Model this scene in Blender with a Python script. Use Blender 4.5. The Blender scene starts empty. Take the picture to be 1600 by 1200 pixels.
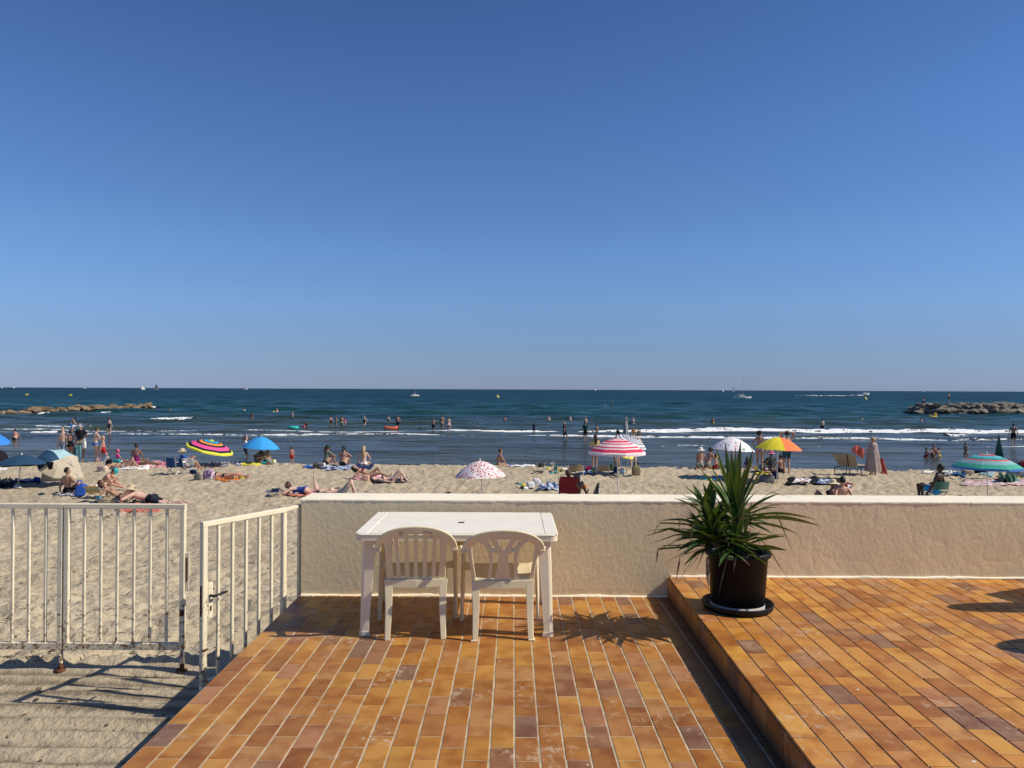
import bpy, bmesh, math, random
import numpy as np
from mathutils import Vector, Matrix
random.seed(7)
rng = np.random.RandomState(7)
R = math.radians
scene = bpy.context.scene
COL = scene.collection

# ------------------------------------------------------------------ camera, sky, sun, exposure
F_PX = 1170.0
EYE = 1.72
yaw, pitch, roll = -2.2/F_PX, 8.35/F_PX, 0.0042
cam_data = bpy.data.cameras.new('camera')
cam_data.sensor_width = 36.0
cam_data.lens = 36.0*F_PX/1600.0
cam_data.clip_start = 0.05
cam_data.clip_end = 60000
camera = bpy.data.objects.new('camera', cam_data)
COL.objects.link(camera)
camera.location = (0, 0, EYE)
fw = Vector((math.sin(yaw)*math.cos(pitch), math.cos(yaw)*math.cos(pitch), math.sin(pitch)))
r0 = Vector((math.cos(yaw), -math.sin(yaw), 0))
u0 = r0.cross(fw)
CR = r0*math.cos(roll) + u0*math.sin(roll)
CU = CR.cross(fw)
camera.matrix_world = Matrix(((CR.x, CU.x, -fw.x, 0), (CR.y, CU.y, -fw.y, 0), (CR.z, CU.z, -fw.z, EYE), (0, 0, 0, 1)))
scene.camera = camera

SUN = Vector((1.10, -0.165, 1.0)).normalized()
sun_el = math.asin(SUN.z)
sun_az = math.atan2(SUN.x, SUN.y)
world = bpy.data.worlds.new('World')
scene.world = world
world.use_nodes = True
wn = world.node_tree.nodes; wl = world.node_tree.links
wn.clear()
sky = wn.new('ShaderNodeTexSky'); sky.sky_type = 'NISHITA'
sky.sun_disc = False
sky.sun_elevation = sun_el
sky.sun_rotation = sun_az
sky.altitude = 2000
sky.air_density = 1.0
sky.dust_density = 0.0
sky.ozone_density = 5.0
bg = wn.new('ShaderNodeBackground'); bg.inputs['Strength'].default_value = 0.080
wo = wn.new('ShaderNodeOutputWorld')
# sea-air tint of the sky by elevation, the same all the way round
tc = wn.new('ShaderNodeTexCoord'); sp_ = wn.new('ShaderNodeSeparateXYZ'); wl.new(tc.outputs['Generated'], sp_.inputs[0])
cr = wn.new('ShaderNodeValToRGB'); els = cr.color_ramp.elements
st_ = [(0.0, (.47, .56, .93)), (.05, (.73, .76, .97)), (.11, (1.0, 1.08, 1.25)), (.175, (1.10, 1.24, 1.43)), (.33, (1.05, 1.26, 1.55)), (.455, (.90, 1.14, 1.45)), (1.0, (.85, 1.08, 1.38))]
while len(els) < len(st_): els.new(.5)
for e_, (p_, c_) in zip(els, st_): e_.position = p_; e_.color = (c_[0]/2, c_[1]/2, c_[2]/2, 1)
wl.new(sp_.outputs['Z'], cr.inputs[0])
vm = wn.new('ShaderNodeVectorMath'); vm.operation = 'MULTIPLY'; wl.new(sky.outputs[0], vm.inputs[0]); wl.new(cr.outputs[0], vm.inputs[1])
vm2 = wn.new('ShaderNodeVectorMath'); vm2.operation = 'SCALE'; vm2.inputs['Scale'].default_value = 2.0; wl.new(vm.outputs[0], vm2.inputs[0])
wl.new(vm2.outputs[0], bg.inputs[0]); wl.new(bg.outputs[0], wo.inputs[0])
sun_data = bpy.data.lights.new('sun', 'SUN')
sun_data.energy = 5.0
sun_data.angle = R(0.5)
sun_data.color = (1.0, 0.915, 0.77)
sun = bpy.data.objects.new('sun', sun_data)
COL.objects.link(sun)
sun.location = (40, -10, 40)
sun.rotation_euler = SUN.to_track_quat('Z', 'Y').to_euler()
vs = scene.view_settings
vs.view_transform = 'Standard'; vs.look = 'None'; vs.exposure = 0.0; vs.gamma = 1.0
vs.use_curve_mapping = False

# ------------------------------------------------------------------ helpers
def pray(px, py):
    return fw + CR*((px-800)/F_PX) - CU*((py-600)/F_PX)
def at(px, py, Y):
    d = pray(px, py); t = Y/d.y
    return Vector((d.x*t, Y, EYE+d.z*t))
SEA_Z = -2.58
def crest(X): return 33.5-0.055*X
def sand_base(X, Y):
    """smooth beach height (numpy or float)"""
    c = 33.5-0.055*np.clip(X, -40, 40)
    z = -0.65-1.075*np.tanh(np.clip(Y-6.5, 0, None)/9.0)
    over = np.clip(Y-c, 0, None)
    return z-np.minimum(over*0.20, 2.2)+0.0*over
def G(px, py):
    d = pray(px, py)
    Y = 20.0
    for _ in range(60):
        t = Y/d.y
        z = float(sand_base(d.x*t, Y))
        # move Y so that ray height = z
        Yn = (z-EYE)/(d.z/d.y)
        Y = 0.5*Y+0.5*min(max(Yn, 3.0), 34.5)
    t = Y/d.y
    return Vector((d.x*t, Y, float(sand_base(d.x*t, Y))))
def W(px, py):
    d = pray(px, py); t = (SEA_Z-EYE)/d.z
    return Vector((d.x*t, d.y*t, SEA_Z))

def hash2(ix, iy, seed):
    h = (ix.astype(np.int64)*374761393+iy.astype(np.int64)*668265263+seed*2147483647) & 0xffffffff
    h = ((h ^ (h >> 13))*1274126177) & 0xffffffff
    h = (h ^ (h >> 16)) & 0xffffffff
    return h/4294967295.0
def vnoise(x, y, seed=0):
    x = np.asarray(x, float); y = np.asarray(y, float)
    xi = np.floor(x); yi = np.floor(y)
    fx = x-xi; fy = y-yi
    fx = fx*fx*(3-2*fx); fy = fy*fy*(3-2*fy)
    a = hash2(xi, yi, seed); b = hash2(xi+1, yi, seed); c = hash2(xi, yi+1, seed); d = hash2(xi+1, yi+1, seed)
    return (a*(1-fx)+b*fx)*(1-fy)+(c*(1-fx)+d*fx)*fy
def fbm(x, y, oct=4, seed=0):
    s = 0; a = 0.5; n = 0
    for i in range(oct):
        s = s+a*vnoise(x*2**i, y*2**i, seed+i*17); n += a; a *= 0.5
    return s/n

def link(o, parent=None):
    COL.objects.link(o)
    if parent is not None: o.parent = parent
    return o
def smooth_mesh(me, on=True):
    me.polygons.foreach_set('use_smooth', [on]*len(me.polygons))
def mesh_obj(name, verts, faces, mat, parent=None, smooth=False, mats=None, midx=None):
    me = bpy.data.meshes.new(name)
    me.from_pydata([tuple(map(float, v)) for v in verts], [], [tuple(int(i) for i in f) for f in faces])
    if mats:
        for m in mats: me.materials.append(m)
        if midx is not None: me.polygons.foreach_set('material_index', [int(i) for i in midx])
    elif mat: me.materials.append(mat)
    if smooth: smooth_mesh(me)
    me.update()
    return link(bpy.data.objects.new(name, me), parent)
def grid_obj(name, P, mat, parent=None, smooth=True):
    """P: array (n,m,3)"""
    n, m, _ = P.shape
    me = bpy.data.meshes.new(name)
    me.vertices.add(n*m); me.vertices.foreach_set('co', P.reshape(-1).astype(np.float32))
    i = np.arange(n*m).reshape(n, m)
    q = np.stack([i[:-1, :-1], i[:-1, 1:], i[1:, 1:], i[1:, :-1]], -1).reshape(-1, 4)
    nf = len(q)
    me.loops.add(nf*4); me.loops.foreach_set('vertex_index', q.reshape(-1).astype(np.int32))
    me.polygons.add(nf); me.polygons.foreach_set('loop_start', np.arange(0, nf*4, 4, dtype=np.int32))
    me.polygons.foreach_set('loop_total', np.full(nf, 4, dtype=np.int32))
    me.materials.append(mat)
    me.update(calc_edges=True)
    if smooth: smooth_mesh(me)
    return link(bpy.data.objects.new(name, me), parent)
def tag(o, label=None, cat=None, group=None, kind=None):
    if label: o['label'] = label
    if cat: o['category'] = cat
    if group: o['group'] = group
    if kind: o['kind'] = kind
    return o
def thing(name, label, cat, loc=(0, 0, 0), rz=0, group=None):
    o = bpy.data.objects.new(name, None); COL.objects.link(o)
    o.location = loc; o.rotation_euler = (0, 0, rz); o.empty_display_size = 0.1
    return tag(o, label, cat, group)

class MB:
    def __init__(s): s.v = []; s.f = []; s.m = []
    def add(s, v, f, mi=0):
        b = len(s.v); s.v += [Vector(p) for p in v]; s.f += [tuple(i+b for i in q) for q in f]; s.m += [mi]*len(f)
        return s
    def box(s, c, d, mi=0, rot=None, bev=0.0):
        hx, hy, hz = d[0]/2, d[1]/2, d[2]/2
        c = Vector(c)
        if bev <= 0:
            v = [Vector((x, y, z)) for x in (-hx, hx) for y in (-hy, hy) for z in (-hz, hz)]
            f = [(0, 1, 3, 2), (4, 6, 7, 5), (0, 4, 5, 1), (2, 3, 7, 6), (0, 2, 6, 4), (1, 5, 7, 3)]
        else:
            bm = bmesh.new(); bmesh.ops.create_cube(bm, size=1)
            for q in bm.verts: q.co = Vector((q.co.x*d[0], q.co.y*d[1], q.co.z*d[2]))
            bmesh.ops.bevel(bm, geom=bm.edges[:], offset=bev, segments=1, affect='EDGES')
            v = [q.co.copy() for q in bm.verts]; f = [[q.index for q in g.verts] for g in bm.faces]; bm.free()
        if rot is not None: v = [rot @ p for p in v]
        return s.add([p+c for p in v], f, mi)
    def tube(s, pts, r, n=8, mi=0, cap=True):
        pts = [Vector(p) for p in pts]; N = len(pts)
        rr = r if isinstance(r, (list, tuple)) else [r]*N
        v = []; f = []
        pd = None
        for i, p in enumerate(pts):
            t = (pts[min(i+1, N-1)]-pts[max(i-1, 0)]).normalized()
            if pd is None:
                a = Vector((0, 0, 1)) if abs(t.z) < 0.9 else Vector((1, 0, 0))
                side = t.cross(a).normalized()
            else:
                side = (pd-t*pd.dot(t)).normalized()
            pd = side
            up = side.cross(t)
            for k in range(n):
                a = 2*math.pi*k/n
                v.append(p+side*math.cos(a)*rr[i]+up*math.sin(a)*rr[i])
        for i in range(N-1):
            for k in range(n):
                f.append((i*n+k, i*n+(k+1) % n, (i+1)*n+(k+1) % n, (i+1)*n+k))
        if cap:
            f.append(tuple(range(n))[::-1]); f.append(tuple((N-1)*n+k for k in range(n)))
        return s.add(v, f, mi)
    def band(s, pts, ws, th, side, mi=0):
        """flat strip swept along pts; side: width vector or list; th thickness"""
        pts = [Vector(p) for p in pts]; N = len(pts)
        ws = ws if isinstance(ws, (list, tuple)) else [ws]*N
        th = th if isinstance(th, (list, tuple)) else [th]*N
        v = []; f = []
        for i, p in enumerate(pts):
            t = (pts[min(i+1, N-1)]-pts[max(i-1, 0)]).normalized()
            sv = Vector(side[i] if isinstance(side, list) else side)
            sv = (sv-t*sv.dot(t)).normalized(); nv = sv.cross(t)
            w = ws[i]/2; h = th[i]/2; b = min(w, h)*0.45
            for (x, y) in ((-w+b, -h), (w-b, -h), (w, -h+b), (w, h-b), (w-b, h), (-w+b, h), (-w, h-b), (-w, -h+b)):
                v.append(p+sv*x+nv*y)
        for i in range(N-1):
            for k in range(8):
                f.append((i*8+k, i*8+(k+1) % 8, (i+1)*8+(k+1) % 8, (i+1)*8+k))
        f.append(tuple(range(8))[::-1]); f.append(tuple((N-1)*8+k for k in range(8)))
        return s.add(v, f, mi)
    def lathe(s, prof, c=(0, 0, 0), n=24, mi=0, mat=None, ring=False):
        v = []; f = []; c = Vector(c)
        for (r, z) in prof:
            for k in range(n):
                a = 2*math.pi*k/n
                p = Vector((r*math.cos(a), r*math.sin(a), z))
                if mat is not None: p = mat @ p
                v.append(c+p)
        for i in range(len(prof)-1):
            for k in range(n):
                f.append((i*n+k, i*n+(k+1) % n, (i+1)*n+(k+1) % n, (i+1)*n+k))
        return s.add(v, f, mi)
    def blob(s, c, rad, axes=None, n=10, m=7, mi=0):
        c = Vector(c); v = []; f = []
        for i in range(m+1):
            th = math.pi*i/m
            for k in range(n):
                a = 2*math.pi*k/n
                p = Vector((rad[0]*math.sin(th)*math.cos(a), rad[1]*math.sin(th)*math.sin(a), rad[2]*math.cos(th)))
                if axes is not None: p = axes @ p
                v.append(c+p)
        for i in range(m):
            for k in range(n):
                f.append((i*n+k, (i+1)*n+k, (i+1)*n+(k+1) % n, i*n+(k+1) % n))
        return s.add(v, f, mi)
    def build(s, name, mat, parent=None, smooth=False, mats=None):
        return mesh_obj(name, s.v, s.f, mat, parent, smooth, mats, s.m if mats else None)

# ------------------------------------------------------------------ materials
def nt(m): return m.node_tree.nodes, m.node_tree.links
def base_mat(name):
    m = bpy.data.materials.new(name); m.use_nodes = True
    n, l = nt(m); return m, n, l, n['Principled BSDF']
def setp(b, **k):
    for a, v in k.items():
        b.inputs[a.replace('_', ' ')].default_value = v
def ramp(n, stops, interp='LINEAR'):
    r = n.new('ShaderNodeValToRGB'); r.color_ramp.interpolation = interp
    e = r.color_ramp.elements
    while len(e) < len(stops): e.new(0.5)
    for i, (p, c) in enumerate(stops):
        e[i].position = p; e[i].color = (c[0], c[1], c[2], 1) if not isinstance(c, (int, float)) else (c, c, c, 1)
    return r
def noise(n, l, vec, scale, detail=3, rough=0.5, dist=0.0):
    t = n.new('ShaderNodeTexNoise'); t.inputs['Scale'].default_value = scale
    t.inputs['Detail'].default_value = detail; t.inputs['Roughness'].default_value = rough
    t.inputs['Distortion'].default_value = dist
    if vec is not None: l.new(vec, t.inputs['Vector'])
    return t
def mixc(n, l, fac, a, b, mode='MIX'):
    m = n.new('ShaderNodeMix'); m.data_type = 'RGBA'; m.blend_type = mode
    for sock, val in ((m.inputs['Factor'], fac), (m.inputs[6], a), (m.inputs[7], b)):
        if isinstance(val, (int, float)): sock.default_value = val
        elif isinstance(val, tuple): sock.default_value = (*val[:3], 1)
        else: l.new(val, sock)
    return m.outputs[2]
def bump(n, l, h, strength, dist, b, prev=None):
    bp = n.new('ShaderNodeBump'); bp.inputs['Strength'].default_value = strength
    bp.inputs['Distance'].default_value = dist
    l.new(h, bp.inputs['Height'])
    if prev is not None: l.new(prev.outputs[0], bp.inputs['Normal'])
    if b is not None: l.new(bp.outputs[0], b.inputs['Normal'])
    return bp
def coords(n, kind='Object'):
    return n.new('ShaderNodeTexCoord').outputs[kind]
def wpos(n): return n.new('ShaderNodeNewGeometry').outputs['Position']
_simple = {}
def M(col, rough=0.7, var=0.12, name=None, scale=9.0, bstr=0.0, spec=0.4, metal=0.0, bscale=60.0, bdist=0.004):
    key = (tuple(col), rough, var, scale, bstr, spec, metal)
    if key in _simple: return _simple[key]
    m, n, l, b = base_mat(name or 'surface')
    setp(b, Roughness=rough, Metallic=metal); b.inputs['Specular IOR Level'].default_value = spec
    c = coords(n)
    t = noise(n, l, c, scale, 4, 0.6)
    d = tuple(max(0, x*(1-var)) for x in col); e = tuple(min(1, x*(1+var)) for x in col)
    r = ramp(n, [(0.3, d), (0.7, e)]); l.new(t.outputs[0], r.inputs[0]); l.new(r.outputs[0], b.inputs['Base Color'])
    if bstr > 0:
        t2 = noise(n, l, c, bscale, 4, 0.6); bump(n, l, t2.outputs[0], bstr, bdist, b)
    _simple[key] = m
    return m

# sand
def make_sand():
    m, n, l, b = base_mat('sand')
    p = wpos(n)
    big = noise(n, l, p, 0.35, 4, 0.6)
    mid = noise(n, l, p, 9.0, 5, 0.65)
    fine = noise(n, l, p, 160.0, 3, 0.7)
    r = ramp(n, [(0.3, (0.45, 0.375, 0.262)), (0.7, (0.555, 0.47, 0.338))]); l.new(big.outputs[0], r.inputs[0])
    r2 = ramp(n, [(0.25, (0.86, 0.85, 0.84)), (0.7, (1.04, 1.04, 1.03))]); l.new(mid.outputs[0], r2.inputs[0])
    c = mixc(n, l, 1.0, r.outputs[0], r2.outputs[0], 'MULTIPLY')
    r3 = ramp(n, [(0.30, (0.80, 0.78, 0.76)), (0.62, (1.05, 1.05, 1.04))]); l.new(fine.outputs[0], r3.inputs[0])
    c = mixc(n, l, 0.8, c, r3.outputs[0], 'MULTIPLY')
    # scattered dark weed crumbs
    vo = n.new('ShaderNodeTexVoronoi'); vo.inputs['Scale'].default_value = 7.0; l.new(p, vo.inputs['Vector'])
    spot = ramp(n, [(0.030, 1.0), (0.045, 0.0)]); l.new(vo.outputs['Distance'], spot.inputs[0])
    gate = ramp(n, [(0.52, 0.0), (0.60, 1.0)]); l.new(noise(n, l, p, 1.1, 2).outputs[0], gate.inputs[0])
    mm = n.new('ShaderNodeMath'); mm.operation = 'MULTIPLY'; l.new(spot.outputs[0], mm.inputs[0]); l.new(gate.outputs[0], mm.inputs[1])
    c = mixc(n, l, mm.outputs[0], c, (0.10, 0.075, 0.05))
    # raked tracks: damp bands plus ridge shading painted in, near side of the fence
    sp2 = n.new('ShaderNodeSeparateXYZ'); l.new(p, sp2.inputs[0])
    mpr = n.new('ShaderNodeMapping'); mpr.inputs['Scale'].default_value = (0.5, 1.0, 1.0); l.new(p, mpr.inputs[0])
    wob = noise(n, l, mpr.outputs[0], 1.3, 4, 0.6)
    wy = n.new('ShaderNodeMath'); wy.operation = 'MULTIPLY_ADD'; l.new(wob.outputs[0], wy.inputs[0]); wy.inputs[1].default_value = 0.32; l.new(sp2.outputs['Y'], wy.inputs[2])
    wm = n.new('ShaderNodeMath'); wm.operation = 'MULTIPLY'; l.new(wy.outputs[0], wm.inputs[0]); wm.inputs[1].default_value = 2*math.pi/0.20
    ws = n.new('ShaderNodeMath'); ws.operation = 'SINE'; l.new(wm.outputs[0], ws.inputs[0])
    wr = ramp(n, [(0.0, (0.50, 0.49, 0.49)), (0.26, (0.80, 0.80, 0.80)), (0.6, (0.93, 0.94, 0.96)), (1.0, (0.98, 0.97, 0.97))])
    mrr = n.new('ShaderNodeMapRange'); mrr.inputs['From Min'].default_value = -1; l.new(ws.outputs[0], mrr.inputs['Value']); l.new(mrr.outputs[0], wr.inputs[0])
    near = n.new('ShaderNodeMapRange'); near.inputs['From Min'].default_value = 6.5; near.inputs['From Max'].default_value = 6.25; l.new(sp2.outputs['Y'], near.inputs['Value'])
    c2_ = mixc(n, l, 1.0, c, wr.outputs[0], 'MULTIPLY')
    c = mixc(n, l, near.outputs[0], c, c2_)
    l.new(c, b.inputs['Base Color'])
    setp(b, Roughness=0.95); b.inputs['Specular IOR Level'].default_value = 0.15
    dimp = noise(n, l, p, 3.6, 3, 0.55)
    b0 = bump(n, l, dimp.outputs[0], 0.8, 0.16, None)
    b1 = bump(n, l, mid.outputs[0], 0.9, 0.06, None, b0)
    sy = n.new('ShaderNodeSeparateXYZ'); l.new(p, sy.inputs[0]); md_ = n.new('ShaderNodeMapRange'); md_.inputs['From Min'].default_value = 6.2; md_.inputs['From Max'].default_value = 7.5; md_.inputs['To Min'].default_value = 0.05; md_.inputs['To Max'].default_value = 0.38; l.new(sy.outputs['Y'], md_.inputs['Value']); l.new(md_.outputs[0], b0.inputs['Strength'])
    m20 = noise(n, l, p, 34.0, 4, 0.7)
    b2 = bump(n, l, m20.outputs[0], 0.45, 0.010, None, b1)
    bump(n, l, fine.outputs[0], 0.5, 0.003, b, b2)
    return m
SAND = make_sand()

def make_tile(gain=1.0):
    m, n, l, b = base_mat('glazed_tile')
    p = wpos(n)
    oi = n.new('ShaderNodeObjectInfo'); ge = n.new('ShaderNodeNewGeometry')
    ad = n.new('ShaderNodeMath'); ad.operation = 'ADD'; l.new(oi.outputs['Random'], ad.inputs[0]); l.new(ge.outputs['Random Per Island'], ad.inputs[1])
    fr = n.new('ShaderNodeMath'); fr.operation = 'FRACT'; l.new(ad.outputs[0], fr.inputs[0])
    base = ramp(n, [(0.0, (0.47, 0.205, 0.043)), (0.16, (0.41, 0.168, 0.036)), (0.28, (0.53, 0.250, 0.056)), (0.38, (0.42, 0.180, 0.052)),
                    (0.50, (0.45, 0.215, 0.070)), (0.60, (0.34, 0.135, 0.034)), (0.72, (0.50, 0.240, 0.050)), (0.80, (0.32, 0.155, 0.070)), (0.89, (0.42, 0.190, 0.080)), (0.955, (0.25, 0.130, 0.078))], 'CONSTANT')
    l.new(fr.outputs[0], base.inputs[0])
    # per tile flashing: noise offset by random
    mul = n.new('ShaderNodeVectorMath'); mul.operation = 'SCALE'; cmb = n.new('ShaderNodeCombineXYZ')
    for i in range(3): l.new(fr.outputs[0], cmb.inputs[i])
    l.new(cmb.outputs[0], mul.inputs[0]); mul.inputs['Scale'].default_value = 37.0
    vadd = n.new('ShaderNodeVectorMath'); vadd.operation = 'ADD'; l.new(p, vadd.inputs[0]); l.new(mul.outputs[0], vadd.inputs[1])
    fl = noise(n, l, vadd.outputs[0], 6.5, 2, 0.5, 0.2)
    fr_r = ramp(n, [(0.42, 0.0), (0.66, 1.0)]); l.new(fl.outputs[0], fr_r.inputs[0])
    dark = mixc(n, l, 1.0, base.outputs[0], (0.72, 0.58, 0.50), 'MULTIPLY')
    c = mixc(n, l, fr_r.outputs[0], base.outputs[0], dark)
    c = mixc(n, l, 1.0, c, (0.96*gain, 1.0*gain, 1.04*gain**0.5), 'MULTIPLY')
    gr = noise(n, l, p, 220.0, 3, 0.6)
    r3 = ramp(n, [(0.3, (0.88, 0.87, 0.86)), (0.7, (1.06, 1.06, 1.06))]); l.new(gr.outputs[0], r3.inputs[0])
    c = mixc(n, l, 1.0, c, r3.outputs[0], 'MULTIPLY')
    # pale salt and sand streaks
    s1 = noise(n, l, p, 2.2, 3, 0.6); s2 = noise(n, l, p, 14.0, 5, 0.75, 1.2)
    ra = ramp(n, [(0.52, 0.0), (0.66, 1.0)]); l.new(s1.outputs[0], ra.inputs[0])
    rb = ramp(n, [(0.53, 0.0), (0.62, 0.75)]); l.new(s2.outputs[0], rb.inputs[0])
    mm = n.new('ShaderNodeMath'); mm.operation = 'MULTIPLY'; l.new(ra.outputs[0], mm.inputs[0]); l.new(rb.outputs[0], mm.inputs[1])
    c = mixc(n, l, mm.outputs[0], c, (0.56, 0.45, 0.33))
    # darker brown strip mixed in along the foot of the step
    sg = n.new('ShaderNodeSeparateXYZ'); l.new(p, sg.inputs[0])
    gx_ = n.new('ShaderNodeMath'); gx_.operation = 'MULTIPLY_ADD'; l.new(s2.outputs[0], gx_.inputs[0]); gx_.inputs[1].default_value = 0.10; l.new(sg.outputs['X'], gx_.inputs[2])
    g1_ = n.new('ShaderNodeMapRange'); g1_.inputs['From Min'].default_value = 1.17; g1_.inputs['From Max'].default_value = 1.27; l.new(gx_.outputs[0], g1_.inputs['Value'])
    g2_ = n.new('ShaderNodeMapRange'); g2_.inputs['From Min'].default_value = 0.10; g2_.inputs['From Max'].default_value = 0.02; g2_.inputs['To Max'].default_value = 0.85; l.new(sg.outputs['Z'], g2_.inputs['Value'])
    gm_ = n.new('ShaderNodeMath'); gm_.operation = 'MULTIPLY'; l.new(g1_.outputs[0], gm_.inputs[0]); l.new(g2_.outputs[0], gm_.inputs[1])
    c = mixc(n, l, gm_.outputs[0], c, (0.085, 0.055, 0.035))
    # small white drips
    vo = n.new('ShaderNodeTexVoronoi'); vo.inputs['Scale'].default_value = 3.2; l.new(p, vo.inputs['Vector'])
    sp = ramp(n, [(0.020, 1.0), (0.028, 0.0)]); l.new(vo.outputs['Distance'], sp.inputs[0])
    c = mixc(n, l, sp.outputs[0], c, (0.75, 0.70, 0.62))
    l.new(c, b.inputs['Base Color'])
    rr = ramp(n, [(0.3, 0.34), (0.7, 0.56)]); l.new(s2.outputs[0], rr.inputs[0]); l.new(rr.outputs[0], b.inputs['Roughness'])
    b.inputs['Specular IOR Level'].default_value = 0.28
    w = noise(n, l, p, 30.0, 3, 0.6)
    b1 = bump(n, l, w.outputs[0], 0.22, 0.004, None)
    bump(n, l, gr.outputs[0], 0.12, 0.0008, b, b1)
    return m
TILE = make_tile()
TILE_UP = make_tile(1.28)  # brighter copy: stronger light on the upper level put into the colour
MORTAR = M((0.48, 0.40, 0.28), 0.95, 0.30, 'mortar', 12.0, 0.5, 0.05)
MORTAR_DARK = M((0.27, 0.225, 0.16), 0.95, 0.5, 'dirty_mortar', 4.0, 0.6, 0.1)

def make_stucco(col, fine=1.0, stain=True):
    m, n, l, b = base_mat('painted_stucco')
    p = wpos(n)
    a = noise(n, l, p, 1.3, 4, 0.6)
    r = ramp(n, [(0.3, tuple(x*0.90 for x in col)), (0.7, col)]); l.new(a.outputs[0], r.inputs[0])
    c = r.outputs[0]
    if stain:
        mp = n.new('ShaderNodeMapping'); mp.inputs['Scale'].default_value = (5.0, 5.0, 0.8); l.new(p, mp.inputs[0])
        s = noise(n, l, mp.outputs[0], 1.0, 5, 0.7)
        rs = ramp(n, [(0.52, 0.0), (0.75, 0.5)]); l.new(s.outputs[0], rs.inputs[0])
        c = mixc(n, l, rs.outputs[0], c, tuple(x*0.78 for x in col))
    l.new(c, b.inputs['Base Color'])
    setp(b, Roughness=0.85); b.inputs['Specular IOR Level'].default_value = 0.2
    mpg = n.new('ShaderNodeMapping'); mpg.inputs['Scale'].default_value = (1.0, 1.0, 0.6); l.new(p, mpg.inputs[0])
    g = noise(n, l, mpg.outputs[0], 95.0, 4, 0.65); h = noise(n, l, p, 28.0, 3, 0.5)
    b1 = bump(n, l, h.outputs[0], 0.07*fine, 0.008, None)
    bump(n, l, g.outputs[0], 0.60*fine, 0.0035, b, b1)
    return m
WALLM = make_stucco((0.92, 0.765, 0.475))
CAPM = make_stucco((0.92, 0.835, 0.655), 0.35, True)
CONCRETE = M((0.36, 0.32, 0.26), 0.9, 0.2, 'concrete', 5.0, 0.6, 0.2)

def make_sea():
    m, n, l, b = base_mat('sea_water')
    p = wpos(n)
    sx = n.new('ShaderNodeSeparateXYZ'); l.new(p, sx.inputs[0])
    # water body colour by depth: shallow sandy grey-blue, then teal, then deep blue
    w = noise(n, l, p, 0.05, 3, 0.6)
    wa = n.new('ShaderNodeMath'); wa.operation = 'MULTIPLY_ADD'; l.new(w.outputs[0], wa.inputs[0]); wa.inputs[1].default_value = 30.0; l.new(sx.outputs['Y'], wa.inputs[2])
    mr = n.new('ShaderNodeMapRange'); mr.inputs['From Min'].default_value = 40; mr.inputs['From Max'].default_value = 640; l.new(wa.outputs[0], mr.inputs['Value'])
    col = ramp(n, [(0.0, (0.050, 0.050, 0.037)), (0.055, (0.047, 0.050, 0.038)), (0.10, (0.032, 0.052, 0.046)), (0.17, (0.010, 0.047, 0.052)), (0.40, (0.009, 0.046, 0.064)), (1.0, (0.012, 0.042, 0.072))])
    l.new(mr.outputs[0], col.inputs[0])
    mp = n.new('ShaderNodeMapping'); mp.inputs['Scale'].default_value = (0.30, 1.0, 1.0); l.new(p, mp.inputs[0])
    st = noise(n, l, mp.outputs[0], 0.05, 9, 0.80)
    rs = ramp(n, [(0.36, (0.55, 0.60, 0.66)), (0.62, (1.45, 1.40, 1.34))]); l.new(st.outputs[0], rs.inputs[0])
    c = mixc(n, l, 1.0, col.outputs[0], rs.outputs[0], 'MULTIPLY')
    l.new(c, b.inputs['Base Color'])
    setp(b, Roughness=0.16, IOR=1.33)
    # waves too small to model: rougher and duller with open water
    mro = n.new('ShaderNodeMapRange'); mro.inputs['From Min'].default_value = 70; mro.inputs['From Max'].default_value = 380
    mro.inputs['To Min'].default_value = 0.15; mro.inputs['To Max'].default_value = 0.50; l.new(sx.outputs['Y'], mro.inputs['Value']); l.new(mro.outputs[0], b.inputs['Roughness'])
    msp = n.new('ShaderNodeMapRange'); msp.inputs['From Min'].default_value = 45; msp.inputs['From Max'].default_value = 330
    msp.inputs['To Min'].default_value = 0.085; msp.inputs['To Max'].default_value = 0.07; l.new(sx.outputs['Y'], msp.inputs['Value']); l.new(msp.outputs[0], b.inputs['Specular IOR Level'])
    mr2 = n.new('ShaderNodeMapRange'); mr2.inputs['From Min'].default_value = 60; mr2.inputs['From Max'].default_value = 150
    mr2.inputs['To Min'].default_value = 0.75; mr2.inputs['To Max'].default_value = 1.0; l.new(sx.outputs['Y'], mr2.inputs['Value'])
    mp2 = n.new('ShaderNodeMapping'); mp2.inputs['Scale'].default_value = (0.45, 1.0, 1.0); l.new(p, mp2.inputs[0])
    a = noise(n, l, mp2.outputs[0], 0.9, 6, 0.62); a2 = noise(n, l, mp2.outputs[0], 0.13, 5, 0.6)
    b1 = bump(n, l, a2.outputs[0], 0.7, 2.2, None); l.new(mr2.outputs[0], b1.inputs['Strength'])
    b2 = bump(n, l, a.outputs[0], 0.7, 0.22, b, b1); l.new(mr2.outputs[0], b2.inputs['Strength'])
    return m
SEA = make_sea()
FOAM = M((0.80, 0.82, 0.82), 0.8, 0.15, 'foam', 3.0, 0.8, 0.3, 0.0)

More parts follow.
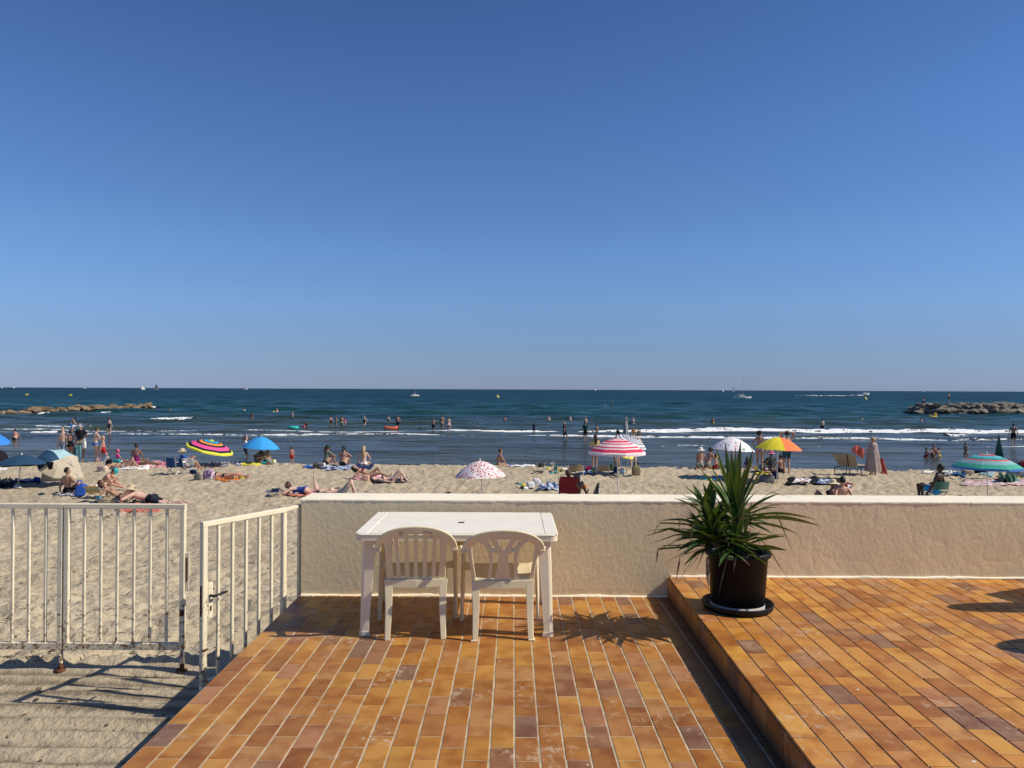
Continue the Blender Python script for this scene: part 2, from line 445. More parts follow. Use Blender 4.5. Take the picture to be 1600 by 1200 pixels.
WHITE_PL = M((0.88, 0.82, 0.68), 0.42, 0.04, 'white_plastic', 6.0, 0.05, 0.45)
CREAM_PL = M((0.78, 0.675, 0.44), 0.45, 0.05, 'cream_plastic', 6.0, 0.05, 0.45)
def make_gate_paint():
    m, n, l, b = base_mat('gate_paint')
    p = wpos(n); sx = n.new('ShaderNodeSeparateXYZ'); l.new(p, sx.inputs[0])
    a = noise(n, l, p, 6.0, 3); r = ramp(n, [(0.3, (0.74, 0.65, 0.46)), (0.7, (0.84, 0.745, 0.54))]); l.new(a.outputs[0], r.inputs[0])
    s = noise(n, l, p, 26.0, 5, 0.75)
    mr = n.new('ShaderNodeMapRange'); mr.inputs['From Min'].default_value = -0.62; mr.inputs['From Max'].default_value = 0.9
    mr.inputs['To Min'].default_value = 0.16; mr.inputs['To Max'].default_value = -0.10; l.new(sx.outputs['Z'], mr.inputs['Value'])
    ad = n.new('ShaderNodeMath'); ad.operation = 'ADD'; l.new(s.outputs[0], ad.inputs[0]); l.new(mr.outputs[0], ad.inputs[1])
    rr = ramp(n, [(0.62, 0.0), (0.70, 1.0)]); l.new(ad.outputs[0], rr.inputs[0])
    c = mixc(n, l, rr.outputs[0], r.outputs[0], (0.20, 0.095, 0.035))
    l.new(c, b.inputs['Base Color']); setp(b, Roughness=0.5)
    bump(n, l, s.outputs[0], 0.15, 0.002, b)
    return m
GATEM = make_gate_paint()
LEG_PL = M((0.84, 0.735, 0.54), 0.45, 0.05, 'shaded_table_plastic', 6.0, 0.05, 0.4)  # white table plastic, warm tone of its shaded sides put into the colour
RUST = M((0.11, 0.045, 0.022), 0.9, 0.4, 'rust', 40.0, 0.6, 0.2)
BLACK_PL = M((0.0045, 0.006, 0.0075), 0.5, 0.3, 'black_plastic', 12.0, 0.2, 0.25)
BLACK = M((0.012, 0.012, 0.013), 0.5, 0.2, 'black')
METAL = M((0.55, 0.55, 0.56), 0.4, 0.08, 'pale_metal', 9.0, 0, 0.5, 0.6)
WHITE_METAL = M((0.78, 0.78, 0.76), 0.4, 0.05, 'white_metal')
DARK_METAL = M((0.03, 0.03, 0.032), 0.45, 0.1, 'dark_metal')

# ------------------------------------------------------------------ ground: sand beach
def sand_disp(X, Y):
    wob = vnoise(X*0.7, Y*0.7, 3)*1.2
    a = np.abs(vnoise(X*2.1+wob, Y*3.0, 11)-0.5)*2
    b_ = np.abs(vnoise(X*4.6, Y*6.4+wob, 12)-0.5)*2
    c = vnoise(X*11, Y*14, 13)
    e = fbm(X*0.25, Y*0.25, 3, 14)
    c2 = np.abs(vnoise(X*8.5+wob, Y*11, 15)-0.5)*2
    d = (0.075*a**0.8+0.075*b_+0.038*c2+0.022*c-0.11)+0.12*(e-0.5)
    d = d*1.0
    # raked flat part on the near side of the fence
    k = np.clip((Y-6.35+0.12*vnoise(X*3, Y*0, 5))/0.25, 0, 1)
    ph = Y*2*math.pi/0.235+1.6*vnoise(X*0.6, Y*0.9, 21)+0.8*vnoise(X*2.2, Y*2, 22)
    flat = 0.034*(1-np.abs(np.sin(ph/2)))**1.3+0.006*np.sin(ph*2.3+X)+0.014*(fbm(X*5, Y*9, 3, 23)-0.5)-0.02
    crest_d = np.clip((Y-30.0)/3.0, 0, 1)
    berm = 0.06*crest_d*vnoise(X*0.9, Y*0.3, 31)
    return flat*(1-k)+d*k+berm
def build_ground():
    n, m = 560, 640
    t = np.linspace(0, 1, n)
    Y = 1.4*(46.0/1.4)**t
    u = np.linspace(-1, 1, m)
    us = u+2.2*np.sign(u)*np.clip(np.abs(u)-0.9, 0, None)**1.0*6
    Xg = us[None, :]*(0.78*Y[:, None]+2.5)
    Yg = np.repeat(Y[:, None], m, 1)
    Z = sand_base(Xg, Yg)+sand_disp(Xg, Yg)*np.clip((crest_np(Xg)+3-Yg)/3, 0.2, 1)
    # hollow and mound by the open gate leaf
    Z += 0.05*np.exp(-(((Xg+2.6)/1.6)**2+((Yg-6.55)/0.18)**2))
    P = np.stack([Xg, Yg, Z], -1)
    o = grid_obj('beach', P, SAND); tag(o, kind='structure')
    # seabed and land behind, one rough sheet below everything
    far = MB(); s = 30000
    far.add([(-s, -40, -4.6), (s, -40, -4.6), (s, s, -4.6), (-s, s, -4.6)], [(0, 1, 2, 3)])
    tag(far.build('seabed', SAND), kind='structure')
def crest_np(X): return 33.5-0.055*np.clip(X, -40, 40)
build_ground()

# ------------------------------------------------------------------ sea
def ridge(Y, Y0, w): return np.exp(-((Y-Y0)/w)**2)
def breaker_h(X):
    # height of main breaker along X: thin on the left, strong to the right
    h = 0.14+0.20/(1+np.exp(-(X-3)/5.0))
    h *= 0.78+0.5*fbm(X*0.22, X*0+3.1, 3, 41)
    gap = np.exp(-((X-5.2)/1.3)**2)
    return h*(1-0.7*gap)
def eta(X, Y):
    z = np.zeros_like(X)
    sh = np.clip((Y-44)/60, 0.12, 1)
    rs = np.random.RandomState(5)
    for i in range(16):
        lam = 1.1*1.38**i if i < 9 else 3.0*1.2**(i-9)
        th = rs.uniform(-0.45, 0.45); k = 2*math.pi/lam
        amp = 0.0150*lam**0.85
        warp = 1.5*vnoise(X/(lam*3), Y/(lam*3), 50+i)*2
        fade = np.clip(1.6-(Y/420.0)*(6.0/lam), 0, 1)
        z += amp*fade*sh*np.sin(k*(X*math.sin(th)+Y*math.cos(th))+rs.uniform(0, 6.28)+warp)
    yc = 77+1.2*np.sin(X*0.05)+1.4*fbm(X*0.06, X*0, 2, 60)
    d = Y-yc
    z += breaker_h(X)*np.where(d < 0, np.exp(-(d/0.8)**2), np.exp(-(d/3.0)**2))
    for (y0, a, w, sd) in ((68, 0.10, 1.3, 1), (92, 0.34, 2.4, 2), (108, 0.26, 3.0, 3), (84, 0.10, 1.6, 7), (128, 0.26, 4.0, 4), (62, 0.05, 0.9, 5), (56.5, 0.045, 0.8, 6), (51, 0.04, 0.7, 8), (46.5, 0.03, 0.6, 9), (160, .3, 5, 10), (215, .3, 7, 12)):
        yy = y0+2.2*(fbm(X*0.03, X*0, 3, 70+sd)-0.5)*2
        am = a*(0.25+1.3*fbm(X*0.035, X*0+sd, 2, 80+sd))
        dd = Y-yy
        z += am*np.where(dd < 0, np.exp(-(dd/(w*0.6))**2), np.exp(-(dd/(w*1.5))**2))
    return z
def build_sea():
    n, m = 560, 460
    q = np.linspace(1/36.5, 1/1500.0, n-8)
    Y = 1/q
    Y = np.concatenate([Y, [2000, 2700, 3600, 5000, 8000, 13000, 22000, 30000]])
    u = np.linspace(-1, 1, m)
    us = u+8*np.sign(u)*np.clip(np.abs(u)-0.93, 0, None)
    Xg = us[None, :]*(0.80*Y[:, None]+6)
    Yg = np.repeat(Y[:, None], m, 1)
    Z = SEA_Z+eta(Xg, Yg)*np.clip((1400-Yg)/600, 0, 1)
    tag(grid_obj('sea', np.stack([Xg, Yg, Z], -1), SEA), kind='structure')
build_sea()
def foam_line(label, X0, X1, yc, dep, hf, step=0.10, rag=0.5, seed=0, gate=None, name='breaking_wave_foam'):
    """a ragged ridge of foam lumps: grid across X with lumpy height; holes where the noise gate says so"""
    X = np.arange(X0, X1, step); k = 9
    v = np.linspace(-1, 1, k)
    Xg = np.repeat(X[:, None], k, 1); vg = np.repeat(v[None, :], len(X), 0)
    wid = dep(X)*(0.55+0.9*fbm(X*0.9, X*0+seed, 3, seed+90))
    cy = yc(X)
    off = 0.35*(fbm(X*1.7, X*0+7, 2, seed+91)-0.5)
    Yg = (cy+off)[:, None]+vg*wid[:, None]
    prof = np.clip(1-vg**2, 0, 1)**0.6
    hh = hf(X)[:, None]*prof*(0.55+0.8*fbm(Xg*2.2, Yg*2.2, 3, seed+92))
    Z = SEA_Z+eta(Xg, Yg)+hh-0.02
    P = np.stack([Xg+0.1*(vnoise(Xg*5, Yg*5, 3)-0.5), Yg, Z], -1)
    idx = np.arange(P.shape[0]*k).reshape(-1, k)
    keep = (0.55*fbm(Xg[:-1, :-1]*1.1, Yg[:-1, :-1]*1.6, 3, seed+95)+0.45*vnoise(Xg[:-1, :-1]*6, Yg[:-1, :-1]*7, seed+96)*(0.4+0.9*np.abs(vg[:-1, :-1]))+0.05) > (0.36 if gate is None else gate(Xg[:-1, :-1], vg[:-1, :-1]))
    q = np.stack([idx[:-1, :-1], idx[1:, :-1], idx[1:, 1:], idx[:-1, 1:]], -1)[keep]
    if len(q) == 0: return
    o = mesh_obj(name, P.reshape(-1, 3), q, FOAM, smooth=True)
    bm = bmesh.new(); bm.from_mesh(o.data)
    bmesh.ops.delete(bm, geom=[x for x in bm.verts if not x.link_faces], context='VERTS'); bm.to_mesh(o.data); bm.free()
    tag(o, label, None, kind='stuff')
ycm = lambda X: 77+1.2*np.sin(X*0.05)+1.4*fbm(X*0.06, X*0, 2, 60)
foam_line('white foam of the main breaker running across the bay', -66, 62, lambda X: ycm(X)-0.9,
          lambda X: 0.30+0.46/(1+np.exp(-(X-4)/4.0)), lambda X: 0.03+0.085/(1+np.exp(-(X-4)/4.0)), 0.09, seed=1,
          gate=lambda X, v: 0.30+0.26*np.exp(-((X-5.2)/1.0)**2)+0.16*np.clip((-X-5)/20, 0, 1))
yc2 = lambda X: 67.2+2.2*(fbm(X*0.03, X*0, 3, 71)-0.5)*2
foam_line('thin foam line in front of the main breaker', -60, 58, yc2, lambda X: 0.42+0*X, lambda X: 0.05+0*X, 0.09, seed=2,
          gate=lambda X, v: 0.45+0.26*(vnoise(X*0.09, X*0, 5)-0.4))
for i, (pa, pb, py, dp, ht, g) in enumerate([(112, 168, 655.5, 1.2, 0.20, 0.42), (130, 180, 648, 1.8, 0.15, 0.48), (238, 302, 658.3, 0.9, 0.12, 0.44), (302, 360, 657, 1.0, 0.06, 0.52),
        (0, 32, 674, 0.6, 0.08, 0.44), (52, 92, 675.5, 0.6, 0.09, 0.42), (60, 165, 668, 0.7, 0.06, 0.47), (1480, 1510, 682, 0.7, 0.12, 0.40), (925, 1330, 697, 0.30, 0.02, 0.56), (1060, 1100, 696, 0.4, 0.03, 0.42), (1540, 1600, 697, 0.35, 0.03, 0.44), (68, 84, 651, 1.5, 0.12, 0.42),
        (236, 246, 638.5, 2.2, 0.5, 0.40), (1250, 1330, 618.3, 9, 0.25, 0.50), (1335, 1345, 618.0, 9, 0.5, 0.35), (1090, 1300, 662, 0.8, 0.02, 0.60), (330, 520, 690, 0.35, 0.015, 0.60)]):
    A = W(pa, py); B = W(pb, py)
    foam_line('patch of white foam on the water', A.x, B.x, (lambda X, y=A.y, y2=B.y, xa=A.x, xb=B.x: y+(y2-y)*(X-xa)/(xb-xa)+0.5*(vnoise(X*0.25, X*0+y, 9)-0.5)),
              (lambda X, d=dp: d+0*X), (lambda X, h=ht: h+0*X), 0.12 if A.y < 200 else 0.8, seed=10+i, gate=(lambda X, v, gg=g: gg+0*X), name='foam_patch')
# ------------------------------------------------------------------ terrace floors of glazed tiles
WALL_Y = 6.25; WALL_BACK = 6.60; WALL_TOP = 0.80
TW, TL = 0.119, 0.240
def tile_mesh(w, l, h=0.012, seed=0, mat=None):
    b = 0.0022; rr = random.Random(seed)
    hw, hl = w/2, l/2
    j = [rr.uniform(-0.0008, 0.0008) for _ in range(8)]
    o = [(-hw+j[0], -hl+j[1], 0), (hw+j[2], -hl+j[3], 0), (hw+j[4], hl+j[5], 0), (-hw+j[6], hl+j[7], 0)]
    v = [(x, y, -h) for x, y, z in o]+[(x, y, -b) for x, y, z in o]+[(x*(1-b/hw), y*(1-b/hl), 0) for x, y, z in o]
    f = []
    for k in (0, 4):
        for i in range(4): f.append((k+i, k+(i+1) % 4, k+4+(i+1) % 4, k+4+i))
    f.append((8, 9, 10, 11))
    me = bpy.data.meshes.new('tile'); me.from_pydata(v, [], f); me.materials.append(mat or TILE); me.update()
    return me
def project(P):
    d = Vector(P)-Vector((0, 0, EYE)); z = d.dot(fw)
    if z <= 0.05: return None
    return 800+F_PX*d.dot(CR)/z, 600-F_PX*d.dot(CU)/z
def lay_tiles(parent, x_left, ncols, y_far, y_near, z, jx, jy, seed, mat=None, limit=300):
    """columns of tiles running towards the camera in the parent's frame"""
    rr = random.Random(seed)
    meshes = {}
    cells = []
    for c in range(ncols):
        off = (c % 2)*TL*0.5+rr.uniform(-0.012, 0.012)
        y = y_far
        first = TL-off if off > 0.01 else TL
        while y > y_near:
            L = first if y == y_far else TL
            cells.append((x_left+(c+0.5)*TW, y-L/2, L)); y -= L
    Mw = parent.matrix_basis
    def vis(cc):
        best = 0
        for dx in (-.5, .5):
            for dy in (-.5, .5):
                q = project(Mw @ Vector((cc[0]+dx*TW, cc[1]+dy*cc[2], z)))
                if q and -10 < q[0] < 1610 and q[1] < 1212: best = 1
        return best
    inn = [c for c in cells if vis(c)]; out = [c for c in cells if not vis(c)]
    inn.sort(key=lambda c: abs(c[1])+0.3*abs(c[0]))
    out += inn[limit:]; inn = inn[:limit]
    for (x, y, L) in inn:
        key = (round(L, 2), rr.randint(0, 3))
        if key not in meshes: meshes[key] = tile_mesh(TW-jx, round(L, 2)-jy, seed=len(meshes)+seed, mat=mat)
        o = bpy.data.objects.new('tile', meshes[key]); link(o, parent)
        o.location = (x+rr.uniform(-.0009, .0009), y+rr.uniform(-.001, .001), z+rr.uniform(-0.0006, 0.0006))
        o.rotation_euler = (rr.gauss(0, 0.0022), rr.gauss(0, 0.0035), rr.gauss(0, 0.0035))
    mb = MB()
    for (x, y, L) in out:
        w, l = TW-jx, L-jy; b = 0.0022
        z0 = z+rr.uniform(-.0006, .0006)
        o4 = [(-w/2, -l/2), (w/2, -l/2), (w/2, l/2), (-w/2, l/2)]
        mb.add([(x+a, y+bb, z0-.01) for a, bb in o4]+[(x+a, y+bb, z0-b) for a, bb in o4]+[(x+a*.96, y+bb*.98, z0) for a, bb in o4],
               [(i, (i+1) % 4, 4+(i+1) % 4, 4+i) for i in range(4)]+[(4+i, 4+(i+1) % 4, 8+(i+1) % 4, 8+i) for i in range(4)]+[(8, 9, 10, 11)])
    if out: tag(mb.build('tiles_beyond_the_frame', mat or TILE, parent), kind='stuff')
LX0 = 0.0145-15*TW
floor_mb = MB(); Y_NEAR = 1.3
floor_mb.box(((LX0+1.55)/2-0.0, (Y_NEAR+WALL_Y)/2, -0.5-0.0028), (1.55-LX0, WALL_Y-Y_NEAR, 1.0))
terrace = floor_mb.build('terrace_floor', MORTAR); tag(terrace, kind='structure')
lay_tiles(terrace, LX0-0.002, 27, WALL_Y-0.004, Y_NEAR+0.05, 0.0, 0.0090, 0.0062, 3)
# upper level, turned a little
STEP_H = 0.17
raised = MB()
raised.box((2.9, -2.45, STEP_H/2-0.5-0.002), (5.8, 4.9, STEP_H+1.0-0.004))
raised_o = raised.build('raised_terrace', MORTAR_DARK); tag(raised_o, kind='structure')
raised_o.matrix_basis = Matrix.Translation((1.302, WALL_Y-0.0, 0)) @ Matrix.Rotation(-0.0150, 4, 'Z')
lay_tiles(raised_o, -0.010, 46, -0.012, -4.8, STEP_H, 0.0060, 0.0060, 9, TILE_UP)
# riser tiles
rr_ = random.Random(4); meR = {}
y = -0.01; k = 0
while y > -4.7:
    L = TL if k else TL*0.62
    key = round(L, 3)
    if key not in meR: meR[key] = tile_mesh(STEP_H-0.022, L-0.005, seed=60)
    o = bpy.data.objects.new('riser_tile', meR[key]); link(o, raised_o)
    o.matrix_basis = Matrix.Translation((-0.014+rr_.uniform(-.001, .001), y-L/2, STEP_H/2-0.004)) @ Matrix.Rotation(math.pi/2*-1, 4, 'Y') @ Matrix.Rotation(rr_.gauss(0, .004), 4, 'Y')
    y -= L; k += 1

# ------------------------------------------------------------------ parapet wall
def build_wall():
    X0, X1 = -1.762, 7.2
    t = thing('parapet_wall', 'low cream stucco wall between the tiled terrace and the beach', 'wall', (0, WALL_Y, 0))
    nx, nz = 900, 92
    xs = np.linspace(X0, X1, nx); zs = np.linspace(-0.02, WALL_TOP-0.012, nz)
    Xg, Zg = np.meshgrid(xs, zs, indexing='xy')
    fb = fbm(Xg*62, Zg*54, 2, 200); big = fbm(Xg*3, Zg*3, 3, 210); tro = np.abs(vnoise(Xg*9+3*vnoise(Xg*3, Zg*3, 5), Zg*5, 220)-.5)*2
    amount = np.clip((Xg-1.0)/1.5, 0.35, 1.0)
    pit = vnoise(Xg*70, Zg*42, 215)
    disp = 0.0008*(fb-0.5)+0.0012*(pit-0.5)+0.005*(big-0.5)*(amount-0.3)-0.0018*np.clip(0.22-tro, 0, 1)*4*np.clip(amount-0.35, 0, 1)
    disp -= 0.004*np.clip((0.06-Zg)/0.06, 0, 1)*fbm(Xg*8, Zg*0, 3, 230)
    P = np.stack([Xg, -disp-0.004, Zg], -1)
    grid_obj('stucco_face', P, WALLM, t, True)
    b = MB(); b.box(((X0+X1)/2, (WALL_BACK-WALL_Y)/2+0.008, (WALL_TOP-0.014-1.5)/2), (X1-X0, WALL_BACK-WALL_Y-0.004, WALL_TOP-0.014+1.5))
    b.build('wall_body', WALLM, t)
    # painted top with an uneven front edge
    nx = 700; ny = 14
    xs = np.linspace(X0-0.006, X1, nx)
    edge = -0.0060-0.003*(fbm(xs*7, xs*0, 4, 240)-0.5)-0.003*(vnoise(xs*40, xs*0, 241)-.5)
    droop = 0.012+0.014*np.clip(fbm(xs*12, xs*0, 4, 243)-0.45, 0, 1)*2.2+0.006*vnoise(xs*50, xs*0, 244)
    rows = []
    back = WALL_BACK-WALL_Y+0.01
    top = WALL_TOP
    def row(yv, zv): rows.append(np.stack(np.broadcast_arrays(xs, yv, zv), -1))
    row(edge+0.006, top-0.012-droop); row(edge, top-0.010-droop*0.7); row(edge, top-0.008); row(edge+0.004, top-0.002)
    for f in np.linspace(0.03, 0.985, ny):
        yv = edge*(1-f)+back*f+0*xs
        row(yv, top+0.004*(fbm(xs*5, yv*9, 3, 250)-0.5))
    row(back+0*xs, top-0.03+0*xs)
    grid_obj('painted_coping', np.stack(rows), CAPM, t, True)
    # ragged mortar bead where wall meets tiles
    for (a, bb, z0) in ((X0, 1.300, 0.0), (1.315, X1, STEP_H)):
        n = int((bb-a)/0.012); xs = np.linspace(a, bb, n)
        h = 0.003+0.010*fbm(xs*14, xs*0, 4, 260)*vnoise(xs*3, xs*0, 262)*1.6; w = 0.004+0.012*fbm(xs*9, xs*0+2, 4, 261)
        rows = [np.stack([xs, -w-0.012, 0*xs+z0-0.004], -1), np.stack([xs, -w*0.8-0.010, z0+h*0.5], -1), np.stack([xs, -w*0.4-0.010, z0+h], -1), np.stack([xs, 0*xs+0.0, z0+h*1.15+0.002], -1)]
        grid_obj('mortar_bead', np.stack(rows), CAPM, t, False)
    # inward return of the wall foot under the left end
build_wall()

# ------------------------------------------------------------------ gates
def bar(mb, a, b, w, d=None, mi=0, z_side=None):
    """rectangular bar from a to b"""
    a = Vector(a); b = Vector(b); t = (b-a).normalized(); d = d or w
    s = Vector(z_side) if z_side is not None else (Vector((0, 1, 0)) if abs(t.z) > .7 else Vector((0, 0, 1)))
    s = (s-t*s.dot(t)).normalized(); u = s.cross(t)
    v = []
    e = min(w, d)*0.12
    for p in (a, b):
        for (x, y) in ((-w/2+e, -d/2), (w/2-e, -d/2), (w/2, -d/2+e), (w/2, d/2-e), (w/2-e, d/2), (-w/2+e, d/2), (-w/2, d/2-e), (-w/2, -d/2+e)):
            v.append(p+u*x+s*y)
    f = [(k, (k+1) % 8, 8+(k+1) % 8, 8+k) for k in range(8)]+[tuple(range(8))[::-1], tuple(range(8, 16))]
    return mb.add(v, f, mi)
GT = 0.745; GB = -0.475; GY = 6.29
def part(name, parent, mat, fn, smooth=False):
    mb = MB(); fn(mb); return mb.build(name, mat, parent, smooth)
def gate_leaf(name, label, X0, X1, bars, loc, rz, feet=(), zt=GT, zb=GB, left_stile=True, slope=0.0):
    t = thing(name, label, 'gate', loc, rz)
    sw = 0.042
    part('top_rail', t, GATEM, lambda m: bar(m, (X0, 0, zt-.02), (X1, 0, zt-.02), 0.042, 0.042, z_side=(0, 0, 1)))
    part('bottom_rail', t, GATEM, lambda m: bar(m, (X0+sw, 0, zb+.03), (X1-sw, 0, zb+.03), 0.042, 0.058, z_side=(0, 0, 1)))
    for x in ((X0+sw/2) if left_stile else None, X1-sw/2):
        if x is not None: part('stile', t, GATEM, lambda m: bar(m, (x, 0, zb), (x, 0, zt-.0415), sw, sw))
    for x in bars: part('bar', t, GATEM, lambda m: bar(m, (x, 0, zb+.0595), (x, 0, zt-.0415), 0.022, 0.022))
    for x in feet:
        part('post_foot', t, GATEM, lambda m: m.tube([(x, 0, -0.66), (x, 0, zb-.001)], 0.017, 10), True)
        part('rusty_base', t, RUST, lambda m: (m.lathe([(0.0, .006), (.046, .004), (.050, -.01)], (x, 0, -0.640), 14), m.tube([(x, 0, -.66), (x, 0, -.59)], [.022, .0185], 10)), True)
    return t
def gx(px): return (px-802)*GY/F_PX
g1 = gate_leaf('gate_leaf', 'closed cream railing leaf cut by the left edge of the photo', gx(-100), gx(100.5), [gx(p) for p in (-82, -56, -30, -5, 21, 46.5, 72.5)], (0, GY, 0), 0, (gx(98),))
g2 = gate_leaf('gate_leaf', 'closed cream railing leaf with six bars and a latch plate', gx(102.5), gx(291), [gx(p) for p in (133, 159, 184.5, 210.5, 236, 262)], (0, GY, 0), 0, (gx(287),))
g0 = gate_leaf('gate_leaf', 'closed cream railing leaf far left beside the cut leaf', gx(-360), gx(-102), [gx(p) for p in range(-335, -115, 26)], (0, GY, 0), 0, (gx(-104),))
part('strike_plate', g2, GATEM, lambda m: m.box((gx(294.5), -0.004, 0.18), (0.032, 0.008, 0.32), bev=.003))
part('lock_slot', g2, RUST, lambda m: m.box((gx(294), -0.0095, 0.20), (0.012, 0.004, 0.20)))
part('drop_bolt', g2, RUST, lambda m: m.box((gx(288), -0.026, -0.16), (0.034, 0.014, 0.05)))
# hinged leaf standing open
hinge = Vector((-1.795, 6.27, 0)); free = Vector((-2.262, 5.445, 0))
Lg = (free-hinge).length; ang = math.atan2(free.y-hinge.y, free.x-hinge.x)
og = thing('open_gate_leaf', 'open cream gate leaf with black lever handle swung against the terrace', 'gate', hinge, ang)
nb = 6
s_in = 0.14
part('top_rail', og, GATEM, lambda m: bar(m, (s_in, 0, GT-.02), (Lg, 0, GT-.02), 0.040, 0.040, z_side=(0, 0, 1)))
part('bottom_rail', og, GATEM, lambda m: bar(m, (s_in+.041, 0, GB+.03), (Lg-.043, 0, GB+.03), 0.04, 0.058, z_side=(0, 0, 1)))
part('stile', og, GATEM, lambda m: bar(m, (Lg-.021, 0, GB), (Lg-.021, 0, GT-.0405), .042, .042))
part('stile', og, GATEM, lambda m: bar(m, (s_in+.02, 0, GB), (s_in+.02, 0, GT-.0405), .04, .04))
for i in range(1, 6):
    x = s_in+.02+(Lg-.021-s_in-.02)*i/6
    part('bar', og, GATEM, lambda m: bar(m, (x, 0, GB+.0595), (x, 0, GT-.0405), .022, .022))
for za, zb_ in ((GT-.01, GT-.02), (GB+.2, GB+.2)): part('hinge_arm', og, GATEM, lambda m: bar(m, (0.0, 0, za), (s_in, 0, zb_), .03, .03, z_side=(0, 0, 1)))
part('hinge_post', og, GATEM, lambda m: bar(m, (-0.012, 0.0, -0.6), (-0.012, 0.0, GT+.005), .028, .028))
lp = part('lock_plate', og, GATEM, lambda m: m.box((Lg-.062, 0.026, 0.17), (.040, .006, .26), bev=.002))
part('lock_plate', og, GATEM, lambda m: m.box((Lg-.062, -0.026, 0.17), (.040, .006, .26), bev=.002))
def handle(m, sgn):
    m.tube([(Lg-.055, .028*sgn, .205), (Lg-.055, .065*sgn, .205), (Lg-.075, .074*sgn, .207), (Lg-.17, .074*sgn, .215)], [.011, .010, .010, .008], 8)
part('lever_handle', og, BLACK, lambda m: handle(m, 1), True)
part('lever_handle', og, BLACK, lambda m: handle(m, -1), True)
for s_ in (1, -1): part('keyhole', lp, RUST, lambda m: m.box((Lg-.060, .0305*s_, .11), (.014, .003, .035)))
part('drop_bolt', og, RUST, lambda m: m.tube([(Lg-.035, .03, -.18), (Lg+.012, .03, -.18)], .007, 6))
part('lock_slot', og, RUST, lambda m: m.box((Lg+.0015, 0, .17), (.003, .018, .22)))

# ------------------------------------------------------------------ table
def rrect(hx, hy, r, n=5):
    pts = []
    for (cx, cy, a0) in ((hx-r, hy-r, 0), (-hx+r, hy-r, 90), (-hx+r, -hy+r, 180), (hx-r, -hy+r, 270)):
        for k in range(n+1):
            a = R(a0+90*k/n); pts.append((cx+r*math.cos(a), cy+r*math.sin(a)))
    return pts
def slab(mb, outline, z0, z1, bev=0.004, c=(0, 0)):
    n = len(outline)
    def ring(s, z): return [(c[0]+x-math.copysign(min(s, abs(x)), x), c[1]+y-math.copysign(min(s, abs(y)), y), z) for x, y in outline]
    v = ring(bev, z0)+ring(0, z0+bev)+ring(0, z1-bev)+ring(bev, z1)
    f = []
    for k in range(3):
        for i in range(n): f.append((k*n+i, k*n+(i+1) % n, (k+1)*n+(i+1) % n, (k+1)*n+i))
    f.append(tuple(range(n))[::-1]); f.append(tuple(3*n+i for i in range(n)))
    mb.add(v, f)
TX, TY, TZ = 0.5*(-1.10+0.318), 5.64, 0.722
tb = thing('garden_table', 'white rectangular plastic garden table against the stucco wall', 'table', (TX, TY, 0), R(0.0))
HX, HY = 0.708, 0.452
def top_frame(m):
    # rounded rim with long field for slats
    slab(m, rrect(HX, HY, 0.05), TZ-0.020, TZ-0.006, 0.006)
    for s in (-1, 1):
        m.box((s*(HX-0.050), 0, TZ-0.0045), (0.088, 2*HY-0.03, 0.009), bev=0.003)
    for s in (-1, 1):
        m.box((0, s*(HY-0.022), TZ-0.0045), (2*HX-0.20, 0.030, 0.009), bev=0.003)
top = part('tabletop', tb, WHITE_PL, top_frame)
ns = 9; fy0 = -(HY-0.040); fy1 = HY-0.040; sw_ = (fy1-fy0)/ns
for i in range(ns):
    yc_ = fy0+sw_*(i+.5)
    if i == ns//2:
        for s in (-1, 1): part('slat', top, WHITE_PL, lambda m: m.box((s*(0.026+0.288), yc_, TZ-0.0045), (0.578, sw_-0.007, 0.007), bev=0.002))
        part('parasol_hole', top, BLACK, lambda m: m.box((0, yc_, TZ-0.0055), (0.045, 0.045, 0.002)))
    else:
        part('slat', top, WHITE_PL, lambda m: m.box((0, yc_, TZ-0.0045), (1.222, sw_-0.007, 0.007), bev=0.002))
def apron(m):
    o = rrect(HX-0.004, HY-0.004, 0.046); i_ = rrect(HX-0.014, HY-0.014, 0.038); n = len(o)
    v = [(x, y, TZ-.019) for x, y in o]+[(x, y, TZ-.055) for x, y in o]+[(x, y, TZ-.055) for x, y in i_]+[(x, y, TZ-.0192) for x, y in i_]
    f = [(k*n+j, (k+1)*n+j, (k+1)*n+(j+1) % n, k*n+(j+1) % n) for k in range(3) for j in range(n)]
    m.add(v, f)
part('apron', tb, LEG_PL, apron, False)
def table_leg(m, sx, sy):
    # L shaped tapering leg with rounded outside corner
    xo, yo = HX-0.055, HY-0.045
    prev = None; ring = []
    for (z, o, w) in ((TZ-.022, 0.000, 0.135), (TZ-.10, 0.006, 0.100), (TZ-.20, .013, 0.088), (0.35, 0.020, .078), (0.035, 0.030, 0.064), (0.030, 0.036, .076), (0.0, .036, .076)):
        x = xo+o*0.7; y_ = yo+o*0.4; th = .016; r = .022
        sec = [(x, y_-w), (x, y_-r), (x-r*.3, y_-r*.3), (x-r, y_), (x-w, y_), (x-w, y_-th), (x-r-.004, y_-th), (x-th, y_-r-.004), (x-th, y_-w)]
        ring.append([(sx*a, sy*b_, z) for a, b_ in sec])
    n = 9
    v = [p for r_ in ring for p in r_]; f = []
    for k in range(len(ring)-1):
        for i in range(n): f.append((k*n+i, k*n+(i+1) % n, (k+1)*n+(i+1) % n, (k+1)*n+i))
    f.append(tuple(range(n))); f.append(tuple((len(ring)-1)*n+i for i in range(n)))
    m.add(v, f)
for sx in (-1, 1):
    for sy in (-1, 1): part('leg', tb, LEG_PL, lambda m: table_leg(m, sx, sy))

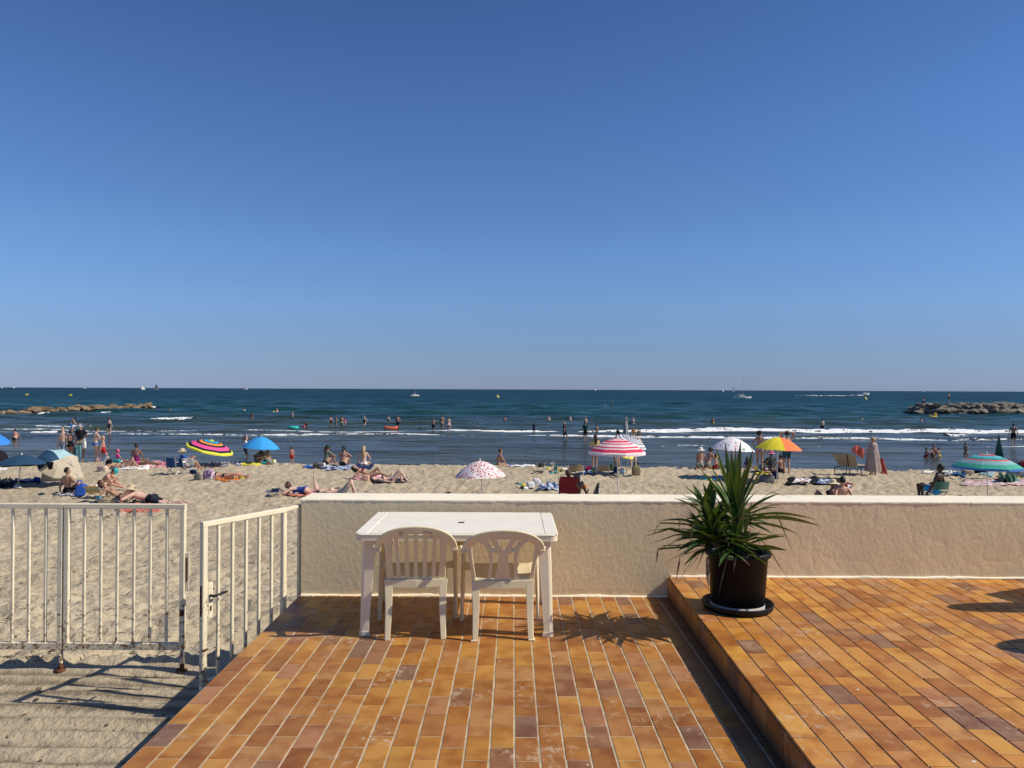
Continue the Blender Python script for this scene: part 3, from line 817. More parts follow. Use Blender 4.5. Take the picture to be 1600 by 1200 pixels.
# ------------------------------------------------------------------ moulded chairs
def fuse(o, vox=0.0045, it=4):
    """weld a moulded plastic part into one rounded body"""
    md = o.modifiers.new('r', 'REMESH'); md.mode = 'VOXEL'; md.voxel_size = vox
    sm = o.modifiers.new('s', 'SMOOTH'); sm.factor = 0.5; sm.iterations = it
    dg = bpy.context.evaluated_depsgraph_get(); dg.update()
    me = bpy.data.meshes.new_from_object(o.evaluated_get(dg))
    o.modifiers.clear(); o.data = me; smooth_mesh(me)
    return o
def back_y(x, z):
    return 0.055-0.34*(z-0.40)+0.30*x*x
def BP(x, z, dy=0.0): return Vector((x, back_y(x, z)+dy, z))
def lerp(a, b, t): return a+(b-a)*t
def make_chair(style, label, loc, rz, mat, group):
    t = thing('garden_chair', label, 'chair', loc, rz, group)
    hw = 0.262
    # top rim
    def back(m):
        pts = []; ws = []; sd = []
        N = 26
        top_z = 0.790 if style == 'slats' else 0.765
        base = 0.605
        for i in range(N+1):
            a = R(-90+180*i/N)
            x = hw*math.copysign(abs(math.sin(a))**0.85, a); z = base+(top_z-0.028-base)*max(0, math.cos(a))**0.85
            pts.append(BP(x, z)); e = abs(i/N-.5)*2
            ws.append(0.060-0.010*e if style == 'slats' else 0.072-0.022*e)
            c = BP(0, 0.60)
            v = Vector((x*0.9, -0.05, (z-base)*1.3+0.0001))
            sd.append(v.normalized())
        m.band(pts, ws, 0.016, sd)
        if style == 'slats':
            for k in range(5):
                xb = -0.118+0.059*k; xt = xb*1.12
                zt = base+(top_z-0.03-base)*max(0, 1-(xt/hw)**2)**0.40
                m.band([BP(lerp(xb, xt, s), lerp(0.395, zt, s), 0.006*math.sin(s*3.1)) for s in np.linspace(0, 1, 8)], 0.031, 0.010, (1, 0, 0))
            for s_ in (-1, 1):
                m.band([BP(s_*lerp(0.178, 0.190, s), lerp(0.385, 0.70, s)) for s in np.linspace(0, 1, 8)], [0.052, .050, .048, .046, .046, .048, .054, .06], 0.012, (1, 0, 0))
            m.band([BP(x, 0.395) for x in np.linspace(-.19, .19, 9)], 0.045, 0.012, (0, 0, 1))
        else:
            for s_ in (-1, 1):
                # side stiles
                m.band([BP(s_*lerp(0.200, 0.243, s**1.4), lerp(0.385, 0.68, s)) for s in np.linspace(0, 1, 8)], [.034, .032, .028, .028, .028, .032, .044, .06], 0.012, (1, 0, 0))
                # outer bars of the splat sweeping out to the rim
                xs_ = [0.098, 0.092, 0.086, 0.084, 0.090, 0.105, 0.128, 0.160]
                zs_ = [0.390, 0.44, 0.50, 0.56, 0.61, 0.655, 0.690, 0.715]
                m.band([BP(s_*x, z) for x, z in zip(xs_, zs_)], [.030, .026, .024, .026, .032, .040, .050, .06], 0.011, [Vector((1, 0, -0.2*s_*0))]*4+[Vector((1, 0, -s_*0.5))]*4)
                # upper V
                m.band([BP(s_*x, z) for x, z in ((0.020, .600), (0.034, .64), (0.060, .685), (0.085, .725))], [.04, .034, .034, .05], 0.011, [Vector((1, 0, -s_*.5))]*4)
                m.band([BP(s_*x, z) for x, z in ((0.030, .612), (0.055, .622), (0.082, .628))], 0.034, 0.011, (0, 0, 1))
            m.band([BP(0, z) for z in (0.39, .44, .50, .56, .615)], [0.110, .100, .084, .070, .066], 0.011, (1, 0, 0))
            m.band([BP(x, 0.393) for x in np.linspace(-.20, .20, 9)], 0.040, 0.012, (0, 0, 1))
    bo = part('backrest', t, mat, back); fuse(bo, 0.0042, 3)
    def seat(m):
        N = 12
        P = np.zeros((N+1, 17, 3))
        for i in range(N+1):
            s = i/N
            for j in range(17):
                x = (j/16-.5)*2*lerp(0.196, 0.215, s)
                e = abs(j/16-.5)*2
                z = 0.398+0.030*s-0.012*math.sin(s*math.pi)*(1-e**2)+0.006*e**4
                if s > 0.93: z -= 0.010
                P[i, j] = (x, 0.045+0.40*s+0.02*(1-e*e)*s, z)
        Q = P.copy(); Q[:, :, 2] -= 0.012
        n1 = (N+1)*17
        v = list(P.reshape(-1, 3))+list(Q.reshape(-1, 3)); f = []
        for i in range(N):
            for j in range(16):
                a = i*17+j
                f.append((a, a+1, a+18, a+17)); f.append((n1+a, n1+a+17, n1+a+18, n1+a+1))
        for j in range(16):
            f.append((j, n1+j, n1+j+1, j+1)); b_ = N*17+j; f.append((b_, b_+1, n1+b_+1, n1+b_))
        for i in range(N):
            a = i*17; f.append((a, a+17, n1+a+17, n1+a)); a = i*17+16; f.append((a, n1+a, n1+a+17, a+17))
        m.add(v, f)
        for s_ in (-1, 1): m.band([(s_*.197, .05, .385), (s_*.207, .25, .395), (s_*.214, .43, .408)], 0.045, 0.008, (0, 0, 1))
        m.band([(-.19, .048, .375), (.0, .040, .372), (.19, .048, .375)], 0.055, 0.009, (0, 0, 1))
        m.band([(-.21, .452, .405), (.0, .472, .402), (.21, .452, .405)], 0.040, 0.008, (0, 0, 1))
    part('seat', t, mat, seat, False)
    for s_ in (-1, 1):
        def arm(m):
            y0 = back_y(hw, 0.640)
            m.band([(s_*hw, y0-.010, .612), (s_*(hw+.010), y0+.07, .632), (s_*(hw+.020), y0+.18, .628), (s_*(hw+.022), y0+.29, .616), (s_*(hw+.018), y0+.36, .596), (s_*(hw+.012), y0+.385, .565)], [.045, .052, .056, .056, .050, .04], .014, (1, 0, 0))
        part('armrest', t, mat, arm)
        def fleg(m):
            m.band([(s_*(hw+.010), .475, .585), (s_*(hw+.012), .468, .42), (s_*(hw+.016), .462, .25), (s_*(hw+.022), .46, 0.001)], [.050, .052, .046, .036], .020, (0.35, 1, 0))
            m.band([(s_*(hw-.0), .455, .41), (s_*.205, .43, .405)], [.06, .045], .012, (0, 0, 1))
        part('leg', t, mat, fleg)
        def rleg(m):
            m.band([(s_*.188, .052, .40), (s_*.186, .046, .34), (s_*.184, .030, .20), (s_*.190, -.005, .001)], [.062, .050, .044, .034], .012, (1, 0.0, 0))
            m.band([(s_*.212, .066, .395), (s_*.208, .060, .34), (s_*.205, .044, .20), (s_*.206, .010, .001)], [.040, .040, .036, .028], .010, (0.0, 1, 0))
        part('leg', t, mat, rleg)
        if style == 'solid_feet':
            part('foot_pad', t, mat, lambda m: m.box((s_*.197, .006, .006), (.048, .040, .012), bev=.003))
    return t, bo
chL, backL = make_chair('slats', 'white plastic armchair with vertical back slats, pushed under the table', (-0.665, 5.150, 0), R(5.0), CREAM_PL, None)
chR, backR = make_chair('solid_feet', 'white plastic armchair with Y shaped back cut-outs, pushed under the table', (-0.064, 5.130, 0), R(3.5), CREAM_PL, None)
INK = M((0.03, 0.028, 0.03), 0.7, 0.1, 'ink')
def text_part(s, size, loc, rot, mat, parent, name='lettering', ext=0.0006):
    cu = bpy.data.curves.new('t', 'FONT'); cu.body = s; cu.size = size; cu.extrude = ext; cu.align_x = 'CENTER'; cu.resolution_u = 3
    tmp = bpy.data.objects.new('t', cu); COL.objects.link(tmp)
    dg = bpy.context.evaluated_depsgraph_get(); dg.update()
    me = bpy.data.meshes.new_from_object(tmp.evaluated_get(dg)); bpy.data.objects.remove(tmp)
    me.materials.clear(); me.materials.append(mat)
    o = link(bpy.data.objects.new(name, me), parent); o.location = loc; o.rotation_euler = rot
    return o
p_ = BP(-0.093, 0.735); text_part('5*', 0.034, (p_.x, p_.y-.0175, p_.z-.004), (R(81), R(-14), 0), INK, backL)
p_ = BP(0.082, 0.742); text_part('ETAGE', 0.021, (p_.x, p_.y-.0175, p_.z-.002), (R(81), R(10), 0), INK, backL)
# two unseen low deck chairs with solid backs, added to cast shadows into frame
def unseen_deck_chair(label, loc, rz):
    t = thing('unseen_deck_chair', label, 'chair', loc, rz)
    def bk(m):
        o = []
        for k in range(25):
            a = R(-100+200*k/24); o.append((0.27*math.sin(a), 0.70+0.36*math.cos(a)*(1 if math.cos(a) > 0 else 0.2)))
        o = [(-0.25, 0.27)]+o+[(0.25, 0.27)]
        v = [(x, -0.10*(z-.27)-0.30*x*x, z) for x, z in o]+[(x, -0.10*(z-.27)-0.30*x*x+.022, z) for x, z in o]
        n = len(o); f = [tuple(range(n))[::-1], tuple(range(n, 2*n))]+[(i, (i+1) % n, n+(i+1) % n, n+i) for i in range(n)]
        m.add(v, f)
    part('backrest', t, WHITE_PL, bk)
    part('seat', t, WHITE_PL, lambda m: m.box((0, .27, .28), (.48, .46, .03), bev=.01))
    for sx in (-1, 1):
        for yy in (.06, .46): part('leg', t, WHITE_PL, lambda m: m.tube([(sx*.21, yy, .262), (sx*.23, yy, 0)], [.02, .014], 8))
    return t
unseen_deck_chair('unseen white deck chair added beyond the right edge, the farther one, shading the raised terrace', (4.33, 5.33, STEP_H+0.001), R(24))
unseen_deck_chair('unseen white deck chair added beyond the right edge, the nearer one, shading the raised terrace', (4.12, 4.50, STEP_H+0.001), R(38))

# ------------------------------------------------------------------ potted yucca
def make_leafmat():
    m, n, l, b = base_mat('yucca_leaf')
    oi = n.new('ShaderNodeObjectInfo')
    r = ramp(n, [(0.0, (0.036, 0.080, 0.020)), (0.5, (0.050, 0.105, 0.022)), (1.0, (0.085, 0.140, 0.030))]); l.new(oi.outputs['Random'], r.inputs[0])
    at_ = n.new('ShaderNodeAttribute'); at_.attribute_name = 'tipness'
    p = wpos(n); s = noise(n, l, p, 30, 4, .7)
    ad = n.new('ShaderNodeMath'); ad.operation = 'MULTIPLY_ADD'; l.new(s.outputs[0], ad.inputs[0]); ad.inputs[1].default_value = 0.25; l.new(at_.outputs['Fac'], ad.inputs[2])
    rr = ramp(n, [(1.02, 0.0), (1.08, 1.0)]); rr.color_ramp.elements[0].position = 0.93; rr.color_ramp.elements[1].position = 0.99
    l.new(ad.outputs[0], rr.inputs[0])
    c = mixc(n, l, rr.outputs[0], r.outputs[0], (0.16, 0.085, 0.055))
    l.new(c, b.inputs['Base Color']); setp(b, Roughness=0.42); b.inputs['Specular IOR Level'].default_value = 0.4
    tr = n.new('ShaderNodeBsdfTranslucent'); tr.inputs[0].default_value = (0.16, 0.26, 0.03, 1)
    mx = n.new('ShaderNodeMixShader'); mx.inputs[0].default_value = 0.12
    l.new(b.outputs[0], mx.inputs[1]); l.new(tr.outputs[0], mx.inputs[2]); l.new(mx.outputs[0], n['Material Output'].inputs[0])
    return m
LEAFM = make_leafmat()
DRYM = M((0.24, 0.165, 0.11), 0.8, 0.35, 'dry_leaf', 20.0)
SAUCER_C = Vector((1.602, 5.345, STEP_H))
plant = thing('potted_yucca', 'spiky green yucca in a round black pot on the raised terrace', 'plant', SAUCER_C)
def pl(px, py, Y):
    return at(px, py, Y)-SAUCER_C
part('saucer', plant, BLACK_PL, lambda m: m.lathe([(0, .004), (.215, .004), (.225, .012), (.236, .045), (.246, .050), (.2495, .046), (.240, .012), (.225, .0), (0, .0)], (0, 0, .001), 40), True)
pot = part('pot', plant, BLACK_PL, lambda m: m.lathe([(0, .012), (.176, .012), (.183, .02), (.207, .375), (.222, .378), (.229, .384), (.229, .412), (.222, .416), (.206, .414), (.202, .36), (0, .36)], (0, 0, 0), 48), True)
part('worn_band', pot, M((0.42, 0.40, 0.37), .8, .35, 'chalk', 15.0), lambda m: m.lathe([(.1840, .020), (.1862, .046), (.1868, .046), (.1852, .014)], (0, 0, 0), 48), True)
part('soil', pot, M((0.035, 0.026, 0.02), .95, .3, 'soil', 40.0, .8), lambda m: m.lathe([(0, .372), (.10, .368), (.2, .362)], (0, 0, 0), 20))
for (a, b_, r_) in (((0.0, 0.0, .36), pl(1150, 812, 5.34), .034), ((-.05, .02, .36), pl(1108, 822, 5.36), .028), ((-.05, -.03, .36), pl(1112, 846, 5.26), .026), ((.04, -.05, .36), pl(1156, 862, 5.22), .02)):
    part('stem', plant, M((0.10, 0.075, 0.05), .9, .3, 'bark', 25.0, .6), lambda m: m.tube([a, (Vector(a)+b_)/2+Vector((.01, 0, .01)), b_], [r_*1.2, r_, r_*.8], 9), True)
def leaf(base, tip, w, sag=0.12, kink=None, mat=None, dry_from=1.2, twist=0.0, lift=None):
    base = Vector(base); tip = Vector(tip); d = tip-base; L = d.length
    N = 9; pts = []
    horiz = math.hypot(d.x, d.y)/max(L, 1e-4)
    for i in range(N+1):
        s = i/N
        p = base+d*s+Vector((0, 0, sag*L*math.sin(math.pi*min(s*1.0, 1))*horiz))
        pts.append(p)
    if twist == 0.0: twist = lr.uniform(.45, .95)*(-1 if d.x > 0 else 1)*horiz
    if kink is not None:
        kp, s0 = Vector(kink), 0.55
        pts = [base.lerp(kp, min(1, (i/N)/s0)) if i/N <= s0 else kp.lerp(tip, (i/N-s0)/(1-s0)) for i in range(N+1)]
    v = []; f = []; tip_a = []
    for i, p in enumerate(pts):
        s = i/N
        t = (pts[min(i+1, N)]-pts[max(i-1, 0)]).normalized()
        side = t.cross(Vector((0, 0, 1)))
        if side.length < 0.25: side = t.cross(Vector((0, 1, 0.2)))
        side.normalize()
        if twist: side = Matrix.Rotation(twist, 3, t) @ side
        nrm = side.cross(t).normalized()
        ww = (1.15 if kink is not None else 1.22)*w*(0.50+0.9*s-0.35*s*s if s < .45 else 1.0)*((1-max(0, (s-.30)/.70)**0.9) if kink is not None else (1-max(0, (s-.45)/.55)**1.6))
        ww = max(ww, 0.0012)*0.5
        v += [p-side*ww+nrm*ww*0.35, p-nrm*ww*0.12, p+side*ww+nrm*ww*0.35]; tip_a += [s/dry_from]*3
    for i in range(N):
        a = i*3; f += [(a, a+1, a+4, a+3), (a+1, a+2, a+5, a+4)]
    o = mesh_obj('leaf', v, f, mat or LEAFM, plant, True)
    at_ = o.data.attributes.new('tipness', 'FLOAT', 'POINT'); at_.data.foreach_set('value', [float(x) for x in tip_a])
    return o
def cp(u, v_): return (980+u/3.75, 680+v_/3.75)
lr = random.Random(12)
A_ = (1150.5, 806)
for (u, v_, w, Y) in [(515, 65, .034, 5.22), (573, 45, .036, 5.34), (608, 82, .040, 5.18), (635, 65, .036, 5.45), (665, 32, .040, 5.30), (740, 75, .036, 5.40), (750, 100, .036, 5.22), (840, 125, .044, 5.25), (432, 200, .038, 5.15), (395, 150, .036, 5.45), (716, 155, .042, 5.12), (765, 190, .036, 5.48), (590, 210, .04, 5.10), (650, 140, .040, 5.14), (690, 190, .04, 5.5), (545, 250, .036, 5.55), (470, 150, .034, 5.30)]:
    q = cp(u, v_); leaf(pl(A_[0]+lr.uniform(-3, 3), A_[1]+lr.uniform(-6, 6), 5.34), pl(q[0], q[1], Y), w, sag=0.03, twist=lr.uniform(-.3, .3), dry_from=1.05)
for (u, v_, w, Y, dr) in [(900, 338, .036, 5.25, 1.1), (915, 402, .022, 5.50, 1.2), (1110, 495, .038, 5.20, .80), (1135, 533, .040, 5.30, .92), (825, 556, .036, 5.15, 1.2), (1005, 580, .032, 5.40, .95), (760, 330, .03, 5.6, 1.1), (545, 400, .04, 5.0, 1.1)]:
    q = cp(u, v_); leaf(pl(A_[0], A_[1]+lr.uniform(2, 16), 5.34), pl(q[0], q[1], Y), w, sag=0.07, dry_from=dr)
for (u, v_, ku, kv, w, Y) in [(985, 722, 870, 448, .020, 5.22), (980, 372, 840, 332, .018, 5.45), (965, 875, 800, 630, .026, 5.12), (820, 737, 740, 560, .020, 5.15)]:
    q = cp(u, v_); k_ = cp(ku, kv); leaf(pl(A_[0], A_[1]+12, 5.32), pl(q[0], q[1], Y), w, kink=pl(k_[0], k_[1], Y), dry_from=.72)
B_ = (1110, 808)
for (u, v_, w, Y) in [(320, 283, .036, 5.25), (270, 368, .046, 5.15), (315, 343, .032, 5.40), (405, 330, .034, 5.28), (440, 272, .042, 5.34), (490, 258, .052, 5.20), (350, 355, .03, 5.5), (520, 300, .05, 5.4), (460, 330, .05, 5.12), (570, 385, .04, 5.3)]:
    q = cp(u, v_); leaf(pl(B_[0]+lr.uniform(-3, 3), B_[1]+lr.uniform(-6, 8), 5.36), pl(q[0], q[1], Y), w, sag=0.05, twist=lr.uniform(-.3, .3), dry_from=1.1)
C_ = (1114, 838)
for (u, v_, ku, kv, w, Y, dr) in [(140, 605, 190, 515, .030, 5.12, .85), (90, 597, 250, 550, .038, 5.22, .9), (110, 563, 260, 548, .036, 5.40, .95), (120, 642, 290, 585, .036, 5.14, .95), (155, 688, 330, 600, .030, 5.30, .85), (165, 772, 180, 668, .028, 5.20, .75), (215, 752, 330, 690, .030, 5.35, .75), (283, 872, 310, 710, .026, 5.18, .7), (250, 940, 400, 700, .020, 5.10, .6), (345, 806, 410, 720, .022, 5.28, .7), (375, 852, 430, 730, .02, 5.2, .65), (300, 560, 310, 490, .02, 5.05, .7), (290, 462, 400, 500, .026, 5.10, .8), (180, 700, 210, 650, .025, 5.25, .7), (370, 640, 385, 520, .03, 5.0, .9)]:
    q = cp(u, v_); k_ = cp(ku, kv); leaf(pl(C_[0], C_[1]+lr.uniform(-16, 16), 5.30), pl(q[0], q[1], Y), w, kink=pl(k_[0], k_[1], Y), dry_from=dr)
D_ = (1155, 856)
for (u, v_, w, Y, dr) in [(590, 398, .014, 5.08, 1.3), (730, 388, .022, 5.10, 1.3), (685, 388, .050, 5.12, 1.3), (522, 615, .022, 5.05, 1.3), (925, 578, .026, 5.10, 1.2), (940, 590, .030, 5.25, 1.2), (940, 676, .046, 5.18, 1.2), (845, 783, .036, 4.98, 1.2), (620, 470, .036, 5.1, 1.2), (560, 500, .03, 5.2, 1.1)]:
    q = cp(u, v_); leaf(pl(D_[0]+lr.uniform(-4, 4), D_[1]+lr.uniform(-5, 5), 5.24), pl(q[0], q[1], Y), w, sag=0.05, dry_from=dr)
for (bu, bv, u, v_, w) in [(590, 715, 535, 945, .012), (640, 712, 624, 803, .014), (470, 712, 478, 900, .026), (560, 560, 600, 660, .015)]:
    b0 = cp(bu, bv); q = cp(u, v_); leaf(pl(b0[0], b0[1], 5.10), pl(q[0], q[1], 5.07), w, mat=DRYM)
part('cut_leaf', plant, LEAFM, lambda m: m.box(pl(1141, 872, 5.08), (.040, .012, .030), bev=.004, rot=Matrix.Rotation(.2, 3, 'Y')))
for i in range(135):   # inner foliage
    cx, cy, Yc = lr.choice([(1150, 815, 5.34), (1110, 826, 5.36), (1112, 845, 5.28), (1150, 855, 5.26), (1120, 855, 5.3), (1135, 850, 5.35)])
    a = lr.uniform(0, 6.28); el = lr.uniform(-.35, 1.0); L = lr.uniform(.22, .44)
    if cx > 1140 and math.cos(a) > 0: L *= 0.8
    b0 = pl(cx, cy, Yc); tp = b0+Vector((math.cos(a)*math.cos(el), math.sin(a)*math.cos(el), math.sin(el)))*L
    if tp.z < .30: tp.z = .30+.1*lr.random()
    if tp.y > .75: tp.y = .75
    leaf(b0, tp, lr.uniform(.028, .046), sag=.08, dry_from=lr.uniform(.9, 1.2), twist=lr.uniform(-.4, .4))
# ------------------------------------------------------------------ people
SKINS = {'pale': (0.60, 0.40, 0.31), 'tan': (0.38, 0.215, 0.140), 'red': (0.50, 0.265, 0.19), 'brown': (0.20, 0.115, 0.075), 'dark': (0.05, 0.028, 0.018)}
HAIRS = {'black': (0.012, 0.010, 0.009), 'brown': (0.05, 0.028, 0.016), 'blond': (0.42, 0.30, 0.15), 'grey': (0.45, 0.43, 0.40), 'auburn': (0.09, 0.035, 0.018)}
def skinm(k): return M(SKINS[k], 0.55, 0.10, 'skin', 4.0, 0, 0.35)
def hairm(k): return M(HAIRS[k], 0.6, 0.30, 'hair', 30.0, 0.5, 0.4)
def cloth(c): return M(c, 0.85, 0.10, 'cloth', 14.0, 0.25, 0.15)
def pattern(c1, c2, scale=22.0, c3=None):
    key = ('pat', c1, c2, scale, c3)
    if key in _simple: return _simple[key]
    m, n, l, b = base_mat('printed_cloth')
    c = coords(n); t = noise(n, l, c, scale, 2, 0.5)
    st = [(0.0, c1), (0.50, c2)]+([(0.62, c3)] if c3 else [])
    r = ramp(n, st, 'CONSTANT'); l.new(t.outputs[0], r.inputs[0]); l.new(r.outputs[0], b.inputs['Base Color']); setp(b, Roughness=0.85)
    _simple[key] = m
    return m
V = Vector
def unit(v): return V(v).normalized()
def tcap(mb, a, b, ra, rb, n=10, flat=None):
    """tapered limb with round ends"""
    a = V(a); b = V(b); d = b-a
    if d.length < 1e-5: d = V((0, 0, 1e-4))
    t = d.normalized()
    pts = [a-t*ra*0.95, a-t*ra*0.6, a, a+d*.33, a+d*.66, b, b+t*rb*0.6, b+t*rb*0.95]
    rr = [ra*.25, ra*.8, ra, ra*.67+rb*.33, ra*.33+rb*.67, rb, rb*.8, rb*.25]
    mb.tube(pts, rr, n)
def ik(a, target, l1, l2, pole):
    a = V(a); t = V(target); d = t-a; L = d.length; mx = (l1+l2)*0.998
    if L > mx: t = a+d*(mx/L); d = t-a; L = mx
    L = max(L, abs(l1-l2)+1e-3)
    x = (l1*l1-l2*l2+L*L)/(2*L); h = math.sqrt(max(l1*l1-x*x, 0)); u = d.normalized()
    p = V(pole); p = p-u*p.dot(u)
    if p.length < 1e-4: p = V((0, 0, 1))-u*u.z
    return a+u*x+p.normalized()*h, t
def pose(kind, **k):
    P = dict(P=(0, 0, .92), N=(0, -.01, 1.455), S=(1, 0, 0), SP=(1, 0, 0), hd=(0, 1, 0), hu=(0, 0, 1),
             hr=(.27, .04, .83), hl=(-.27, .04, .83), fr=(.10, 0, .075), fl=(-.10, 0, .075), er=(.4, -1, 0), el=(-.4, -1, 0),
             kr=(0, 1, 0), kl=(0, 1, 0), tr=(.15, 1, -.15), tl=(-.15, 1, -.15))
    if kind == 'walk': P.update(fr=(.09, .26, .09), fl=(-.09, -.28, .12), P=(0, 0, .90), hr=(.27, -.18, .86), hl=(-.27, .22, .88), tl=(-.1, 1, -.6))
    if kind == 'hips': P.update(hr=(.22, .06, 1.02), hl=(-.22, .06, 1.02), er=(1, -.5, 0), el=(-1, -.5, 0))
    if kind == 'hip_one': P.update(hl=(-.19, .04, .98), el=(-1, -.4, 0))
    if kind == 'hands_head': P.update(hr=(.06, -.05, 1.72), hl=(-.06, -.05, 1.72), er=(1, 0, .25), el=(-1, 0, .25))
    if kind == 'arms_front': P.update(hr=(.12, .30, 1.15), hl=(-.12, .30, 1.15), er=(1, -.4, -.5), el=(-1, -.4, -.5))
    if kind == 'bend': P.update(N=(0, .38, 1.26), P=(0, -.08, .88), hr=(.16, .48, .72), hl=(-.16, .48, .72), hd=(0, .6, -.8), hu=(0, .8, .5))
    if kind == 'arms_out': P.update(hr=(.62, .12, 1.12), hl=(-.62, .12, 1.12), er=(0, -.3, -1), el=(0, -.3, -1))
    if kind == 'sit_knees': P.update(P=(0, 0, .115), N=(0, .10, .63), fr=(.15, .50, .07), fl=(-.15, .50, .07), kr=(.1, 0, 1), kl=(-.1, 0, 1), hr=(.12, .47, .36), hl=(-.12, .47, .36), er=(1, 0, -.3), el=(-1, 0, -.3), tr=(.1, 1, -.2), tl=(-.1, 1, -.2))
    if kind == 'sit_back': P.update(P=(0, 0, .115), N=(0, -.20, .60), fr=(.14, .62, .07), fl=(-.14, .72, .06), kr=(.1, 0, 1), kl=(-.1, 0, 1), hr=(.30, -.42, .05), hl=(-.30, -.42, .05), er=(1, -.4, 0), el=(-1, -.4, 0), tr=(.1, .5, .5), tl=(-.1, .5, .5))
    if kind == 'sit_legs': P.update(P=(0, 0, .115), N=(0, .02, .65), fr=(.12, .84, .06), fl=(-.12, .82, .06), kr=(0, 0, 1), kl=(0, 0, 1), hr=(.26, .25, .16), hl=(-.26, .25, .16), er=(1, -.6, 0), el=(-1, -.6, 0), tr=(.1, .3, .8), tl=(-.1, .3, .8))
    if kind == 'kneel': P.update(P=(0, -.08, .22), N=(0, .14, .71), fr=(.12, -.28, .05), fl=(-.12, -.28, .05), kr=(.2, 1, -.2), kl=(-.2, 1, -.2), hr=(.22, .42, .12), hl=(-.22, .42, .12), er=(.8, -.4, 0), el=(-.8, -.4, 0), tr=(0, -1, -.1), tl=(0, -1, -.1))
    if kind == 'crouch': P.update(P=(0, -.12, .30), N=(0, .20, .74), fr=(.14, 0, .075), fl=(-.14, .0, .075), kr=(.3, 1, .3), kl=(-.3, 1, .3), hr=(.20, .50, .18), hl=(-.2, .45, .2))
    if kind == 'lie_back': P.update(P=(0, 0, .11), N=(0, -.54, .11), hd=(0, 0, 1), hu=(0, -1, .1), fr=(.11, .84, .07), fl=(-.11, .84, .07), kr=(0, 0, 1), kl=(0, 0, 1), hr=(.33, -.02, .06), hl=(-.33, -.02, .06), er=(1, 0, .1), el=(-1, 0, .1), tr=(.25, .2, .9), tl=(-.25, .2, .9))
    if kind == 'lie_knees': P.update(P=(0, 0, .11), N=(0, -.54, .11), hd=(0, 0, 1), hu=(0, -1, .1), fr=(.10, .46, .06), fl=(-.10, .34, .06), kr=(0, 0, 1), kl=(0, 0, 1), hr=(.33, -.02, .06), hl=(-.12, -.16, .22), er=(1, 0, .1), el=(-1, 0, .1), tr=(.1, 1, -.1), tl=(-.1, 1, -.1))
    if kind == 'lie_prop': P.update(P=(0, 0, .11), N=(0, -.44, .36), hd=(0, .1, 1), hu=(0, -.9, .4), fr=(.10, .82, .07), fl=(-.10, .56, .06), kr=(0, 0, 1), kl=(0, 0, 1), hr=(.26, -.30, .05), hl=(-.26, -.30, .05), er=(.3, -1, -.2), el=(-.3, -1, -.2), tr=(.1, .3, .9), tl=(-.1, 1, 0))
    if kind == 'lie_front': P.update(P=(0, 0, .13), N=(0, -.54, .14), S=(-1, 0, 0), SP=(-1, 0, 0), hd=(.6, 0, -.4), hu=(0, -1, .1), fr=(-.11, .85, .06), fl=(.11, .85, .06), kr=(0, 0, -1), kl=(0, 0, -1), hr=(-.20, -.78, .06), hl=(.20, -.78, .06), er=(-1, 0, 0), el=(1, 0, 0), tr=(0, 1, -.5), tl=(0, 1, -.5))
    if kind == 'lie_front_up': P.update(P=(0, 0, .13), N=(0, -.50, .20), S=(-1, 0, 0), SP=(-1, 0, 0), hd=(0, -.9, .1), hu=(0, -.2, 1), fr=(-.10, .30, .46), fl=(.10, .36, .40), kr=(0, 1, -.4), kl=(0, 1, -.4), hr=(-.10, -.80, .10), hl=(.10, -.80, .10), er=(-1, 0, -.6), el=(1, 0, -.6), tr=(0, -.1, 1), tl=(0, -.1, 1))
    if kind == 'chair': P.update(P=(0, 0, .40), N=(0, -.17, .92), fr=(.15, .50, .08), fl=(-.15, .48, .08), kr=(0, .3, 1), kl=(0, .3, 1), hr=(.26, .22, .55), hl=(-.26, .22, .55), er=(1, -.6, -.6), el=(-1, -.6, -.6))
    if kind == 'lounge': P.update(P=(0, 0, .28), N=(0, -.34, .72), fr=(.13, .72, .16), fl=(-.11, .70, .12), kr=(0, .2, 1), kl=(0, .2, 1), hr=(.16, .10, .52), hl=(-.16, .10, .52), er=(1, -.6, -.6), el=(-1, -.6, -.6), tr=(.1, .4, .8), tl=(-.1, .4, .8))
    if kind == 'stand_water': P.update(hr=(.26, .10, .82), hl=(-.26, .10, .82))
    P.update(k)
    return P
N_PEOPLE = [0]
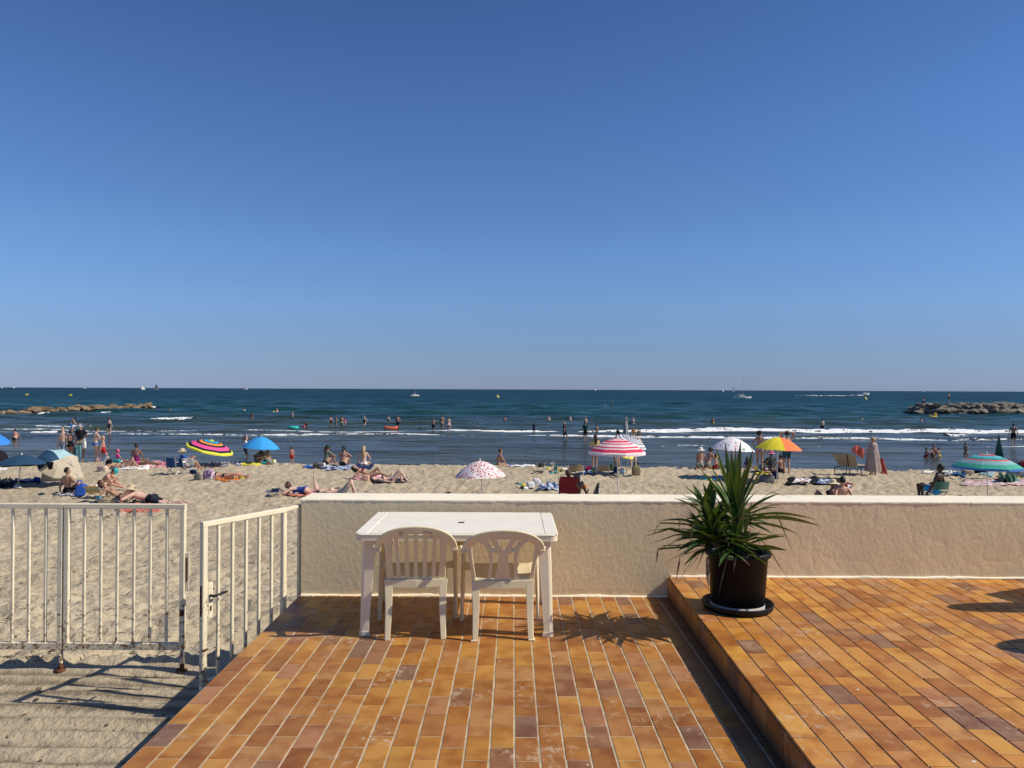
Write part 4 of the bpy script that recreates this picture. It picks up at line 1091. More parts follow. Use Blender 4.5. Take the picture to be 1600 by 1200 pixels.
def person(label, at_, H=1.70, yaw=0.0, kind='stand', skin='tan', hair='brown', style='short', fem=False, wear=(), ex=None, detail=1, group=None, girth=1.0, base='ground', name='person', **po):
    """yaw 0: the back to the camera, facing the sea. wear: list of (type, material)"""
    q = pose(kind, **po)
    s = H/1.75
    sc = {k: V(v)*s if k in ('P', 'N', 'hr', 'hl', 'fr', 'fl') else V(v) for k, v in q.items()}
    P, N = sc['P'], sc['N']; S = sc['S'].normalized(); SP = sc['SP'].normalized()
    U = (N-P).normalized(); TLn = (N-P).length
    S = (S-U*S.dot(U)).normalized(); F = U.cross(S).normalized()
    FP = U.cross(SP).normalized()
    g = girth*s
    mb = MB()
    # torso loft
    if fem: sec = [(-.14, .105, .085, 0), (-.02, .168, .112, -.008), (.12, .160, .105, -.004), (.30, .122, .088, .0), (.45, .120, .088, .004), (.62, .138, .102, .008), (.80, .152, .092, .0), (.92, .120, .070, -.004), (1.0, .058, .052, -.004)]
    else: sec = [(-.14, .105, .085, 0), (-.02, .158, .110, -.004), (.12, .155, .105, 0), (.32, .142, .098, .006), (.50, .150, .104, .008), (.68, .172, .112, .006), (.84, .180, .098, 0), (.94, .138, .076, -.004), (1.0, .062, .056, -.006)]
    v = []; f = []; n = 14
    for (t, hw, hd, off) in sec:
        w = SP.lerp(S, min(max(t, 0), 1)).normalized()
        c = P+U*(t*TLn)+F*off*s
        gg = g if t < .75 else s*(1+(girth-1)*.5)
        fd = U.cross(w).normalized()
        for k in range(n):
            a = 2*math.pi*k/n
            v.append(c+w*(hw*gg*math.cos(a))+fd*(hd*gg*math.sin(a)))
    m_ = len(sec)
    for i in range(m_-1):
        for k in range(n): f.append((i*n+k, i*n+(k+1) % n, (i+1)*n+(k+1) % n, (i+1)*n+k))
    f.append(tuple(range(n))[::-1]); f.append(tuple((m_-1)*n+k for k in range(n)))
    mb.add(v, f)
    if fem:
        for sx in (-1, 1): mb.blob(P+U*(.66*TLn)+S*sx*.068*s+F*.080*s, (.058*s*min(girth, 1.2),)*3)
    for sx in (-1, 1): mb.blob(P+SP*sx*.075*s-FP*.055*s-U*.03*s, (.088*g,)*3)
    # neck and head
    hd_ = sc['hd'].normalized(); hu = sc['hu'].normalized(); hs = hd_.cross(hu).normalized(); hu = hs.cross(hd_).normalized()
    nk = N+U*.03*s
    hc = N+U*.085*s+hu*.085*s+hd_*.012*s
    tcap(mb, N-U*.02*s, hc-hu*.05*s, .056*s, .052*s)
    ax = Matrix((hs, hd_, hu)).transposed()
    kid = max(0.0, (1.45-H)/1.45)
    hs_ = s*(1+0.9*kid)
    hc = hc+hu*(hs_-s)*.08
    mb.blob(hc+hu*.012*hs_, (.076*hs_, .094*hs_, .104*hs_), ax, 14, 10)
    mb.blob(hc+hd_*.028*hs_-hu*.058*hs_, (.052*hs_, .058*hs_, .056*hs_), ax, 10, 7)
    tcap(mb, hc+hd_*.088*hs_-hu*.006*hs_, hc+hd_*.106*hs_-hu*.030*hs_, .010*hs_, .016*hs_, 6)
    for sx in (-1, 1): mb.blob(hc+hs*sx*.078*hs_-hu*.006*hs_-hd_*.006*hs_, (.014*hs_, .024*hs_, .032*hs_), ax, 8, 6)
    # arms
    la, lf = .285*s, .255*s
    fingers = MB()
    bones = []
    shw = .150 if fem else .172
    for sx, h, e in ((1, sc['hr'], sc['er']), (-1, sc['hl'], sc['el'])):
        sh = N-U*.055*s+S*sx*shw*s
        el, wr = ik(sh, h, la, lf, e)
        ar = (.040 if fem else .047)*s*(.6+.4*girth)
        tcap(mb, N-U*.045*s+S*sx*.07*s, sh, .058*s, .054*s)
        tcap(mb, sh, el, ar*1.12, ar*.88); tcap(mb, el, wr, ar*.86, ar*.60)
        mb.blob(el+(wr-el)*.28, (ar*.95,)*3)
        d = (wr-el).normalized(); side = d.cross(V(e)).normalized() if d.cross(V(e)).length > .1 else d.cross(V((0, 0, 1))).normalized()
        pm = wr+d*.065*s
        tcap(mb, wr, pm, .030*s, .036*s)
        bones.append(('arm', sh, el, sx)); bones.append(('fore', el, wr, sx))
        if detail:
            nrm = side.cross(d).normalized()
            for kf, (o, L) in enumerate(((-.027, .062), (-.009, .074), (.009, .070), (.026, .056))):
                b0 = pm+side*o*s+d*.015*s; k1 = b0+d*L*.5*s+nrm*.008*s; k2 = k1+d*L*.42*s+nrm*.022*s
                fingers.tube([b0, k1, k2], [.0095*s, .0085*s, .0065*s], 6)
            tb_ = wr+d*.02*s-side*.028*s*sx
            fingers.tube([tb_, tb_+d*.035*s-side*.022*s*sx, tb_+d*.062*s-side*.026*s*sx], [.012*s, .010*s, .008*s], 6)
    lt, ls = .435*s, .415*s
    for sx, ft, kp, to in ((1, sc['fr'], sc['kr'], sc['tr']), (-1, sc['fl'], sc['kl'], sc['tl'])):
        hp = P+SP*sx*.090*s-U*.02*s
        kn, an = ik(hp, ft, lt, ls, kp)
        tr_ = (.088 if fem else .084)*g
        tcap(mb, hp, kn, tr_, .056*s, 12); tcap(mb, kn, an, .054*s, .036*s)
        mb.blob(kn+(an-kn)*.28-V(kp).normalized()*.014*s, (.056*s,)*3)
        td = V(to).normalized(); dn = (an-kn).normalized()
        heel = an+dn*.028*s-td*.030*s; toe = an+dn*.040*s+td*.155*s
        tcap(mb, heel, toe, .032*s, .024*s); tcap(mb, an, toe-td*.06*s, .036*s, .028*s)
        bones.append(('thigh', hp, kn, sx)); bones.append(('shin', kn, an, sx))
    root = thing(name, label, 'person', at_, yaw, group)
    vox = .019 if detail else .030
    me = bpy.data.meshes.new('t'); me.from_pydata([tuple(p) for p in mb.v], [], mb.f)
    tmp = bpy.data.objects.new('t', me); COL.objects.link(tmp)
    md = tmp.modifiers.new('r', 'REMESH'); md.mode = 'VOXEL'; md.voxel_size = vox*max(s, .6)
    sm = tmp.modifiers.new('s', 'SMOOTH'); sm.factor = .5; sm.iterations = 2 if detail else 1
    dg = bpy.context.evaluated_depsgraph_get(); dg.update()
    bm_ = bpy.data.meshes.new_from_object(tmp.evaluated_get(dg)); bpy.data.objects.remove(tmp); bpy.data.meshes.remove(me)
    bm_.materials.clear()
    sm_ = skinm(skin)
    nv = len(bm_.vertices); co = np.empty(nv*3, np.float32); bm_.vertices.foreach_get('co', co); co = co.reshape(-1, 3).astype(float)
    no = np.empty(nv*3, np.float32); bm_.vertices.foreach_get('normal', no); no = no.reshape(-1, 3)
    if detail and fingers.v:
        b2 = bmesh.new(); b2.from_mesh(bm_)
        vs_ = [b2.verts.new(p) for p in fingers.v]
        for q_ in fingers.f: b2.faces.new([vs_[i] for i in q_])
        b2.to_mesh(bm_); b2.free()
    bm_.materials.append(sm_); smooth_mesh(bm_)
    link(bpy.data.objects.new('body', bm_), root)
    # classify vertices by bone
    def seg(a, b):
        a = np.array(a); b = np.array(b); d = b-a; L2 = max(float(d@d), 1e-8)
        t = ((co-a)@d)/L2; tc_ = np.clip(t, 0, 1); dist = np.linalg.norm(co-(a+tc_[:, None]*d), axis=1); return t, dist
    tt, td_ = seg(P, N); td_ = td_-.085*s*0.9
    best = td_.copy(); lab = np.zeros(nv, int); par = tt.copy()
    for i, (kd, a, b, sx) in enumerate(bones):
        t, d = seg(a, b); d = d-.045*s*(1.2 if kd == 'thigh' else .8); t_ = t
        mk = d < best; best[mk] = d[mk]; lab[mk] = {'arm': 1, 'fore': 2, 'thigh': 3, 'shin': 4}[kd]; par[mk] = t_[mk]
    headd = np.linalg.norm(co-np.array(hc), axis=1); lab[(headd < .15*hs_) & (((co-np.array(N))@np.array(U)) > .035*s)] = 5
    frontness = no@np.array(F); sidew = np.abs((co-np.array(P))@np.array(S))/s
    def region(kind):
        T = lab == 0; Th = lab == 3
        if kind == 'swim_shorts': return (T & (par < .22)) | (Th & (par < .62))
        if kind == 'swim_briefs': return (T & (par < .16)) | (Th & (par < .12))
        if kind == 'bikini_bottom': return (T & (par < .13)) | (Th & (par < .03))
        if kind == 'bikini_top': return T & (((par > .58) & (par < .74) & (frontness > -.1)) | ((par > .64) & (par < .70)))
        if kind == 'swimsuit': return (T & (par < .50)) | (T & (par < .80) & (frontness > -.2)) | (Th & (par < .04)) | (T & (par > .78) & (sidew > .06) & (sidew < .09))
        if kind == 't_shirt': return (T & (par > .05) & (par < .97)) | ((lab == 1) & (par < .55)) | (T & (par > .05))
        if kind == 'long_shirt': return (T & (par > .0)) | (lab == 1) | ((lab == 2) & (par < .8))
        if kind == 'leggings': return (T & (par < .2)) | Th | ((lab == 4) & (par < .6))
        return np.zeros(nv, bool)
    polys = [tuple(p.vertices) for p in bm_.polygons][:]
    for (kd, cm) in wear:
        if kd in ('cap', 'straw_hat', 'dress', 'headband', 'sunglasses'): continue
        mk = region(kd)
        fl = [q_ for q_ in polys if max(q_) < nv and all(mk[i] for i in q_)]
        if not fl: continue
        used = sorted({i for q_ in fl for i in q_}); mp_ = {i: j for j, i in enumerate(used)}
        th = (.012 if kd in ('t_shirt', 'swim_shorts', 'long_shirt') else .006)*s
        vv = [V(co[i])+V(no[i])*th for i in used]
        mesh_obj(kd, vv, [tuple(mp_[i] for i in q_) for q_ in fl], cm, root, True)
    # hair
    if style != 'bald':
        hv = MB(); c0 = hc+hu*.020*hs_-hd_*.010*hs_
        vv = []; ff = []; nn, mm = 18, 12
        thick = 1.13 if style != 'buzz' else 1.05
        for i in range(mm+1):
            th = math.pi*i/mm
            for k in range(nn):
                a = 2*math.pi*k/nn
                lump = 1+0.05*math.sin(k*5.1+i*2.3)*(style != 'buzz')
                vv.append(c0+hs*.078*thick*hs_*math.sin(th)*math.cos(a)*lump+hd_*.096*thick*hs_*math.sin(th)*math.sin(a)*lump+hu*.106*thick*hs_*math.cos(th)*lump)
        def keep(i, k):
            th = math.pi*(i+.5)/mm; a = 2*math.pi*(k+.5)/nn
            fr = math.sin(th)*math.sin(a); up = math.cos(th)
            if fr > .28 and up < .62: return False
            if up < (-.55 if style in ('short', 'buzz', 'bun') else -.75): return False
            return not (fr > -.05 and up < -.05)
        ff = [(i*nn+k, (i+1)*nn+k, (i+1)*nn+(k+1) % nn, i*nn+(k+1) % nn) for i in range(mm) for k in range(nn) if keep(i, k)]
        hv.add(vv, ff)
        back = -hd_; dn_ = V((0, 0, -1)) if abs(hu.z) > .4 else -hu
        if style == 'long':
            hv.tube([c0+back*.05*hs_+hu*.05*hs_, c0+back*.095*hs_-hu*.06*hs_, c0+back*.10*hs_+dn_*.20*hs_, c0+back*.10*hs_+dn_*.32*hs_, c0+back*.085*hs_+dn_*.40*hs_], [.06*hs_, .085*hs_, .082*hs_, .060*hs_, .02*hs_], 10)
        if style == 'pony':
            hv.tube([c0+back*.09*hs_+hu*.02*hs_, c0+back*.15*hs_, c0+back*.15*hs_+dn_*.14*hs_, c0+back*.12*hs_+dn_*.28*hs_], [.03*hs_, .038*hs_, .034*hs_, .012*hs_], 8)
        if style == 'bun':
            hv.blob(c0+hu*.085*hs_+back*.075*hs_, (.048*hs_,)*3)
        if style == 'curly':
            lr2 = random.Random(N_PEOPLE[0])
            for _ in range(16):
                u_ = unit((lr2.uniform(-1, 1), lr2.uniform(-1, .15), lr2.uniform(-.5, 1)))
                hv.blob(c0+hs*u_.x*.10*hs_+hd_*u_.y*.11*hs_+hu*u_.z*.11*hs_, (lr2.uniform(.035, .055)*hs_,)*3, None, 7, 5)
        if style == 'bob':
            for sx in (-1, 1): hv.tube([c0+hs*sx*.07*hs_+back*.02*hs_+hu*.03*hs_, c0+hs*sx*.085*hs_+back*.035*hs_-hu*.10*hs_], [.045*hs_, .04*hs_], 8)
            hv.tube([c0+back*.07*hs_, c0+back*.085*hs_-hu*.11*hs_], [.07*hs_, .055*hs_], 9)
        hv.build('hair', hairm(hair), root, True)
    # face
    if detail:
        for sx in (-1, 1):
            e_ = MB(); e_.blob(hc+hd_*.086*hs_+hs*sx*.032*hs_+hu*.014*hs_, (.013*hs_, .010*hs_, .009*hs_), ax, 8, 6); e_.build('eye', BLACK, root, True)
        mo = MB(); mo.blob(hc+hd_*.087*hs_-hu*.058*hs_, (.024*hs_, .008*hs_, .007*hs_), ax, 8, 5); mo.build('mouth', M((.30, .09, .08), .5, .1, 'lips'), root, True)
    AX = ax
    for (kd, cm) in wear:
        if kd == 'cap':
            cb = MB(); c0 = hc+hu*.030*hs_
            prof = [(.088*hs_, -.005*hs_), (.092*hs_, .02*hs_), (.085*hs_, .06*hs_), (.060*hs_, .092*hs_), (.02*hs_, .106*hs_), (0.001, .108*hs_)]
            A2 = Matrix((hs*1.0, hd_*1.12, hu)).transposed()
            cb.lathe(prof, c0, 18, mat=A2)
            vz = []
            for k in range(9):
                a = R(20+140*k/8); vz.append(c0+hs*math.cos(a)*.088*hs_+hd_*math.sin(a)*.098*hs_); vz.append(c0+hs*math.cos(a)*.092*hs_+hd_*(math.sin(a)*.100+.075*math.sin(a))*hs_-hu*.018*hs_)
            cb.add(vz, [(2*k, 2*k+1, 2*k+3, 2*k+2) for k in range(8)])
            cb.build('cap', cm, root, True)
        if kd == 'straw_hat':
            cb = MB(); c0 = hc+hu*.035*hs_; A2 = Matrix((hs, hd_*1.1, hu)).transposed()
            cb.lathe([(.185*hs_, -.028*hs_), (.14*hs_, -.006*hs_), (.098*hs_, .004*hs_), (.092*hs_, .05*hs_), (.080*hs_, .088*hs_), (.04*hs_, .108*hs_), (.001, .110*hs_)], c0, 20, mat=A2)
            cb.build('hat', cm, root, True)
        if kd == 'sunglasses':
            cb = MB()
            for sx in (-1, 1): cb.blob(hc+hd_*.092*hs_+hs*sx*.034*hs_+hu*.014*hs_, (.026*hs_, .010*hs_, .018*hs_), ax, 8, 6)
            cb.tube([hc+hs*.08*hs_+hu*.016*hs_, hc+hd_*.088*hs_+hs*.06*hs_+hu*.016*hs_, hc+hd_*.098*hs_+hu*.016*hs_, hc+hd_*.088*hs_-hs*.06*hs_+hu*.016*hs_, hc-hs*.08*hs_+hu*.016*hs_], .005*hs_, 5)
            cb.build('sunglasses', BLACK, root, True)
        if kd == 'dress':
            n2 = 28; vv = []; rows_ = [(.97, .10, .075), (.80, .17, .125), (.60, .170, .135), (.35, .185, .150), (.05, .215, .19), (-.35, .23, .20), (-.8, .245, .21), (-1.3, .255, .22), (-1.40, .25, .22)]
            for j, (t, rx, ry) in enumerate(rows_):
                for k in range(n2):
                    a = 2*math.pi*k/n2; fold = 1+(.10*max(0, (.5-t)))*math.sin(a*6+t*1.3)+.03*math.sin(a*11)*(t < .3)
                    vv.append(P+U*(t*TLn)+S*(rx*g*fold*math.cos(a))+F*(ry*g*fold*math.sin(a)))
            ff = [(j*n2+k, j*n2+(k+1) % n2, (j+1)*n2+(k+1) % n2, (j+1)*n2+k) for j in range(len(rows_)-1) for k in range(n2)]
            mesh_obj('dress', vv, ff, cm, root, True)
    N_PEOPLE[0] += 1
    return root
def scale_px(Y): return F_PX/Y
def stand(label, px, yf, yh, **k):
    """standing on the sand; feet and head rows in photo pixels"""
    g = G(px, yf); H = (yf-yh)/F_PX*g.y/1.0
    g.z += 0.0
    return person(label, g, H=H, **k)
def sit(label, px, py, H=1.70, dz=0.0, **k):
    g = G(px, py); g.z += dz
    return person(label, g, H=H, **k)
def bather(label, px, yw, yh, H=1.70, **k):
    """standing in the sea; yw is the waterline row, yh the top of the head"""
    w = W(px, yw); top = (yw-yh)/F_PX*w.y
    w.z = SEA_Z+top-H+0.03
    if 'detail' not in k: k['detail'] = 0
    return person(label, w, H=H, **k)
NAVY = cloth((0.02, 0.03, 0.09)); BLK = cloth((0.012, 0.012, 0.016)); REDC = cloth((0.42, 0.02, 0.02)); BLUEC = cloth((0.03, 0.12, 0.42)); WHITEC = cloth((0.78, 0.77, 0.74))
MAROON = cloth((0.13, 0.012, 0.05)); PURPLE = cloth((0.14, 0.015, 0.09)); TEALC = cloth((0.03, 0.30, 0.34)); PINKC = cloth((0.75, 0.10, 0.28)); STRAW = M((0.52, 0.42, 0.26), .9, .2, 'straw', 40, .6); GREYC = cloth((0.22, 0.24, 0.22)); KHAKI = cloth((0.30, 0.28, 0.20)); YEL = cloth((0.65, 0.55, 0.05)); ORANGE = cloth((0.62, 0.20, 0.03))
FLORAL = pattern((0.05, 0.07, 0.16), (0.45, 0.48, 0.50), 30.0, (0.12, 0.16, 0.25)); DKFLOR = pattern((0.02, 0.02, 0.04), (0.25, 0.20, 0.20), 40.0); HAWAI = pattern((0.02, 0.04, 0.08), (0.35, 0.38, 0.20), 26.0, (0.10, 0.16, 0.10)); BIKPINK = pattern((0.65, 0.25, 0.25), (0.10, 0.25, 0.45), 40.0)
PI = math.pi
# --- left group at the water's edge
stand('man in dark floral swim shorts with sunglasses, facing us beside the group at the waterline', 98, 716, 660.5, yaw=PI*0.95, skin='pale', hair='brown', wear=[('swim_shorts', FLORAL), ('sunglasses', 0)])
stand('woman in a black swimsuit, hand on hip, beside the blue capped man', 109.5, 717.5, 667.5, kind='hips', fem=True, skin='tan', hair='black', style='bun', wear=[('swimsuit', BLK)], girth=1.1)
mcap = stand('man in a blue cap, black t-shirt and khaki shorts carrying a white shoulder bag', 125.5, 722, 662, kind='arms_front', skin='tan', hair='grey', wear=[('t_shirt', BLK), ('swim_shorts', KHAKI), ('cap', cloth((0.06, 0.10, 0.18)))])
stand('slim woman in a bikini with blue bottoms looking down at the waterline', 149.5, 721, 667, kind='arms_front', yaw=-.5, fem=True, skin='pale', hair='brown', style='bun', wear=[('bikini_bottom', BLUEC), ('bikini_top', BLK)], hd=(0.2, .8, -.5))
stand('boy in red trunks stepping behind the woman in blue bikini bottoms', 161, 717, 676, kind='walk', yaw=-1.0, skin='red', hair='blond', style='buzz', wear=[('swim_shorts', REDC)])
bather('older man with a dark hat and blue shorts wading behind the group', 112, 674, 650, kind='bend', yaw=-1.2, skin='red', hair='grey', wear=[('swim_shorts', BLUEC), ('straw_hat', BLK)], N=(0, .15, 1.42))
bather('woman in a black swimsuit standing in the shallows holding a yellow disc', 170.5, 680, 653, fem=True, skin='pale', hair='brown', style='pony', wear=[('swimsuit', BLK)])
bather('woman in dark bikini bottoms sitting in the shallows at far left', 22.5, 686.5, 668, H=1.65, kind='sit_knees', fem=True, skin='red', hair='black', style='bun', wear=[('bikini_bottom', BLK)], girth=1.15).location.z = SEA_Z-.02
sit('small child in a pink top and pink cap sitting by the black and white bags', 183, 721, H=1.05, kind='sit_legs', yaw=-.6, skin='tan', wear=[('t_shirt', PINKC), ('cap', PINKC)])
sit('woman in a purple swimsuit sitting upright behind the pair of sunbathers', 212.5, 719.5, H=1.62, kind='sit_legs', fem=True, skin='brown', hair='black', style='bun', wear=[('swimsuit', PURPLE)], girth=1.15)
sit('bare sunbather with a bent knee, nearer of the pair by the purple swimsuit', 196, 732, H=1.65, kind='lie_knees', yaw=-PI/2+.06, fem=True, skin='tan', hair='blond', style='bob', wear=[('bikini_bottom', WHITEC)], fr=(.10, .62, .06))
sit('sunbather lying flat with long straight legs, behind the woman with the bent knee', 218, 728.5, H=1.75, kind='lie_back', yaw=-PI/2-.05, skin='brown', hair='black', wear=[('swim_briefs', PINKC)])
# --- left foreground
sit('dark haired boy sitting with his back to us by the blue bag', 106.5, 771, H=1.60, kind='sit_back', yaw=-.35, skin='tan', hair='black', style='short', wear=[('swim_shorts', BLK)], hl=(-.22, -.14, .05), hr=(.28, .18, .20), N=(0.0, -.04, .62), hd=(.5, .8, 0))
sit('man in a turquoise cap sitting hunched forward over his knees', 156, 766, H=1.75, kind='sit_knees', yaw=-PI/2+.25, skin='red', hair='brown', wear=[('swim_shorts', WHITEC), ('cap', M((0.03, .36, .38), .8, .1))], N=(0, .30, .52), hd=(0, .5, -.8), hu=(0, .8, .5), fr=(.14, .80, .07), fl=(-.12, .70, .07))
sit('curly haired woman in sunglasses lying propped up on an elbow behind the gate', 188, 783, H=1.68, kind='lie_prop', yaw=-PI/2+.12, fem=True, skin='tan', hair='auburn', style='curly', wear=[('swim_briefs', BLK), ('sunglasses', 0)], N=(0, -.42, .42), hd=(0.5, .5, .5), hu=(0, -.4, .9))
sit('man in a straw hat and dark shorts lying on his front with long pale legs', 237, 787, H=1.85, kind='lie_front', yaw=-PI/2-.03, skin='pale', hair='brown', wear=[('swim_shorts', cloth((.015, .02, .03))), ('straw_hat', STRAW)], N=(0, -.52, .28), hd=(.3, -.9, .2), hu=(.0, -.2, .9))
# --- around the blue chairs and the striped parasol
ch_p = G(283, 741)
person('person in a pale sun hat reading white papers in the right blue folding chair', ch_p+V((0.05, .10, .04)), H=1.60, yaw=-.75, kind='lounge', P=(0, .1, .30), N=(0, -.05, .78), fem=True, skin='tan', hair='grey', style='bob', wear=[('t_shirt', BLUEC), ('straw_hat', STRAW)], hr=(.10, .42, .66), hl=(-.14, .42, .66))
sit('sunbather lying on their back behind the patterned beach bag', 352, 748, H=1.70, kind='lie_back', yaw=-PI/2+.03, fem=True, skin='red', hair='black', style='curly', wear=[('bikini_bottom', BLK), ('bikini_top', BLK)])
stand('woman in a white top and dark shorts standing half hidden by the blue parasol', 384, 722.5, 679, yaw=-1.1, fem=True, skin='pale', hair='auburn', style='pony', wear=[('t_shirt', WHITEC), ('swim_shorts', NAVY)])
sit('woman in a black swimsuit seated under the blue parasol', 409, 722, H=1.62, kind='sit_knees', yaw=.8, fem=True, skin='brown', hair='black', style='bob', wear=[('swimsuit', BLK)])
sit('man leaning forward under the blue parasol beside the yellow ball', 421, 722, H=1.75, kind='sit_knees', yaw=2.2, skin='tan', hair='brown', wear=[('swim_shorts', GREYC)])
stand('boy in red swim shorts standing alone at the waterline', 455.5, 724, 696, skin='red', hair='brown', wear=[('swim_shorts', REDC)])
sit('woman in a cap and floral shirt sitting on a towel, left of the trio', 509, 726, H=1.66, kind='sit_knees', yaw=-.6, fem=True, skin='tan', hair='brown', style='long', wear=[('t_shirt', HAWAI), ('swim_briefs', BLK), ('cap', cloth((.03, .05, .04)))], hd=(.8, .6, 0))
sit('woman in a black bikini top sitting with her back to us, middle of the trio', 536, 728, H=1.70, kind='sit_knees', yaw=-.1, fem=True, skin='tan', hair='black', style='pony', wear=[('bikini_top', BLK), ('bikini_bottom', BLK)])
sit('long haired blonde woman sitting with her back to us, right of the trio', 568, 726, H=1.72, kind='sit_legs', fem=True, skin='pale', hair='blond', style='long', wear=[('bikini_bottom', WHITEC)])
sit('woman in a maroon bikini lying propped on her elbows with her face to the sun', 577, 747, H=1.66, kind='lie_prop', yaw=-PI/2+.05, fem=True, skin='tan', hair='black', style='long', wear=[('bikini_top', MAROON), ('bikini_bottom', BLK)], hu=(0, -.7, .7))
sit('woman in a patterned bikini lying on her back with raised knees', 613, 753.5, H=1.66, kind='lie_knees', yaw=-PI/2+.10, fem=True, skin='pale', hair='brown', style='bob', wear=[('bikini_top', DKFLOR), ('bikini_bottom', DKFLOR)], fr=(.10, .58, .06))
sit('woman in a blue swimsuit lying on her front with crossed feet raised', 476, 772, H=1.66, kind='lie_front_up', yaw=-PI/2+.03, fem=True, skin='pale', hair='auburn', style='bob', wear=[('swimsuit', cloth((.03, .07, .32)))])
sit('sunbather in grey green shorts with bent knees lying just behind the wall', 535, 776, H=1.70, kind='lie_knees', yaw=-PI/2, fem=True, skin='pale', hair='brown', style='short', wear=[('swim_shorts', GREYC)], dz=.04)
# --- centre
sit('woman in a yellow bikini leaning on one arm behind the red printed parasol', 778, 726, H=1.66, kind='sit_legs', yaw=-1.0, fem=True, skin='tan', hair='brown', style='bun', wear=[('bikini_top', YEL), ('bikini_bottom', BLK)], N=(0, .12, .64), hr=(.28, .40, .05))
stand('woman with long dark hair and a yellow wrap standing behind the pink striped parasol', 930, 728, 673, yaw=.3, fem=True, skin='tan', hair='brown', style='long', wear=[('t_shirt', cloth((.62, .47, .20)))], kind='arms_front')
stand('woman with a dark ponytail in a maroon swimsuit behind the pink striped parasol', 965, 730.5, 672, fem=True, skin='tan', hair='black', style='pony', wear=[('swimsuit', MAROON)], yaw=.5)
stand('woman in a brown sun hat behind the navy striped parasol', 990, 731.5, 671, kind='hips', fem=True, skin='pale', hair='brown', wear=[('swimsuit', NAVY), ('straw_hat', M((.36, .20, .07), .9, .2))])
# --- right
sit('woman in a white sun hat and grey bikini kneeling in the sand group', 1094, 733, H=1.62, kind='kneel', yaw=-.4, fem=True, skin='tan', hair='grey', style='bob', wear=[('swim_briefs', GREYC), ('straw_hat', WHITEC)])
sit('dark haired woman leaning over the digging child', 1107, 733, H=1.64, kind='kneel', yaw=-.9, fem=True, skin='tan', hair='brown', style='curly', wear=[('bikini_bottom', GREYC)])
sit('child digging in the sand between the two kneeling women and the yucca leaves', 1116, 733, H=1.15, kind='sit_knees', yaw=-1.6, skin='pale', hair='black', wear=[('swim_shorts', REDC)])
sit('girl in a blue shirt sitting at the waterline under the floral parasol', 1168, 728, H=1.30, kind='sit_legs', yaw=-.7, fem=True, skin='tan', hair='black', style='long', wear=[('t_shirt', cloth((.05, .08, .30)))])
stand('woman in a patterned bikini with a hand on her hip, left of the yellow parasol', 1187, 733, 673, kind='hip_one', yaw=-.35, fem=True, skin='tan', hair='black', style='curly', wear=[('bikini_bottom', BIKPINK), ('bikini_top', BIKPINK)], hl=(-.20, .06, 1.0), hd=(.6, .7, 0))
stand('man in dark blue shorts standing with both hands behind his head', 1229.5, 740, 673.5, kind='hands_head', skin='tan', hair='black', wear=[('swim_shorts', cloth((.02, .07, .11)))])
sit('woman in a pink sun hat with a dark backpack sitting under the yellow parasol', 1207, 738, H=1.66, kind='sit_knees', yaw=.2, fem=True, skin='brown', hair='brown', wear=[('t_shirt', cloth((.05, .06, .06))), ('straw_hat', cloth((.65, .20, .28)))], dz=.02)
sit('dark haired child sitting close to the parasol pole of the yellow parasol', 1220, 738, H=1.35, kind='sit_legs', yaw=.3, skin='tan', hair='black', style='short', wear=[('swim_shorts', BLK)])
wd = stand('older woman in a long pale dress shaking out a coral towel beside the lounger', 1364, 742.5, 682, kind='arms_out', fem=True, skin='red', hair='blond', style='bob', wear=[('dress', pattern((.26, .20, .17), (.40, .34, .31), 30.0))], girth=1.2, hl=(-.40, .18, 1.08), hr=(.26, .18, .80), hd=(0, .8, -.5))
sit('person in a wide cream sun hat with bent brown knees low behind the wall', 1292, 791, H=1.62, kind='sit_back', yaw=1.25, fem=True, skin='brown', hair='brown', style='short', wear=[('straw_hat', M((.66, .58, .38), .9, .1)), ('swimsuit', BLK)], N=(0, -.16, .56), fr=(.14, .44, .07), fl=(-.14, .52, .07))
sit('dark haired man sitting low behind the wall with bare shoulders', 1313, 793, H=1.78, kind='sit_back', skin='red', hair='black', wear=[('swim_shorts', NAVY)], dz=-.02, N=(0, -.12, .62))
seat_p = G(1469, 786)
person('man with very dark skin and bright blue shorts sitting in the green camp chair', seat_p+V((0, .05, 0)), H=1.80, yaw=.75, kind='chair', P=(0, .12, .36), N=(0, -.02, .86), skin='dark', hair='black', style='buzz', wear=[('swim_shorts', M((.04, .32, .62), .8, .1))], hl=(-.34, .20, .30), hd=(-.2, 1, .0))
red_p = G(889, 784)
person('person reading in the red high-backed beach chair with legs stretched out', red_p+V((.04, .10, .02)), H=1.75, yaw=-.65, kind='lounge', P=(0, .16, .24), N=(0, -.06, .66), skin='brown', hair='brown', style='short', wear=[('swim_shorts', NAVY)])
